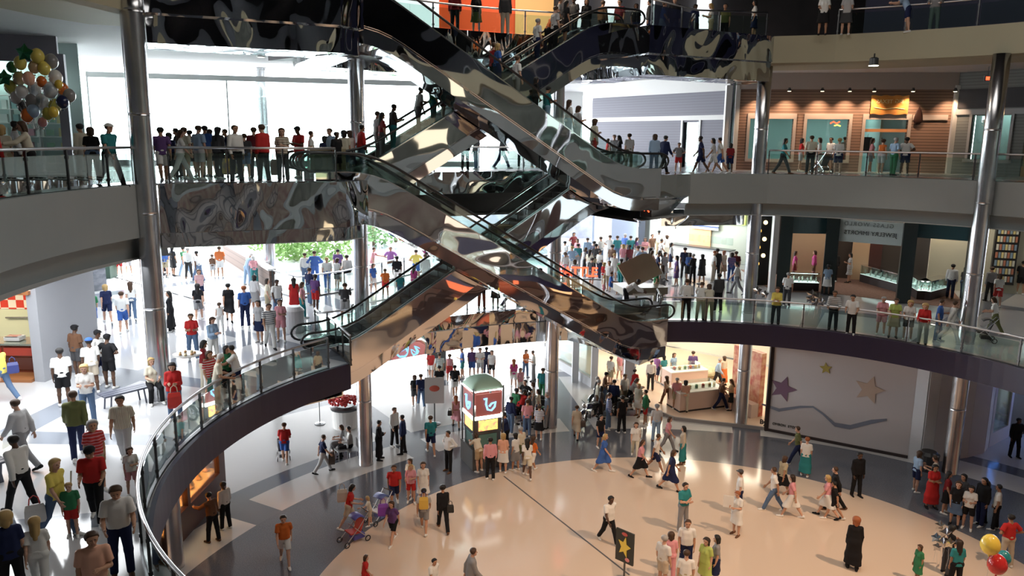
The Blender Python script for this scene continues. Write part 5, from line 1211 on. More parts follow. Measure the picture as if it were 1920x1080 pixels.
def shoe_mesh():
    if 'shoe' in MESHC: return MESHC['shoe']
    fl = [(np.array([0, 0, -.062]), np.array([0, 0, -1.]))]
    P = [(np.array([0, -.045, -.025]), np.array([0, .06, -.03]), .044, .042, .02, fl), (np.array([0, .06, -.035]), np.array([0, .16, -.042]), .042, .034, .02, fl), (np.array([0, -.03, -.02]), np.array([0, -.025, .02]), .04, .04, .02, [(np.array([0, 0, .025]), np.array([0, 0, 1.]))]+fl)]
    V, Q = surface(P, .009, [], pad=.03); me = lighter(np_mesh('shoe', V, Q), .15); MESHC['shoe'] = me; return me

DN = ((.14, -.05, -1), (.02, .2, -1))
POSES = {
 'stand': dict(arms=(DN, ((.16, .02, -1), (-.05, .35, -1)))),
 'stand2': dict(legs=((8, 6, 5), (-4, 0, 4)), arms=(((.16, .1, -1), (-.5, .75, .25)), DN), head=(6, 12)),
 'walk': dict(legs=((26, 6, 1), (-20, 14, 1)), arms=(((.12, -.42, -1), (.05, -.05, -1)), ((.12, .40, -1), (0, .75, -.8))), lean=4),
 'walk2': dict(legs=((-22, 18, 1), (24, 4, 1)), arms=(((.12, .42, -1), (0, .7, -.8)), ((.12, -.40, -1), (.05, -.1, -1))), lean=4),
 'lean': dict(legs=((-6, 2, 5), (4, 10, 5)), arms=(((.15, .75, -.8, 1), (-.45, .75, .12)), ((.15, .75, -.8, 1), (-.45, .75, .12))), lean=24, head=(8, 0)),
 'rail': dict(legs=((2, 4, 4), (-3, 0, 4)), arms=(((.2, .35, -1), (0, 1, -.15)), ((.2, .3, -1), (-.1, 1, -.1))), lean=8, head=(10, 0)),
 'hips': dict(legs=((3, 0, 6), (-3, 0, 6)), arms=(((.85, -.35, -1), (-.95, .55, -.35)),)*2),
 'fold': dict(legs=((2, 0, 5), (0, 3, 5)), arms=(((.12, .25, -1), (-.95, .5, .12)), ((.12, .3, -1), (-.9, .55, .02))), head=(4, 0)),
 'hold': dict(legs=((3, 3, 4), (-3, 3, 4)), arms=(((.12, .2, -1), (-.35, 1, .25)), ((.12, .2, -1), (-.35, 1, .3))), head=(14, 0)),
 'up': dict(legs=((3, 0, 5), (-3, 0, 5)), arms=(((.45, .7, .75), (-.1, .35, 1)), ((.2, .3, -1), (-.2, 1, .2))), head=(-8, 0)),
 'reach': dict(legs=((8, 4, 5), (-6, 0, 5)), arms=(((.2, .8, -.45), (0, 1, 0)), ((.15, .1, -1), (0, .5, -1))), lean=8),
 'bend': dict(legs=((12, 12, 6), (2, 10, 6)), arms=(((.1, .7, -.8, 1), (-.1, .9, -.3)),)*2, lean=52, head=(-10, 0)),
 'push': dict(legs=((20, 8, 1), (-18, 12, 1)), arms=(((.12, .3, -1), (-.05, 1, .0)),)*2, lean=10, head=(6, 0)),
 'sit': dict(legs=((82, 84, 6), (78, 86, 6)), arms=(((.15, .35, -1), (-.3, 1, -.1)), ((.15, .3, -1), (-.35, 1, 0))), sit=True, head=(8, 0), hip=.53),
}
CLR = dict(white=(.74, .74, .72), cream=(.66, .62, .5), black=(.012, .012, .014), red=(.52, .03, .03), darkred=(.22, .02, .025), orange=(.62, .15, .03), blue=(.05, .13, .42), navy=(.015, .022, .07),
 lightblue=(.32, .45, .62), denim=(.10, .16, .27), teal=(.03, .22, .24), green=(.04, .20, .09), olive=(.12, .13, .05), khaki=(.42, .36, .24), grey=(.25, .25, .26), lightgrey=(.48, .48, .49), pink=(.70, .32, .36),
 purple=(.12, .06, .19), violet=(.35, .14, .42), yellow=(.75, .62, .14), lime=(.45, .55, .15), brown=(.14, .07, .04), tan=(.45, .33, .2), peach=(.75, .42, .3), maroon=(.16, .02, .03), darkgrey=(.06, .06, .065), beige=(.55, .48, .38), magenta=(.55, .06, .25))
SKIN = dict(l=(.58, .34, .24), m=(.38, .2, .12), d=(.10, .05, .03), t=(.5, .27, .17))
HAIRC = dict(black=(.01, .009, .009), brown=(.06, .03, .015), blond=(.45, .3, .12), grey=(.35, .34, .33), red=(.3, .09, .03), dark=(.025, .015, .01), white=(.6, .6, .58))
CNAME = dict(lightblue='light blue', darkred='dark red', denim='denim blue', lightgrey='light grey', darkgrey='dark grey')
GNAME = dict(tee='T-shirt', polo='polo shirt', shirt='shirt', jacket='jacket', tank='sleeveless top', blouse='blouse', dress='dress', coat='long coat', skirt='skirt', longskirt='long skirt', trousers='trousers', shorts='shorts', jeans='jeans')
HNAME = dict(short='short', bob='bobbed', long='long', bun='bunned', curly='curly', ponytail='ponytailed', bald='cropped')
def own_colour(name, rough, spec):
    """surface whose colour is the colour of the object that wears it, so that copies can share one mesh"""
    m = mat(name, (.5, .5, .5), rough, spec=spec); N, L, b = nt(m); oi = N.new('ShaderNodeObjectInfo'); L.new(oi.outputs['Color'], b.inputs['Base Color']); return m
M_CLOTH = own_colour('cloth', .8, .2); M_SKIN = own_colour('skin', .55, .4); M_HAIR = own_colour('hair', .6, .4)
def cmat(c):
    if c.startswith('s:'):   # striped cloth  s:red:white
        _, a, b = c.split(':'); return striped('cloth_%s_%s' % (a, b), CLR[a], CLR[b], 14, 'Z', .8, duty=.7)
    if c.startswith('v:'):   # fine upright stripes
        _, a, b = c.split(':'); return striped('cloth_pin_%s_%s' % (a, b), CLR[a], CLR[b], 34, 'X', .8, duty=.75)
    return M_CLOTH, CLR[c]
def cname(c):
    if c.startswith('s:'): _, a, b = c.split(':'); return '%s striped' % CNAME.get(a, a)
    if c.startswith('v:'): return 'pinstriped %s' % c.split(':')[1]
    return CNAME.get(c, c)
M_EYE = mat('eye_dark', (.03, .02, .02), .3); M_LIP = mat('lip', (.35, .12, .1), .5)
POC = {}
def pose_of(pose, sex):
    k = pose+'_'+sex
    if k not in POC: POC[k] = Pose(sex=sex, **POSES[pose])
    return k, POC[k]
def child(name, me, parent, m, M=None):
    o = bpy.data.objects.new(name, me); COL.objects.link(o); o.parent = parent
    if isinstance(m, tuple): m, c = m; o.color = (*c, 1)
    k = me.name+'/'+m.name
    if me.materials[0] is None: me.materials[0] = m; MESHC[k] = me
    elif me.materials[0] is not m:
        if k not in MESHC: MESHC[k] = me.copy(); MESHC[k].materials[0] = m
        o.data = MESHC[k]
    if M is not None: o.matrix_local = M
    return o
PEOPLE = []
PR = random.Random(11)
def M4(R, t): return Matrix.Translation(Vector(t)) @ Matrix([list(map(float, r)) for r in R]).to_4x4()
def person(loc, face, pose='stand', sex='m', hair='short:brown', top='tee:white', bot='jeans:denim', skin='l', hgt=1.72, shoe='white', hat=None, extra=None, zone=''):
    key, po = pose_of(pose, sex)
    s = hgt/1.72
    o = bpy.data.objects.new('person', body_mesh(key, po)); COL.objects.link(o)
    o.location = loc; o.rotation_euler.z = math.radians(face); o.scale = (s, s, s)
    o.color = (*SKIN[skin], 1)
    if o.data.materials[0] is None:
        for i, m in enumerate((M_SKIN, M_EYE, M_LIP)): o.data.materials[i] = m
    hk, hc = hair.split(':')
    hm = child('hair', head_mesh(hk), o, (M_HAIR, HAIRC[hc]), M4(po.Rh, po.hc))
    if hat: child('cap' if hat.startswith('cap') else 'hat', cap_mesh(hat.split(':')[0]), o, cmat(hat.split(':')[1]), M4(po.Rh, po.hc))
    tk, tc = top.split(':', 1)
    pn = lambda g: {'polo': 'shirt', 'tee': 'shirt', 'tank': 'shirt', 'longskirt': 'skirt', 'jeans': 'trousers'}.get(g, g)
    child(pn(tk), garment(tk, key, po), o, cmat(tc))
    bk, bc = (bot.split(':', 1)+[''])[:2] if bot else ('', '')
    if bk: child(pn(bk), garment('trousers' if bk == 'jeans' else bk, key, po), o, cmat(bc))
    for i in range(2):
        pt, tw = po.toe[i]; R = R_('Z', -tw) @ R_('X', math.degrees(pt))
        child('shoe', shoe_mesh(), o, cmat(shoe), M4(R, po.ank[i]))
    PEOPLE.append(dict(o=o, pose=pose, hair=hair, top=(tk, tc), bot=(bk, bc), hat=hat, zone=zone, h=hgt, extra=extra, face=face))
    return o
# ================================================================ the crowd
HK = dict(s='short', b='bob', l='long', u='bun', c='curly', p='ponytail', x='bald'); HC = dict(b='brown', k='black', y='blond', g='grey', r='red', d='dark', w='white')
TK = dict(T='tee', P='polo', S='shirt', J='jacket', K='tank', B='blouse', D='dress', C='coat'); BK = dict(j='jeans', t='trousers', s='shorts', k='skirt', l='longskirt')
FA = dict(a=0, c=180, l=90, r=-90, al=40, ar=-40, cl=140, cr=-140)
CROWD = """
# middle storey, left foreground (h = y is the top of the head)
h215,903,2 rail m sb P.white t.navy c 1.80
h170,995,2 stand2 m sb P.peach s.khaki c 1.72
h62,966,2 walk f ly T.white t.white a 1.45
h8,960,2 stand f cy B.navy t.black a 1.65
45,962,2 walk m sk S.white t.black al 1.76
h32,744,2 walk2 m sb S.lightgrey t.grey al 1.76
112,1003,2 walk f by T.yellow j.denim cr 1.66
138,1005,2 stand m sy T.green s.red c 1.12
h168,828,2 push m sk P.red t.black c 1.72 m cap.black
h172,788,2 stand f cg B.s:red:pink s.khaki c 1.62
236,868,2 walk m sk P.v:cream:darkgrey t.lightgrey c 1.78
h242,838,2 stand2 f bb T.white s.pink c 1.12
148,858,2 walk2 m sb J.olive t.navy a 1.74
h157,682,2 hold f by T.white j.denim c 1.68
122,762,2 stand m sk T.white s.black a 1.74 d
h138,610,2 stand m sk T.brown s.darkgrey ar 1.74 d cap.black
h166,634,2 stand m sk T.white s.beige a 1.72 d cap.blue
h180,619,2 stand2 m sk T.white s.navy cr 1.74 d cap.black
208,728,2 hips m sk T.black s.black ar 1.72 d cap.black
175,621,2 walk m sy P.green s.blue a 1.75
203,606,2 walk f by T.navy s.navy a 1.70
233,625,2 walk2 m sb P.white s.blue a 1.74
h243,526,2 walk f lb T.white j.denim a 1.68
322,622,2 stand f lk C.black t.black l 1.66
290,752,2 sit f by B.cream t.black c 1.68
330,788,2 hold f bk J.red j.denim c 1.66
h357,587,2 hold f sb P.red j.denim c 1.68
h396,594,2 hold f bb S.lightblue t.white cr 1.68
414,625,2 stand f pb K.white t.white a 1.25
374,602,2 walk2 f lk T.black s.grey a 1.66
376,566,2 walk f bb B.s:pink:white s.navy c 1.62
h369,468,2 walk m sk P.white j.denim al 1.76
355,522,2 walk2 m sg S.white t.black a 1.75
414,521,2 stand m sb P.orange s.white a 1.75
400,521,2 stand f pb T.brown s.lightgrey a 1.3
465,534,2 lean m sw P.lightblue j.lightblue ar 1.72
478,537,2 lean f cw B.pink t.teal a 1.62
431,603,2 walk f uk D.black - a 1.70 t black
461,614,2 stand m sr P.blue t.navy a 1.74
h476,516,2 stand f bk S.lightgrey k.grey ar 1.66
488,642,2 stand f lk B.lightgrey k.navy cl 1.64
507,652,2 walk m sb P.s:white:navy t.white c 1.76
528,640,2 stand2 f lb T.pink s.pink c 1.64
h500,522,2 stand f bd B.cream s.khaki r 1.66
h518,524,2 stand m sk T.white j.denim cr 1.7 d
553,590,2 stand f lk D.red - a 1.64 t
568,598,2 stand2 f lb T.pink t.teal r 1.62
h590,514,2 stand2 m sk T.purple s.red ar 1.72 d
h579,502,2 stand m sb P.navy j.denim ar 1.76
648,606,2 lean m sb T.darkgrey s.lightgrey a 1.74
h571,474,2 stand m sb S.white j.denim a 1.74
h589,470,2 hips m sb S.blue t.blue a 1.84
h612,480,2 walk m sy T.white j.blue a 1.76
h633,467,2 stand m sk T.purple t.black a 1.78
h650,478,2 stand m sd S.white t.black a 1.75
h631,484,2 hold f bb T.white s.black ar 1.64
8,752,2 walk m sb T.yellow j.denim al 1.78
h379,638,2 hold f bk B.darkred t.cream r 1.66 m
h391,658,2 stand f bb B.s:red:white s.white cr 1.62
h423,648,2 fold f bk S.green k.black cr 1.66
h441,646,2 reach m sk T.white s.navy l 1.70
410,774,2 rail m sw P.cream t.lightgrey r 1.74
h306,462,2 stand m sk T.blue s.khaki a 1.75
h322,462,2 stand f lk T.black k.black ar 1.66
h344,460,2 walk m sk P.green j.lightblue al 1.74
h220,463,2 stand f lb T.navy s.red a 1.62
h238,460,2 walk f by T.white s.lightgrey a 1.66
h697,463,2 reach m sb T.pink s.pink r 1.74
h732,462,2 hips m sg P.violet s.brown c 1.78
h744,480,2 stand m sk T.black t.white a 1.7 d
h780,468,2 hips m sd P.yellow s.blue a 1.76
h797,476,2 stand m sb S.white t.white a 1.76
h722,504,2 reach m sb T.orange s.red a 1.4
h750,512,2 stand m sb T.teal j.denim a 1.35
h776,498,2 stand f lb T.magenta t.pink ar 1.55
h699,494,2 stand2 f bb T.blue s.white cr 1.5
h672,520,2 sit f bb B.grey k.grey a 1.6
# middle storey, right: the thick crowd
h1059,452,2 stand m sk T.white j.lightblue ar
h1076,436,2 hips f bd B.darkred t.black cr
h1083,448,2 stand f bb B.pink k.navy cl
h1102,446,2 stand m sb S.lightblue t.navy a
h1114,452,2 stand m sk T.navy s.white ar
h1127,444,2 stand m sb T.white j.denim al
h1144,441,2 hips m sb T.white t.white a
h1158,442,2 stand m sb P.teal j.denim a
h1172,438,2 stand m sg P.blue t.khaki ar
h1183,442,2 stand m sd T.teal s.navy a
h1194,445,2 stand2 f lb T.purple s.white r
h1210,446,2 fold f bb B.pink k.white c
h1223,439,2 stand m sb T.brown t.grey cr
h1236,432,2 stand m sk T.cream t.khaki a
h1239,446,2 walk m sd T.white t.black r
h1251,441,2 stand2 f bb B.white k.cream al
h1265,427,2 up m sk S.darkgrey t.black cl 1.86
h1259,455,2 stand f lk S.lightgrey k.navy r
h1060,473,2 stand f pb T.white s.pink a
h1073,461,2 hips m sy T.lightblue t.white a
h1084,457,2 stand m sk P.teal t.grey a 1.66
h1097,464,2 hold f bb B.grey k.black r
h1106,468,2 stand f ld T.cream t.white ar
h1118,457,2 stand m sk T.darkgrey s.khaki a
h1125,469,2 stand m sb P.white t.navy ar 1.64
h1148,459,2 stand m sd P.brown j.denim ar
h1152,475,2 hold m sy T.white s.white a 1.6
h1169,458,2 stand f by B.pink k.lightgrey a
h1181,459,2 stand m sk T.maroon s.black al d
h1197,461,2 stand m sb S.white t.white a
h1205,463,2 hips m sb T.lightblue t.navy a 1.82
h1220,465,2 stand f lk B.white s.grey ar
h1234,470,2 walk m sb T.navy j.denim r
h1247,473,2 stand2 f bk B.lightgrey k.white cr
h1270,480,2 stand f ck D.purple - l 1.64
h1285,464,2 stand m sd T.navy t.black a
h1294,474,2 hold f bd S.blue k.black a
h1301,476,2 fold f sg S.black t.black al
h1318,477,2 stand f bk J.black k.black al
h1340,470,2 stand m sr P.white t.beige r
h1346,466,2 stand m sk J.black t.black al 1.86
h1358,470,2 stand f br B.cream k.tan cr
h1373,474,2 hold f bd B.s:blue:pink j.blue a
h1381,471,2 stand m sb P.maroon t.navy a
1380,552,2 walk2 m sk P.white t.grey l
h1078,487,2 stand f bb T.white s.lightgrey al 1.6
h1110,483,2 stand m sd T.darkgrey s.grey ar 1.64
h1133,492,2 stand f by T.red s.white ar 1.4
h1143,489,2 stand m sd T.white s.khaki cl 1.6
h1165,485,2 stand m sk P.green t.teal ar 1.6
h1181,486,2 stand f lb B.beige k.cream a 1.6
h1194,482,2 stand f by T.lightgrey s.denim al 1.62
h1146,513,2 sit m sb T.blue s.blue r 1.45
h1133,516,2 stand f by B.cream s.pink r 1.1
1172,582,2 bend m sk S.white t.black r 1.76 d
h1232,500,2 stand m sb P.green t.khaki l
h1243,497,2 stand f lb T.white s.grey al 1.64
h1222,470,2 hold f lb T.peach k.denim ar 1.66
1285,600,2 rail m sb S.white t.black a 1.82
1312,600,2 lean m sb T.white t.cream a 1.72
1328,602,2 lean f bb T.cream t.beige a 1.66
1345,585,2 stand m sk J.darkgrey t.black al 1.80 d
h1064,510,2 stand m sb S.white t.lightblue r
h985,500,2 stand m sb P.lightblue j.denim l
# middle storey, right: rail and jewelry shop
1453,609,2 hold f bb J.yellow t.black c 1.66
1474,575,2 stand2 m sg T.white t.darkgrey a 1.66
1560,620,2 rail m sb S.s:grey:white t.black c 1.74
1594,627,2 rail m sk T.white t.black c 1.70
1650,628,2 rail f sg T.pink s.pink c 1.64
1673,633,2 rail f sb B.lime k.khaki c 1.66
1700,638,2 rail f cy T.white s.black c 1.66
1728,646,2 rail f cy S.red t.lightgrey c 1.68
1756,640,2 stand2 m sb P.blue j.denim r 1.72
1779,643,2 walk2 m sb S.white t.white r 1.76
1549,553,2 stand f uk T.lightblue k.white a 1.6 d
h1492,471,2 stand f lb B.magenta k.darkred r
h1510,462,2 hold m sb P.blue t.black c
h1529,470,2 stand f bb J.magenta t.brown l
1562,528,2 stand m sk J.black t.black a
1591,530,2 stand2 f bk D.s:grey:white - l
1639,498,2 stand m sk J.black t.black c
1748,500,2 stand f lb D.brown - c
1762,497,2 stand f bb B.darkgrey t.darkgrey r
1780,560,2 stand m sk S.white t.navy a 1.78
1804,563,2 stand2 f ld T.black j.denim ar 1.70
1868,575,2 walk f bb T.white s.red a 1.68
1853,565,2 stand m sb S.grey t.black al
1912,552,2 stand2 m sk T.black s.black a 1.78
1862,628,2 push f bb B.white t.olive l 1.62
# lower floor
535,868,1 push m sb T.red s.blue a 1.74
606,886,1 walk m sb T.navy t.lightgrey r 1.66
740,836,1 stand m sb S.white t.black cr 1.76
756,851,1 stand m sk J.navy t.black l 1.74
711,862,1 fold m sk C.black t.black r 1.74
657,858,1 sit m sk S.white t.black l 1.74
643,850,1 sit f bb B.grey k.grey l 1.6
808,852,1 walk m sb T.teal s.navy a 1.78
841,884,1 hips m sk S.white t.black cl 1.74
855,802,1 walk f lr K.pink k.pink a 1.60
790,762,1 walk m sb T.navy j.denim a 1.74
778,760,1 walk2 f bb T.black s.darkgrey a 1.62
824,744,1 walk m sk T.black s.white a 1.74
853,744,1 walk2 m sk T.black s.white a 1.76
808,710,1 walk f sb T.red s.white c 1.70
h824,662,1 stand m sb T.s:white:teal s.khaki a
h843,664,1 stand f ub K.pink s.red a
867,709,1 stand2 m sk T.blue s.teal l
885,708,1 stand m sk P.purple s.blue c
900,709,1 hold m sb T.white s.lightgrey c
912,706,1 stand m sk T.navy j.navy a
922,711,1 stand f ld T.white s.black c
963,728,1 walk f lr T.magenta s.white a
h986,655,1 hold f bb T.orange j.denim cr
h1001,657,1 hold m sb T.white t.grey l
h976,690,1 stand f bb B.pink s.white cr 1.5
h1018,690,1 stand m sb P.teal t.green a
988,818,1 stand m sb T.pink j.denim a
1010,824,1 stand f sb B.s:white:blue k.black a
1080,822,1 walk f sb D.beige - a 1.6
h968,728,1 stand m sk S.green t.black ar d
h985,712,1 hips m sk T.black j.navy cl
h1000,716,1 stand f bb T.white k.grey l
h975,742,1 lean m sk T.red s.black ar d
h992,735,1 stand m sk T.darkgrey t.navy r
h1010,730,1 stand f bd B.cream k.navy l
h958,744,1 stand m sk S.navy j.denim ar
h1027,735,1 stand m sg T.lightblue t.grey l
898,884,1 lean f bb T.cream s.tan al 1.64
919,899,1 stand m sk S.pink t.black a 1.74
943,886,1 stand f by T.peach k.white a 1.66
988,895,1 walk f lk T.white s.cream a 1.68
997,886,1 walk f lb T.orange s.white ar 1.6
h950,772,1 reach m sk S.navy t.black l 1.78
976,874,1 stand m sg T.cream s.olive al 1.7
886,870,1 bend m sb J.tan s.khaki r 1.74
h967,812,1 stand f bk B.white k.grey al 1.6
1120,775,1 stand m sg S.cream t.brown r
h1135,698,1 hold m sk T.brown j.denim r m cap.black
h1120,706,1 stand m sg J.darkgrey t.grey r
1140,805,1 stand m sb S.s:blue:white j.denim r
1165,812,1 stand m sk T.black t.black al 1.8
h1172,701,1 stand m sb T.white s.khaki cr
h1190,692,1 stand f uk D.red - a
h1183,717,1 lean f bb S.lightgrey k.black r
h1198,719,1 stand f by B.cream k.white cl
1209,797,1 stand m sk J.green s.red l
h1152,712,1 stand m sk S.navy t.black a
h1128,724,1 stand f bk B.darkgrey t.black r
1130,884,1 walk f by D.blue - r 1.68
h1127,778,1 stand m sk T.black s.navy cr 1.5
1190,858,1 walk f lb B.white t.cream c 1.66
1199,895,1 walk f lb T.pink k.black r 1.66
1228,886,1 walk2 m sb T.white s.navy r 1.72
1229,828,1 stand m sg P.lightgrey t.lightblue a 1.74 l cap.grey
1250,846,1 walk f bb B.pink t.grey r 1.64
1279,870,1 stand f bk S.beige l.teal l 1.66
1256,920,1 walk2 f bb D.navy - r 1.72
1140,1017,1 walk m sk T.white t.black cr 1.76
1279,996,1 fold m sd P.teal t.grey cr 1.80
h1290,974,1 stand m sb P.white t.navy c 1.80
1384,965,1 stand m sb T.white s.navy l 1.72 l cap.darkgrey
1379,1003,1 hold f sr D.white - cl 1.62
h1246,1004,1 stand m sg P.white s.beige ar 1.74
h1259,998,1 stand f bb T.pink t.pink a 1.62
h1288,1032,1 stand m sb T.white s.khaki a 1.70
h1326,1008,1 stand f bd B.lime k.lime cl 1.66
h1346,1004,1 stand f bk T.grey k.navy l 1.66
1597,1067,1 stand f cr C.black t.black a 1.76 l black
1449,957,1 walk m sb T.white j.denim l 1.74
h1470,853,1 walk2 f bb B.khaki k.black ar 1.62
1483,970,1 walk f bd T.pink k.white l 1.68
h1500,797,1 walk m sb P.olive j.navy l 1.74
1508,893,1 stand f sr T.white l.teal a 1.66
1549,970,1 walk2 f by T.pink k.white l 1.66
1563,956,1 walk m sb S.black t.black l 1.74
h1569,900,1 walk m sk T.black s.black l 1.5 t
1604,930,1 stand m sk J.black t.black cr 1.76
1715,922,1 stand2 f bb T.lightblue s.navy ar 1.66
1744,952,1 fold f lk D.red l.red cr 1.70 m
h1757,855,1 hold m sb T.beige s.khaki l 1.66
h1780,884,1 stand f lk B.darkred k.black r 1.62 t
1788,985,1 stand f bb T.black k.denim c 1.66
1812,992,1 hold f bk T.white s.black c 1.64
h1809,889,1 stand f bk T.darkgrey t.black cl 1.66
1836,985,1 stand m sk J.black j.navy cl 1.80 m
h1853,902,1 stand f bk T.darkred t.black l 1.62 m
1864,993,1 stand m sk T.white t.black l 1.68
1884,1062,1 hips m sk P.red t.beige al 1.78
h1800,1013,1 stand f ld T.teal t.black al 1.66
h1784,985,1 hold f lk T.black t.darkgrey ar 1.64
1718,1092,1 stand f bb D.green - cl 1.25
1900,857,1 stand2 m sk J.black t.black cr 1.78 d
h1888,755,1 hold f by T.grey k.black cl 1.6
401,1016,1 reach m sk S.brown t.black al 1.74
424,992,1 stand m sk S.white t.black al 1.72
535,1057,1 walk m sd P.orange s.white c 1.74
740,952,1 walk2 m sb P.red s.navy c 1.74
771,942,1 stand2 f by B.pink s.red c 1.5
h793,866,1 stand f lb T.white k.white c 1.66
h769,860,1 stand f bb B.cream s.red cl 1.55
655,992,1 push f bk T.red s.beige r 1.68
694,985,1 reach f by T.cream s.beige l 1.1
737,1017,1 walk f bb T.purple s.black cl 1.56
795,997,1 walk m sk T.lightgrey s.grey a 1.62
831,994,1 walk f uk S.black t.black a 1.70
h683,1038,1 walk f bb T.red s.red r 1.2
h812,1043,1 walk m sk T.white s.red cr 1.35
h883,1024,1 walk m sb J.grey t.grey r 1.78
# bright lower shop
1219,732,1 stand m sk S.white t.black a
h1233,664,1 stand f by B.violet k.navy ar
1243,720,1 stand f bk B.teal k.white al
h1264,662,1 stand f lb T.lightblue k.navy cr
1297,715,1 stand m sb T.purple t.black a
1344,727,1 walk m sg S.lightblue t.black r
h1359,668,1 stand f bb K.beige l.orange al
1249,760,1 walk f lb K.beige t.brown al 1.6
1267,768,1 stand m sg T.pink s.khaki a 1.66
1283,772,1 stand f bk T.peach t.cream a 1.62
1351,768,1 walk m sk T.brown j.navy r 1.72
h1373,711,1 hold f lb B.tan k.black l 1.62
h1175,664,1 stand f bk D.s:pink:white - a
h1187,662,1 stand m sb P.white j.denim al
h1163,660,1 stand f by B.pink s.white cr
h1146,668,1 stand m sb T.white s.khaki ar
# upper storey, left
64,362,3 reach f bb S.cream t.black l 1.72
38,352,3 stand m sk S.lightgrey t.darkgrey r 1.74 d
14,362,3 stand2 f by B.cream s.khaki a 1.62
-6,372,3 stand f bb J.red t.black ar 1.66 l red
160,344,3 stand m sk S.cream t.cream al 1.72
178,346,3 stand f bb T.black j.denim a 1.62
210,350,3 walk m sb P.teal t.black cr 1.78 l hat.white
308,343,3 walk2 m sk T.purple s.white a 1.72
322,335,3 stand f bk T.navy k.black a 1.5
341,338,3 walk f lb T.white t.white r 1.66
350,336,3 stand m sb T.cream s.khaki ar 1.68
361,332,3 stand m sk T.black s.black al 1.6
377,338,3 stand m sb P.lightblue s.lightgrey ar 1.74
389,332,3 stand m sk P.blue t.tan a 1.76
413,336,3 stand f lk J.darkgrey t.black ar 1.70
445,344,3 stand m sb S.white t.black cr 1.74
462,336,3 stand m sb T.darkgrey s.denim a 1.5
480,334,3 stand m sb T.maroon t.black a 1.72
496,343,3 stand m sb J.red t.black al 1.78
532,341,3 stand2 f lb B.s:cream:brown t.black c 1.68
563,334,3 hold m sk T.red s.red cl 1.76 d cap.black
585,334,3 stand m sb T.white s.grey r 1.62
611,334,3 stand f bk T.navy s.white a 1.45
621,334,3 stand m sb P.lightblue t.khaki cl 1.72
633,336,3 stand m sk T.black s.black cr 1.6 d
647,334,3 stand f bk T.cream s.denim a 1.66
658,333,3 stand f bb T.white k.navy al 1.66
430,333,3 walk m sb T.navy t.black l 1.72
398,331,3 stand f bb T.grey s.black al 1.64
336,332,3 stand m sk T.darkgrey t.black l 1.66
# upper storey, right
1160,318,3 hold f lk C.black t.black l 1.66
1178,322,3 stand m sb T.white t.olive al 1.74
1225,327,3 stand f bb J.lightblue j.denim a 1.70
1243,326,3 walk m sk J.navy t.black ar 1.72
1271,324,3 hips m sk T.grey s.red c 1.35
1313,326,3 walk m sk T.navy s.navy l 1.72 d
1336,326,3 walk2 f bk T.lightgrey s.white l 1.62
1349,326,3 walk m sk T.white s.blue l 1.66
1367,326,3 stand f bk T.darkred s.navy a 1.35
1150,316,3 stand m sb T.lightgrey s.khaki c 1.7
1138,315,3 stand f bb T.red s.white r 1.5
1466,326,3 walk f lk T.teal t.black r 1.66
1499,322,3 stand f bk T.red s.lightgrey r 1.62
1517,326,3 stand m sb P.cream t.black a 1.74
1533,323,3 stand f bb T.white k.white l 1.66
1554,322,3 stand m sk T.white s.navy cl 1.68
1569,328,3 stand f sy B.white s.navy a 1.64
1580,321,3 stand m sb T.grey s.red al 1.74
1630,325,3 stand f lb T.pink s.grey r 1.66
1644,321,3 stand m sk T.lightgrey s.black a 1.74
1650,328,3 stand f ub K.orange s.lightgrey ar 1.62
1673,329,3 stand m sg P.lightblue t.green ar 1.70
1694,329,3 hips m sk T.white s.navy a 1.72
# seen between the crossing escalators
872,318,3 stand m sk T.navy t.black c
893,318,3 stand f bb B.grey j.denim cl
941,316,3 walk m sb J.darkgrey j.navy r
977,315,3 stand f lk T.lightgrey t.black a
1002,314,3 stand m sk S.navy t.grey cr
1041,312,3 stand m sb P.olive t.black l
903,577,2 stand m sk J.navy t.black c
929,577,2 stand f bb B.darkgrey k.black a
957,575,2 walk m sb P.teal t.navy r
986,573,2 stand f lk T.black j.denim cl
1012,571,2 stand m sk S.blue t.black a
# top storey
1541,66,4 rail f br T.white k.black c 1.66
1584,66,4 rail f bb B.lightgrey k.darkgrey c 1.66
1698,62,4 lean m sk T.lightblue s.navy l 1.72
1749,60,4 rail m sg S.grey t.grey c 1.72
1412,74,4 stand f bk T.white k.navy l 1.6
1048,74,4 stand m sk T.grey t.black r 1.74
1075,74,4 stand m sk T.darkgrey t.black cl 1.74
1098,74,4 stand f bk J.black k.black c 1.66
1128,78,4 stand m sb J.brown t.black ar 1.74
1160,78,4 stand m sk T.maroon t.black cl 1.76
1190,80,4 stand f bk B.black k.navy c 1.66
1216,78,4 stand m sk J.darkgrey t.navy l 1.76
1240,78,4 walk m sb T.blue s.lightblue r 1.74
1262,76,4 stand m sk J.black t.black c 1.78
1300,80,4 stand f bk B.navy k.black cr 1.62
1331,80,4 hold f by T.white s.khaki l 1.66
1356,82,4 stand m sk T.olive t.black c 1.70
853,62,4 stand m sb J.darkred t.black a 1.74
893,64,4 stand f bb T.black k.olive c 1.66
947,66,4 stand m sk J.darkgrey t.beige c 1.74 l cap.yellow
"""
def parse(line):
    t = line.split(); ref = t[0]; hd = ref[0] == 'h'; px, py, lv = ref.lstrip('h').split(','); px, py, lv = float(px), float(py), int(lv)
    pose, sex, hr, top, bot, fc = t[1:7]; rest = t[7:]; hgt = None; skin = None; shoe = None; hat = None
    for r in rest:
        if '.' in r and r[0] in '12': hgt = float(r)
        elif r in SKIN: skin = r
        elif r.startswith('cap.') or r.startswith('hat.'): hat = r.replace('.', ':')
        elif r in CLR: shoe = r
    return hd, px, py, lv, pose, sex, hr, top, bot, fc, hgt, skin, shoe, hat
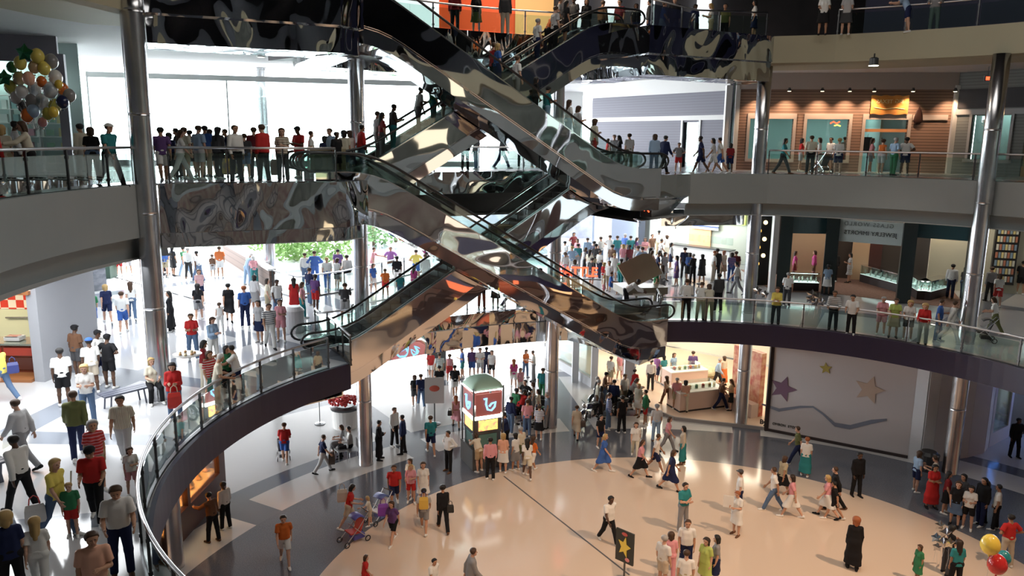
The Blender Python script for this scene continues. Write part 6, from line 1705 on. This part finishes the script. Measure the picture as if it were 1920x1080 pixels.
def outfit(hr, top, bot):
    tk, tc = top.split('.', 1); b = ''
    if bot != '-': bk, bc = bot.split('.', 1); b = BK[bk]+':'+bc
    return HK[hr[0]]+':'+HC[hr[1]], TK[tk]+':'+tc, b
for line in CROWD.strip().splitlines():
    if line.startswith('#'): ZONE = line[2:]; continue
    hd, px, py, lv, pose, sex, hr, top, bot, fc, hgt, skin, shoe, hat = parse(line)
    if hgt is None: hgt = (1.75 if sex == 'm' else 1.64)+PR.uniform(-.03, .04)
    if hd: dz = {'lean': .82, 'bend': .68, 'sit': .74}.get(pose, 1.0)*hgt; p = at(px, py, float(LV[lv]+dz)); loc = Vector((p.x, p.y, LV[lv]))
    else: loc = at(px, py, lv)
    brg = -math.degrees(math.atan2(loc.x, loc.y)); face = FA[fc]+brg+PR.uniform(-10, 10)
    if skin is None: skin = PR.choice('lllltm') if hr[1] != 'k' else PR.choice('lttmmd')
    h_, t_, b_ = outfit(hr, top, bot)
    if hr[1] == 'y': skin = 'l'
    if shoe is None: shoe = 'white' if b_[:6] in ('shorts', 'jeans:') or PR.random() < .4 else PR.choice(['black', 'brown', 'black'])
    person(loc, face, pose, sex, h_, t_, b_, skin, hgt, shoe, hat)
    PEOPLE[-1].update(px=px, py=py, lv=lv, sex=sex)
# riders on the escalators
def rider(E, y0, s0, s1, za, zb, px, n, pose, sex, hr, top, bot, face, hgt=1.72, skin='l'):
    best = min((abs(0), 0) for _ in (0,)); bs = 0; bd = 1e9
    for i in range(400):
        s = s0-.5+(s1-s0+1)*i/400; p = Vector((-5.4, y0, 0))+U29*s+N29*n
        d = p.x*_R2[0]+p.y*_R2[1]; X = 960+FPX*((p.x*_R2[0]+p.y*_R2[1]+(0)*_R2[2])/(p.x*_F[0]+p.y*_F[1]+((za+zb)/2-13.2)*_F[2]))
        if abs(X-px) < bd: bd = abs(X-px); bs = s
    k = max(0, min(1, (bs-s0)/(s1-s0))); z = za+(zb-za)*k
    st = .4; kk = math.floor((bs-s0)/st); z = za+(zb-za)/(s1-s0)*max(0, min(s1-s0, (kk*st+.2)))
    if 0 < k < 1: bs = s0+kk*st+.2
    p = Vector((-5.4, y0, 0))+U29*bs+N29*n
    h_, t_, b_ = outfit(hr, top, bot); person((p.x, p.y, z+.02), 29-90+face, pose, sex, h_, t_, b_, skin, hgt, 'white')
    PEOPLE[-1].update(px=px, py=0, lv=0, sex=sex)
AD = (27.3, .1, 10.0, LV[3], LV[4]); AC = (25.3, 1.2, 11.1, LV[4], LV[3])
for px, n, pose, sex, hr, top, bot, hgt, skin in ((678, .5, 'stand', 'm', 'sk', 'J.red', 'j.denim', 1.72, 'm'), (699, 1.1, 'stand', 'm', 'sb', 'T.lightgrey', 't.grey', 1.76, 'l'), (717, .6, 'stand', 'f', 'lk', 'T.darkred', 't.darkgrey', 1.7, 't'),
    (738, .55, 'hold', 'm', 'sk', 'P.darkgrey', 't.teal', 1.78, 'd'), (777, 1.1, 'reach', 'm', 'sk', 'T.white', 't.grey', 1.78, 'd'), (803, .6, 'stand', 'm', 'sb', 'T.green', 't.teal', 1.8, 'm'), (838, .6, 'stand', 'm', 'sb', 'T.navy', 's.maroon', 1.75, 'l'),
    (998, .6, 'stand', 'm', 'sg', 'T.white', 'j.navy', 1.72, 'l'), (1018, 1.1, 'lean', 'm', 'sk', 'P.orange', 't.black', 1.72, 'm'), (1044, .6, 'stand', 'm', 'sb', 'T.lightgrey', 't.black', 1.78, 'l'), (1062, 1.1, 'stand', 'f', 'lk', 'T.black', 'k.black', 1.66, 't')):
    rider(0, *AD, px, n, pose, sex, hr, top, bot, 0, hgt, skin)
for px, n, pose, sex, hr, top, bot, hgt, skin in ((975, .6, 'stand', 'm', 'sb', 'T.white', 't.grey', 1.75, 'l'), (1003, .6, 'stand', 'f', 'bk', 'T.black', 't.black', 1.5, 'm'), (1022, 1.1, 'hold', 'm', 'sk', 'T.teal', 'j.lightblue', 1.7, 'm'),
    (1062, .8, 'stand', 'f', 'lb', 'T.white', 'j.denim', 1.68, 'l'), (1090, .8, 'hold', 'f', 'bb', 'T.lightgrey', 't.grey', 1.7, 'l'), (1120, .8, 'stand2', 'f', 'cb', 'J.cream', 't.red', 1.68, 'm'),
    (915, .9, 'stand', 'm', 'sb', 'T.red', 't.black', 1.72, 'l'), (935, .6, 'stand', 'f', 'by', 'T.blue', 'k.navy', 1.66, 'l')):
    rider(0, *AC, px, n, pose, sex, hr, top, bot, 0, hgt, skin)

# ---------------------------------------------------------------- labels for every person
LAND = {1: [(905, 880, 'by the tall green-domed kiosk'), (600, 860, 'near the red flower planter'), (690, 850, 'against the second steel column'), (800, 790, 'near the white picture poster'), (860, 700, 'below the mirrored middle bridge'), (985, 760, 'in the group near the kiosk'), (1020, 690, 'behind the third steel column'), (1150, 770, 'in the crowd round the motorcycles'), (1290, 740, 'inside the bright lower shop'), (1200, 860, 'before the lower shop'), (1140, 980, 'on the open round floor'), (1300, 1040, 'in the group by the star sign'), (1380, 960, 'beyond the star sign'), (1500, 930, 'walking past the star hoarding'), (1600, 1000, 'alone on the peach-lit floor'), (1800, 950, 'by the white return wall'), (1890, 850, 'by the lower doorway'), (410, 1000, 'at the orange display window'), (540, 1020, 'on the dark ring under the deck'), (720, 960, 'near the stroller'), (800, 1020, 'behind the stroller on cream floor'), (1710, 900, 'under the hoarding with peach star')],
 2: [(40, 900, 'near the grey wall on the middle storey'), (180, 930, 'in the procession by the curved rail'), (170, 720, 'in the group in caps'), (210, 610, 'on the sunlit middle floor'), (330, 760, 'near the dark bench'), (400, 740, 'at the start of the curved rail'), (370, 560, 'behind the first steel column'), (450, 540, 'by the brown planter wall'), (500, 640, 'beside the pale round bin'), (600, 540, 'at the terrace railing'), (648, 600, 'just before the second column'), (740, 540, 'past the second column'), (1080, 510, 'in the crowd above the red neon'), (960, 575, 'behind the lowest escalator crossing'), (1150, 500, 'before the white pillars'), (1220, 510, 'in the crowd behind the piano'), (1290, 530, 'before the bright food stand'), (1360, 540, 'beside the fourth column near the food stand'), (1310, 600, 'at the glass rail near the piano'), (1453, 600, 'at the rail below the dark pillars'), (1580, 620, 'at the rail facing the camera'), (1690, 630, 'in the row leaning on the rail'), (1770, 640, 'at the rail beside the fifth column'), (1530, 520, 'in the jewelry shop doorway'), (1750, 520, 'at the jewelry counters'), (1880, 580, 'near the video shelves')],
 3: [(40, 360, 'under the balloons'), (180, 345, 'before the bright upper windows'), (330, 340, 'beside the first column upstairs'), (430, 340, 'along the mirrored upper landing'), (540, 340, 'by the escalator coils'), (640, 340, 'against the second column'), (1160, 320, 'at the foot of the highest escalator'), (1250, 325, 'before the blue-grey boards'), (950, 315, 'seen between the crossing escalators'), (1345, 325, 'at the corner of the brown shop'), (1510, 325, 'outside the brown shop windows'), (1660, 325, 'at the brown shop door')],
 4: [(900, 60, 'on the top bridge by the orange panel'), (1100, 70, 'in the dark crowd by the top escalator'), (1250, 70, 'on the top mirrored bridge'), (1560, 60, 'at the top rail by navy wall'), (1720, 60, 'far along the top rail')],
 0: [(760, 0, 'riding up against the bright windows'), (1020, 0, 'riding high on the rear escalator'), (1090, 0, 'riding down the highest escalator')]}
PPH = dict(stand='standing', stand2='standing', walk='walking', walk2='walking', lean='leaning forward', rail='leaning on the rail', hips='hands on hips', fold='arms folded', hold='holding something', up='arm raised', reach='reaching out', bend='bending over', push='pushing', sit='sitting')
def desc(p, v):
    tk, tc = p['top']; bk, bc = p['bot']
    who = 'child' if p['h'] < 1.42 else 'person'
    t = '%s in %s %s' % (who, cname(tc), GNAME[tk])
    if bk and not (tk == 'coat'): t += ' and %s %s' % (cname(bc), GNAME[bk]) if not (bk == 'jeans' and bc == 'denim') else ' and jeans'
    lm = min(LAND[p['lv']], key=lambda l: (l[0]-p['px'])**2+((l[1]-p['py'])*1.3)**2)[2] if p['lv'] else (LAND[0][0] if p['px'] < 900 else LAND[0][1] if p['sideD'] else LAND[0][2])[2]
    ex = []
    if p['hat']: ex.append('%s %s' % (p['hat'].split(':')[1], p['hat'].split(':')[0]))
    if v >= 1: ex.append(('dark' if p['hair'].split(':')[1] in ('black', 'dark') else p['hair'].split(':')[1])+'-haired')
    if v != 1 and not lm.startswith(('walking', 'riding', 'leaning', 'at the rail facing', 'in the row leaning')): ex.append(PPH[p['pose']])
    if v >= 3: ex.append('back turned' if abs((p['face']+180) % 360-180) < 60 else 'facing us' if abs((p['face']) % 360-180) < 60 else 'side-on')
    s = t+(', '+', '.join(ex) if ex else '')+', '+lm
    return s
for p in PEOPLE: p['sideD'] = p['o'].location.y > 0 and p['lv'] == 0 and p['px'] > 990 and p['o'].location.z > 15.5
def wc(s): return len(s.split())
todo = list(PEOPLE)
lab = {id(p): desc(p, 0) for p in PEOPLE}
for v in (1, 2, 3):
    from collections import Counter
    c = Counter(lab.values())
    for p in PEOPLE:
        if c[lab[id(p)]] > 1: lab[id(p)] = desc(p, v)
c = Counter(lab.values())
for p in PEOPLE:
    s = lab[id(p)]
    if c[s] > 1:
        near = sorted([q for q in PEOPLE if q is not p and q['lv'] == p['lv']], key=lambda q: (q['o'].location-p['o'].location).length)[0]
        s = s.rsplit(',', 1)[0]+', beside the %s %s' % (cname(near['top'][1]), GNAME[near['top'][0]])
    while wc(s) > 16:
        parts = s.split(', ')
        if len(parts) > 2: parts.pop(-2); s = ', '.join(parts)
        else: s = s.replace(' T-shirt', ' top').replace(' polo shirt', ' polo').replace('in the crowd round', 'among').replace('the start of ', ''); break
    p['o']['label'] = s; p['o']['category'] = 'child' if p['h'] < 1.42 else 'person'; p['o']['group'] = 'people in the shopping centre'
# the farthest people, past three hundred, stand as one crowd
def ref_dist(p): return (p['o'].location-Vector(CAMP)).length
far = sorted([p for p in PEOPLE if p['lv']], key=ref_dist)[300-len([p for p in PEOPLE if not p['lv']]):]
bpy.context.view_layer.update()
VV, TT, MI, CM, CI = [], [], [], [], {}
base = 0
def colmat(m, c):
    k = m.name+'%.3f%.3f%.3f' % tuple(c[:3])
    if k not in CI:
        CI[k] = len(CM); CM.append(mat('crowd_'+m.name+'_%d' % len(CM), tuple(c[:3]), .7) if m in (M_CLOTH, M_SKIN, M_HAIR) else m)
    return CI[k]
LOW = {}
for p in far:
    for o in [p['o']]+list(p['o'].children):
        me = o.data
        if me.name not in LOW:
            c_ = me.copy(); c_ = lighter(c_, .35); n = len(c_.vertices); v = np.empty(n*3, np.float32); c_.vertices.foreach_get('co', v); c_.calc_loop_triangles()
            t = np.empty(len(c_.loop_triangles)*3, np.int32); c_.loop_triangles.foreach_get('vertices', t); q = np.empty(len(c_.loop_triangles), np.int32); c_.loop_triangles.foreach_get('material_index', q)
            LOW[me.name] = (v.reshape(-1, 3), t.reshape(-1, 3), q, list(c_.materials))
        v, t, q, ms = LOW[me.name]; M = np.array(o.matrix_world)
        VV.append(v @ M[:3, :3].T+M[:3, 3]); TT.append(t+base); base += len(v)
        mp = np.array([colmat(m, o.color) for m in ms]); MI.append(mp[q])
VV = np.concatenate(VV); TT = np.concatenate(TT); MI = np.concatenate(MI)
me = bpy.data.meshes.new('crowd'); me.vertices.add(len(VV)); me.vertices.foreach_set('co', VV.astype(np.float32).ravel()); me.loops.add(len(TT)*3); me.loops.foreach_set('vertex_index', TT.astype(np.int32).ravel())
me.polygons.add(len(TT)); me.polygons.foreach_set('loop_start', np.arange(0, len(TT)*3, 3, dtype=np.int32)); me.polygons.foreach_set('material_index', MI.astype(np.int32)); me.polygons.foreach_set('use_smooth', np.ones(len(TT), bool))
for m in CM: me.materials.append(m)
me.update(calc_edges=True); o = bpy.data.objects.new('crowd', me); COL.objects.link(o); tag(o, 'distant people packed in the crowd before the bright shops and far walkways', 'crowd', None, 'stuff')
for p in far:
    for c_ in list(p['o'].children): bpy.data.objects.remove(c_)
    bpy.data.objects.remove(p['o'])
PEOPLE = [p for p in PEOPLE if p not in far]
# ================================================================ balloons, bags, prams, motorcycles
def balloon(p, r, col, label, group=None, name='balloon', foil=False, string=1.0, strk=None):
    t = thing(name, label, 'balloon', p, 0, group); c = CLR.get(col, None) or dict(marble=(.62, .66, .68), olivey=(.35, .32, .06), gold=(.75, .55, .08))[col]
    g = MB()
    if not foil:
        prof = [(r*math.sin(PI*i/10)*(1-.16*max(0, i/10-.5)*2), -r*1.16*math.cos(PI*(10-i)/10)) for i in range(11)]; prof = [(max(.004, a), -b) for a, b in prof][::-1]
        g.lathe(prof, (0, 0, 0), 16); m = mat('balloon_'+col, c, .18) if col != 'marble' else noisy('balloon_marble', (.72, .74, .75), (.30, .36, .42), 3, .2)
        g.obj('skin', m, t, smooth=True); MB().lathe([(.012, -.02), (.03, -.05)], (0, 0, -r*1.14), 8).obj('knot', m, t)
    else:
        k = star(r, .3*r, .62); n = 10; V = [(0, -.07, 0), (0, .07, 0)]+[(x, 0, z) for x, z in k]
        g.add(V, [(0, 2+i, 2+(i+1) % n) for i in range(n)]+[(1, 2+(i+1) % n, 2+i) for i in range(n)]); g.obj('foil', mat('foil_'+col, c, .08, .9), t)
    if string:
        e = Vector(strk)-Vector(p) if strk is not None else Vector((0, 0, -string)); s0 = Vector((0, 0, -r*1.1))
        MB().tube([s0, s0.lerp(e, .5)+Vector((.03, 0, -.02)), e], .004, 4).obj('string', mat('string', (.6, .6, .6), .6), t)
    return t
hub = aty(66, 245, 20.9)
GB = 'balloons in the big bunch on the upper walkway'
rg2 = random.Random(5)
for px, py, r, c in ((38, 118, 11, 'yellow'), (70, 105, 12, 'yellow'), (83, 128, 11, 'yellow'), (96, 115, 12, 'grey'), (64, 126, 10, 'tan'), (36, 147, 11, 'tan'), (78, 153, 9, 'orange'), (104, 145, 12, 'white'), (118, 167, 10, 'orange'), (41, 172, 11, 'white'), (65, 167, 12, 'marble'),
    (94, 169, 13, 'marble'), (78, 191, 13, 'marble'), (62, 208, 11, 'lightblue'), (103, 198, 11, 'olivey'), (130, 179, 11, 'grey'), (89, 213, 10, 'olivey'), (51, 216, 11, 'orange'), (58, 188, 10, 'grey'), (20, 163, 11, 'olivey'), (30, 183, 10, 'lightgrey'), (80, 229, 8, 'pink'), (22, 126, 9, 'green'), (117, 191, 11, 'navy'), (54, 147, 11, 'peach'), (110, 158, 7, 'gold'), (100, 210, 9, 'gold'), (44, 200, 10, 'darkgrey')):
    Y = 20.6+rg2.random()*1.0; p = aty(px, py, Y); nm = {'tan': 'amber', 'olivey': 'olive yellow', 'marble': 'marbled white', 'gold': 'golden', 'peach': 'peach'}.get(c, CNAME.get(c, c))
    rel = 'near the top' if py < 130 else 'in the middle' if py < 185 else 'near the bottom'; sd = 'window side' if px > 75 else 'shop side' if px < 48 else 'centre'
    balloon(p, r*Y/FPX, c, '%s balloon %s of the big bunch, %s' % (nm, rel, sd), GB, strk=hub)
for px, py, r, l in ((46, 99, 17, 'topmost'), (8, 146, 16, 'outermost')):
    balloon(aty(px, py, 21.0), r*21/FPX, 'green', '%s dark green foil star balloon of the big bunch' % l, GB, 'foil_balloon', True, strk=hub)
for k, (px, py, r) in enumerate(((1522, 552, 9), (1534, 558, 9), (1540, 566, 8), (1528, 566, 8), (1518, 560, 7), (1420, 545, 8), (1434, 552, 7))):
    Y = 31.5; balloon(aty(px, py, Y), r*Y/FPX*1.2, 'lightgrey', 'shiny silver foil balloon floating by the %s' % ('rail before the jewelry showcase' if px > 1500 else 'base of the fourth column'), 'silver balloons over the middle rail', 'foil_balloon', True, .7)
for k, (px, py, r, c) in enumerate(((1762, 985, 9, 'lightgrey'), (1772, 1000, 11, 'lightgrey'), (1755, 1008, 9, 'lightblue'), (1766, 1018, 11, 'lightgrey'), (1780, 1018, 10, 'cream'), (1758, 1025, 9, 'lightgrey'))):
    Y = 19.8; balloon(aty(px, py, Y), r*Y/FPX*1.3, c, 'crumpled %s foil balloon of the cluster before the dark-haired pair' % CNAME.get(c, c), 'foil balloon cluster on the lower floor', 'foil_balloon', True, .7)
for px, py, r, c, l in ((1857, 1021, 19, 'gold', 'round yellow balloon'), (1870, 1058, 19, 'red', 'red balloon under the teal one'), (1882, 1046, 14, 'teal', 'dark teal balloon over the red one')):
    balloon(aty(px, py, 18.5+(.3 if c == 'teal' else 0)), r*18.5/FPX, c, l+' at the lower corner by the person in red', None, string=1.2)

def carried(name, label, cat, px, py, lv, fwd, side, z, build, head=False, hgt=1.7):
    """an object held near the person whose feet stand at the pixel; fwd is towards the camera"""
    p = at(px, py, float(LV[lv]+hgt)) if head else at(px, py, lv); d = Vector((-p.x, -p.y, 0)).normalized(); s = Vector((-d.y, d.x, 0))
    t = thing(name, label, cat, (p.x+d.x*fwd+s.x*side, p.y+d.y*fwd+s.y*side, LV[lv]+z), math.atan2(d.y, d.x)+PI/2); build(t); return t
def bag_mesh(w_, h, d, m, mh=None, mt=None):
    def f(t):
        g = MB(); V = [(sx*w_/2*k, sy*d/2*q, z) for z, k, q in ((0, .85, .9), (h*.15, 1, 1), (h*.75, .95, .8), (h, .8, .25)) for sx, sy in ((-1, -1), (1, -1), (1, 1), (-1, 1))]
        g.add(V, [(3, 2, 1, 0), (12, 13, 14, 15)]+[(i*4+j, i*4+(j+1) % 4, i*4+4+(j+1) % 4, i*4+4+j) for i in range(3) for j in range(4)]); g.obj('bag_body', m, t, smooth=False)
        MB().tube([(-w_*.25, 0, h), (-w_*.2, 0, h*1.35), (0, 0, h*1.5), (w_*.2, 0, h*1.35), (w_*.25, 0, h)], .012, 6).obj('strap', mh or m, t, smooth=True)
    return f
cm = lambda n, c: mat(n, c, .5)
carried('shopping_bag', 'bright red bag with cream ribbons held by the woman in the red jacket', 'bag', 330, 788, 2, .34, 0, .48, bag_mesh(.36, .42, .16, cm('bag_red', (.6, .04, .03)), cm('ribbon_cream', (.75, .68, .5))))
carried('shopping_bag', 'white bag with red trim in the hand of the woman in yellow', 'bag', 112, 1003, 2, .1, -.36, .42, bag_mesh(.36, .36, .16, cm('bag_white', (.68, .68, .68)), cm('bag_red', (.6, .04, .03))))
carried('tote_bag', 'large green tote bag in the group by the start of the curved rail', 'bag', 391, 658, 2, .28, .1, .45, bag_mesh(.4, .42, .14, cm('bag_green', (.05, .16, .13))), True, 1.62)
carried('shoulder_bag', 'dark blue shoulder bag on the walker by the food counter', 'bag', 8, 752, 2, .15, .3, .85, bag_mesh(.3, .32, .16, cm('bag_blue', (.03, .04, .16))))
carried('handbag', 'long dark handbag beside the person in navy before the seats', 'bag', 606, 886, 1, .05, .35, .35, bag_mesh(.26, .5, .14, cm('bag_brown', (.07, .05, .04))))
carried('handbag', 'small dark bag hanging from the person in the pink dress', 'bag', 855, 802, 1, 0, -.28, .6, bag_mesh(.22, .24, .1, cm('bag_black', (.02, .02, .02))))
carried('handbag', 'brown handbag on the arm of the person in beige', 'bag', 1080, 822, 1, .05, .3, .6, bag_mesh(.24, .28, .1, cm('bag_brown', (.07, .05, .04))))
carried('shopping_bag', 'pink bag held before the white skirt by the jewelry pillar', 'bag', 1549, 553, 2, -.05, 0, .45, bag_mesh(.34, .42, .1, cm('bag_pink', (.7, .2, .3))))
carried('shopping_bag', 'bag with yellow picture hanging by the man in white on the upper landing', 'bag', 432, 340, 3, .1, 0, .22, bag_mesh(.46, .5, .14, noisy('bag_picture', (.6, .45, .08), (.05, .07, .2), 3, .5)))
carried('shopping_bag', 'tan bag standing beside the person in the red jacket upstairs', 'bag', 518, 340, 3, .0, 0, .2, bag_mesh(.32, .5, .14, cm('bag_tan', (.4, .3, .2))))
carried('backpack', 'round purple backpack worn by the walking child in purple', 'bag', 737, 1017, 1, -.1, -.3, .95, bag_mesh(.36, .4, .2, cm('bag_purple', (.22, .05, .4))))
carried('backpack', 'yellow-fronted backpack on the walker in light grey', 'bag', 795, 997, 1, .2, 0, .95, bag_mesh(.32, .42, .14, cm('pack_yellow', (.7, .45, .08)), cm('bag_blue', (.03, .04, .16))))
carried('backpack', 'cream backpack carried by the person in red near the stroller', 'bag', 655, 992, 1, -.1, -.2, 1.0, bag_mesh(.36, .44, .2, cm('bag_cream', (.6, .5, .42))))
carried('handbag', 'small black shoulder bag on the person walking away in black', 'bag', 831, 994, 1, .1, .25, .7, bag_mesh(.24, .28, .1, cm('bag_black', (.02, .02, .02))))
carried('newspaper', 'white newspaper held up by the pair on the round floor', 'paper', 1379, 1003, 1, .15, -.3, 1.05, lambda t: MB().box((0, 0, .2), (.34, .02, .42)).obj('sheet', M_WHITE, t))
def tray(t):
    MB().lathe([(.02, 0), (.36, .0), (.40, .03), (.39, .035)], n=28).obj('plate', mat('tray_silver', (.7, .7, .68), .25, .6), t, smooth=True)
    for k in range(7): MB().ball((.2*math.cos(k*.9), .2*math.sin(k*.9), .06), .045, 8, 6).obj('snack', mat('snack%d' % (k % 2), ((.5, .3, .15), (.65, .55, .35))[k % 2], .7), t, smooth=True)
carried('serving_tray', 'round silver tray of snacks held above the group by the rail', 'tray', 368, 655, 2, .15, -.25, 1.55, tray, True, 1.66)
carried('walking_stick', 'long white stick held by the person in the red polo', 'stick', 185, 985, 2, .1, -.5, 0, lambda t: MB().tube([(0, 0, 0), (.12, .1, 1.25)], .016, 8).obj('shaft', M_WHITE, t))

def stroller(px, py, lv, rz, label, c1, c2):
    p = at(px, py, lv); t = thing('stroller', label, 'stroller', p, rz)
    a, b = cm('pram_%02d%02d' % (int(c1[0]*99), int(c1[2]*99)), c1), cm('pram_%02d%02db' % (int(c2[0]*99), int(c2[2]*99)), c2)
    for sx in (-1, 1):
        g = MB(); g.tube([(sx*.22, .42, .12), (sx*.22, -.05, .55), (sx*.22, -.42, 1.0)], .014, 6); g.tube([(sx*.22, -.36, .12), (sx*.22, .1, .6)], .014, 6); g.obj('frame', M_ALU, t)
        for y in (.42, -.36):
            w_ = MB(); w_.tube([(sx*.25, y+.09*math.cos(q*PI/8), .10+.09*math.sin(q*PI/8)) for q in range(16)], .018, 6, closed=True); o = w_.obj('wheel', M_BLACK, t); MB().tube([(sx*.22, y, .1), (sx*.28, y, .1)], .02, 6).obj('hub', M_ALU, o)
    MB().tube([(-.22, -.42, 1.0), (.22, -.42, 1.0)], .02, 8).obj('handle', M_BLACK, t)
    g = MB(); g.add([(-.2, .25, .38), (.2, .25, .38), (.2, -.12, .34), (-.2, -.12, .34), (-.2, -.28, .78), (.2, -.28, .78)], [(0, 1, 2, 3), (3, 2, 5, 4)]); o = g.obj('seat', a, t); md = o.modifiers.new('s', 'SOLIDIFY'); md.thickness = .04
    g = MB(); V = []; 
    for i in range(7):
        q = PI*.15+i*PI*.6/6
        for x in (-.22, .22): V.append((x, -.1-.28*math.cos(q), .66+.28*math.sin(q)))
    g.add(V, [(2*i, 2*i+1, 2*i+3, 2*i+2) for i in range(6)]); o = g.obj('hood', b, t, smooth=True); md = o.modifiers.new('s', 'SOLIDIFY'); md.thickness = .015
    MB().box((0, -.1, .2), (.34, .4, .14)).obj('basket', b, t)
    return t
stroller(665, 1015, 1, 2.3, 'red and blue stroller pushed near the curved dark ring', (.5, .05, .04), (.08, .08, .35)); stroller(712, 975, 1, 2.5, 'blue and white stroller behind the red one', (.6, .6, .62), (.10, .14, .38))
stroller(532, 858, 1, .3, 'dark stroller pushed by the person in red beneath the deck', (.05, .06, .1), (.08, .1, .14)); stroller(1842, 640, 2, 1.2, 'black stroller behind the rail beside the fifth column', (.02, .02, .02), (.03, .03, .03))
stroller(1540, 325, 3, .4, 'dark stroller outside the brown board-clad shop', (.05, .04, .04), (.1, .07, .05)); stroller(306, 520, 2, .2, 'small dark stroller on the far sunny floor beside the column', (.03, .03, .04), (.05, .05, .06))

def motorcycle(px, py, rz, label, tank=(.02, .03, .08)):
    p = at(px, py, 1); t = thing('motorcycle', label, 'motorcycle', p, rz, 'motorcycles on show on the lower floor')
    for y in (.75, -.72):
        w_ = MB(); w_.tube([(0, y+.30*math.cos(q*PI/12), .33+.30*math.sin(q*PI/12)) for q in range(24)], .055, 8, closed=True); o = w_.obj('wheel', M_BLACK, t, smooth=True)
        g = MB(); 
        for k in range(6): q = k*PI/6; g.bar((0, y+.27*math.cos(q), .33+.27*math.sin(q)), (0, y-.27*math.cos(q), .33-.27*math.sin(q)), .012, .012)
        g.obj('spokes', M_CHROME, o); MB().tube([(-.06, y, .33), (.06, y, .33)], .05, 10).obj('hub', M_CHROME, o)
    MB().box((0, 0, .42), (.26, .5, .36)).obj('engine', M_CHROME, t)
    MB().ball((0, .22, .82), .2, 14, 8, (.75, 1.4, .7)).obj('tank', mat('tank_%d' % int(tank[2]*100), tank, .15), t, smooth=True)
    MB().ball((0, -.35, .76), .2, 14, 8, (.8, 1.7, .45)).obj('seat', M_BLACK, t, smooth=True)
    for sx in (-1, 1):
        MB().tube([(sx*.08, .75, .33), (sx*.08, .5, 1.0)], .025, 8).obj('fork', M_CHROME, t); MB().tube([(sx*.16, .1, .3), (sx*.18, -.8, .32)], .04, 8).obj('exhaust', M_CHROME, t)
        MB().tube([(sx*.06, .48, 1.02), (sx*.3, .4, 1.1), (sx*.38, .25, 1.06)], .018, 8).obj('handlebar', M_CHROME, t); MB().box((sx*.27, -.62, .6), (.18, .42, .3)).obj('pannier', M_BLACK, t)
    MB().ball((0, .66, .95), .11, 12, 8).obj('headlight', mat('chrome_lens', (.8, .8, .78), .05, .9), t, smooth=True)
    g = MB(); g.tube([(0, .75+.38*math.cos(q), .33+.38*math.sin(q)) for q in [PI*.1+i*PI*.75/6 for i in range(7)]], .07, 8); g.obj('mudguard', mat('tank_%d' % int(tank[2]*100), tank, .15), t, smooth=True)
    g = MB(); g.add([(-.2, .6, 1.1), (.2, .6, 1.1), (.16, .45, 1.45), (-.16, .45, 1.45)], [(0, 1, 2, 3)]); g.obj('windscreen', M_SGLASS, t)
motorcycle(1108, 790, 2.5, 'dark motorcycle with round chrome headlight nearest the open pale floor'); motorcycle(1180, 775, -1.2, 'black motorcycle hidden by the crowd before the lower shop', (.02, .02, .02)); motorcycle(1134, 760, 2.2, 'third motorcycle deep in the crowd by the lower shop', (.2, .02, .02))
motorcycle(972, 800, 1.9, 'motorcycle behind the kiosk group, partly hidden by the third column', (.25, .02, .02)); motorcycle(1000, 770, 1.2, 'dark motorcycle among the people behind the kiosk', (.02, .03, .06))
# short returning rails at the foot of the escalators
railing([P2(658, 686, 2), P2(618, 645, 2)], Z2, 'short return rail at the end of the curved railing', 1.0); railing([P2(592, 628, 2), P2(601, 638, 2), P2(668, 628, 2)], Z2, 'short rail behind the escalator handrail loops', 1.0)
railing([P2(1236, 598, 2), P2(1230, 585, 2)], Z2, 'short rail beside the grey plinth at the escalator foot', .8)
# small round table and chairs glimpsed at the far right railing
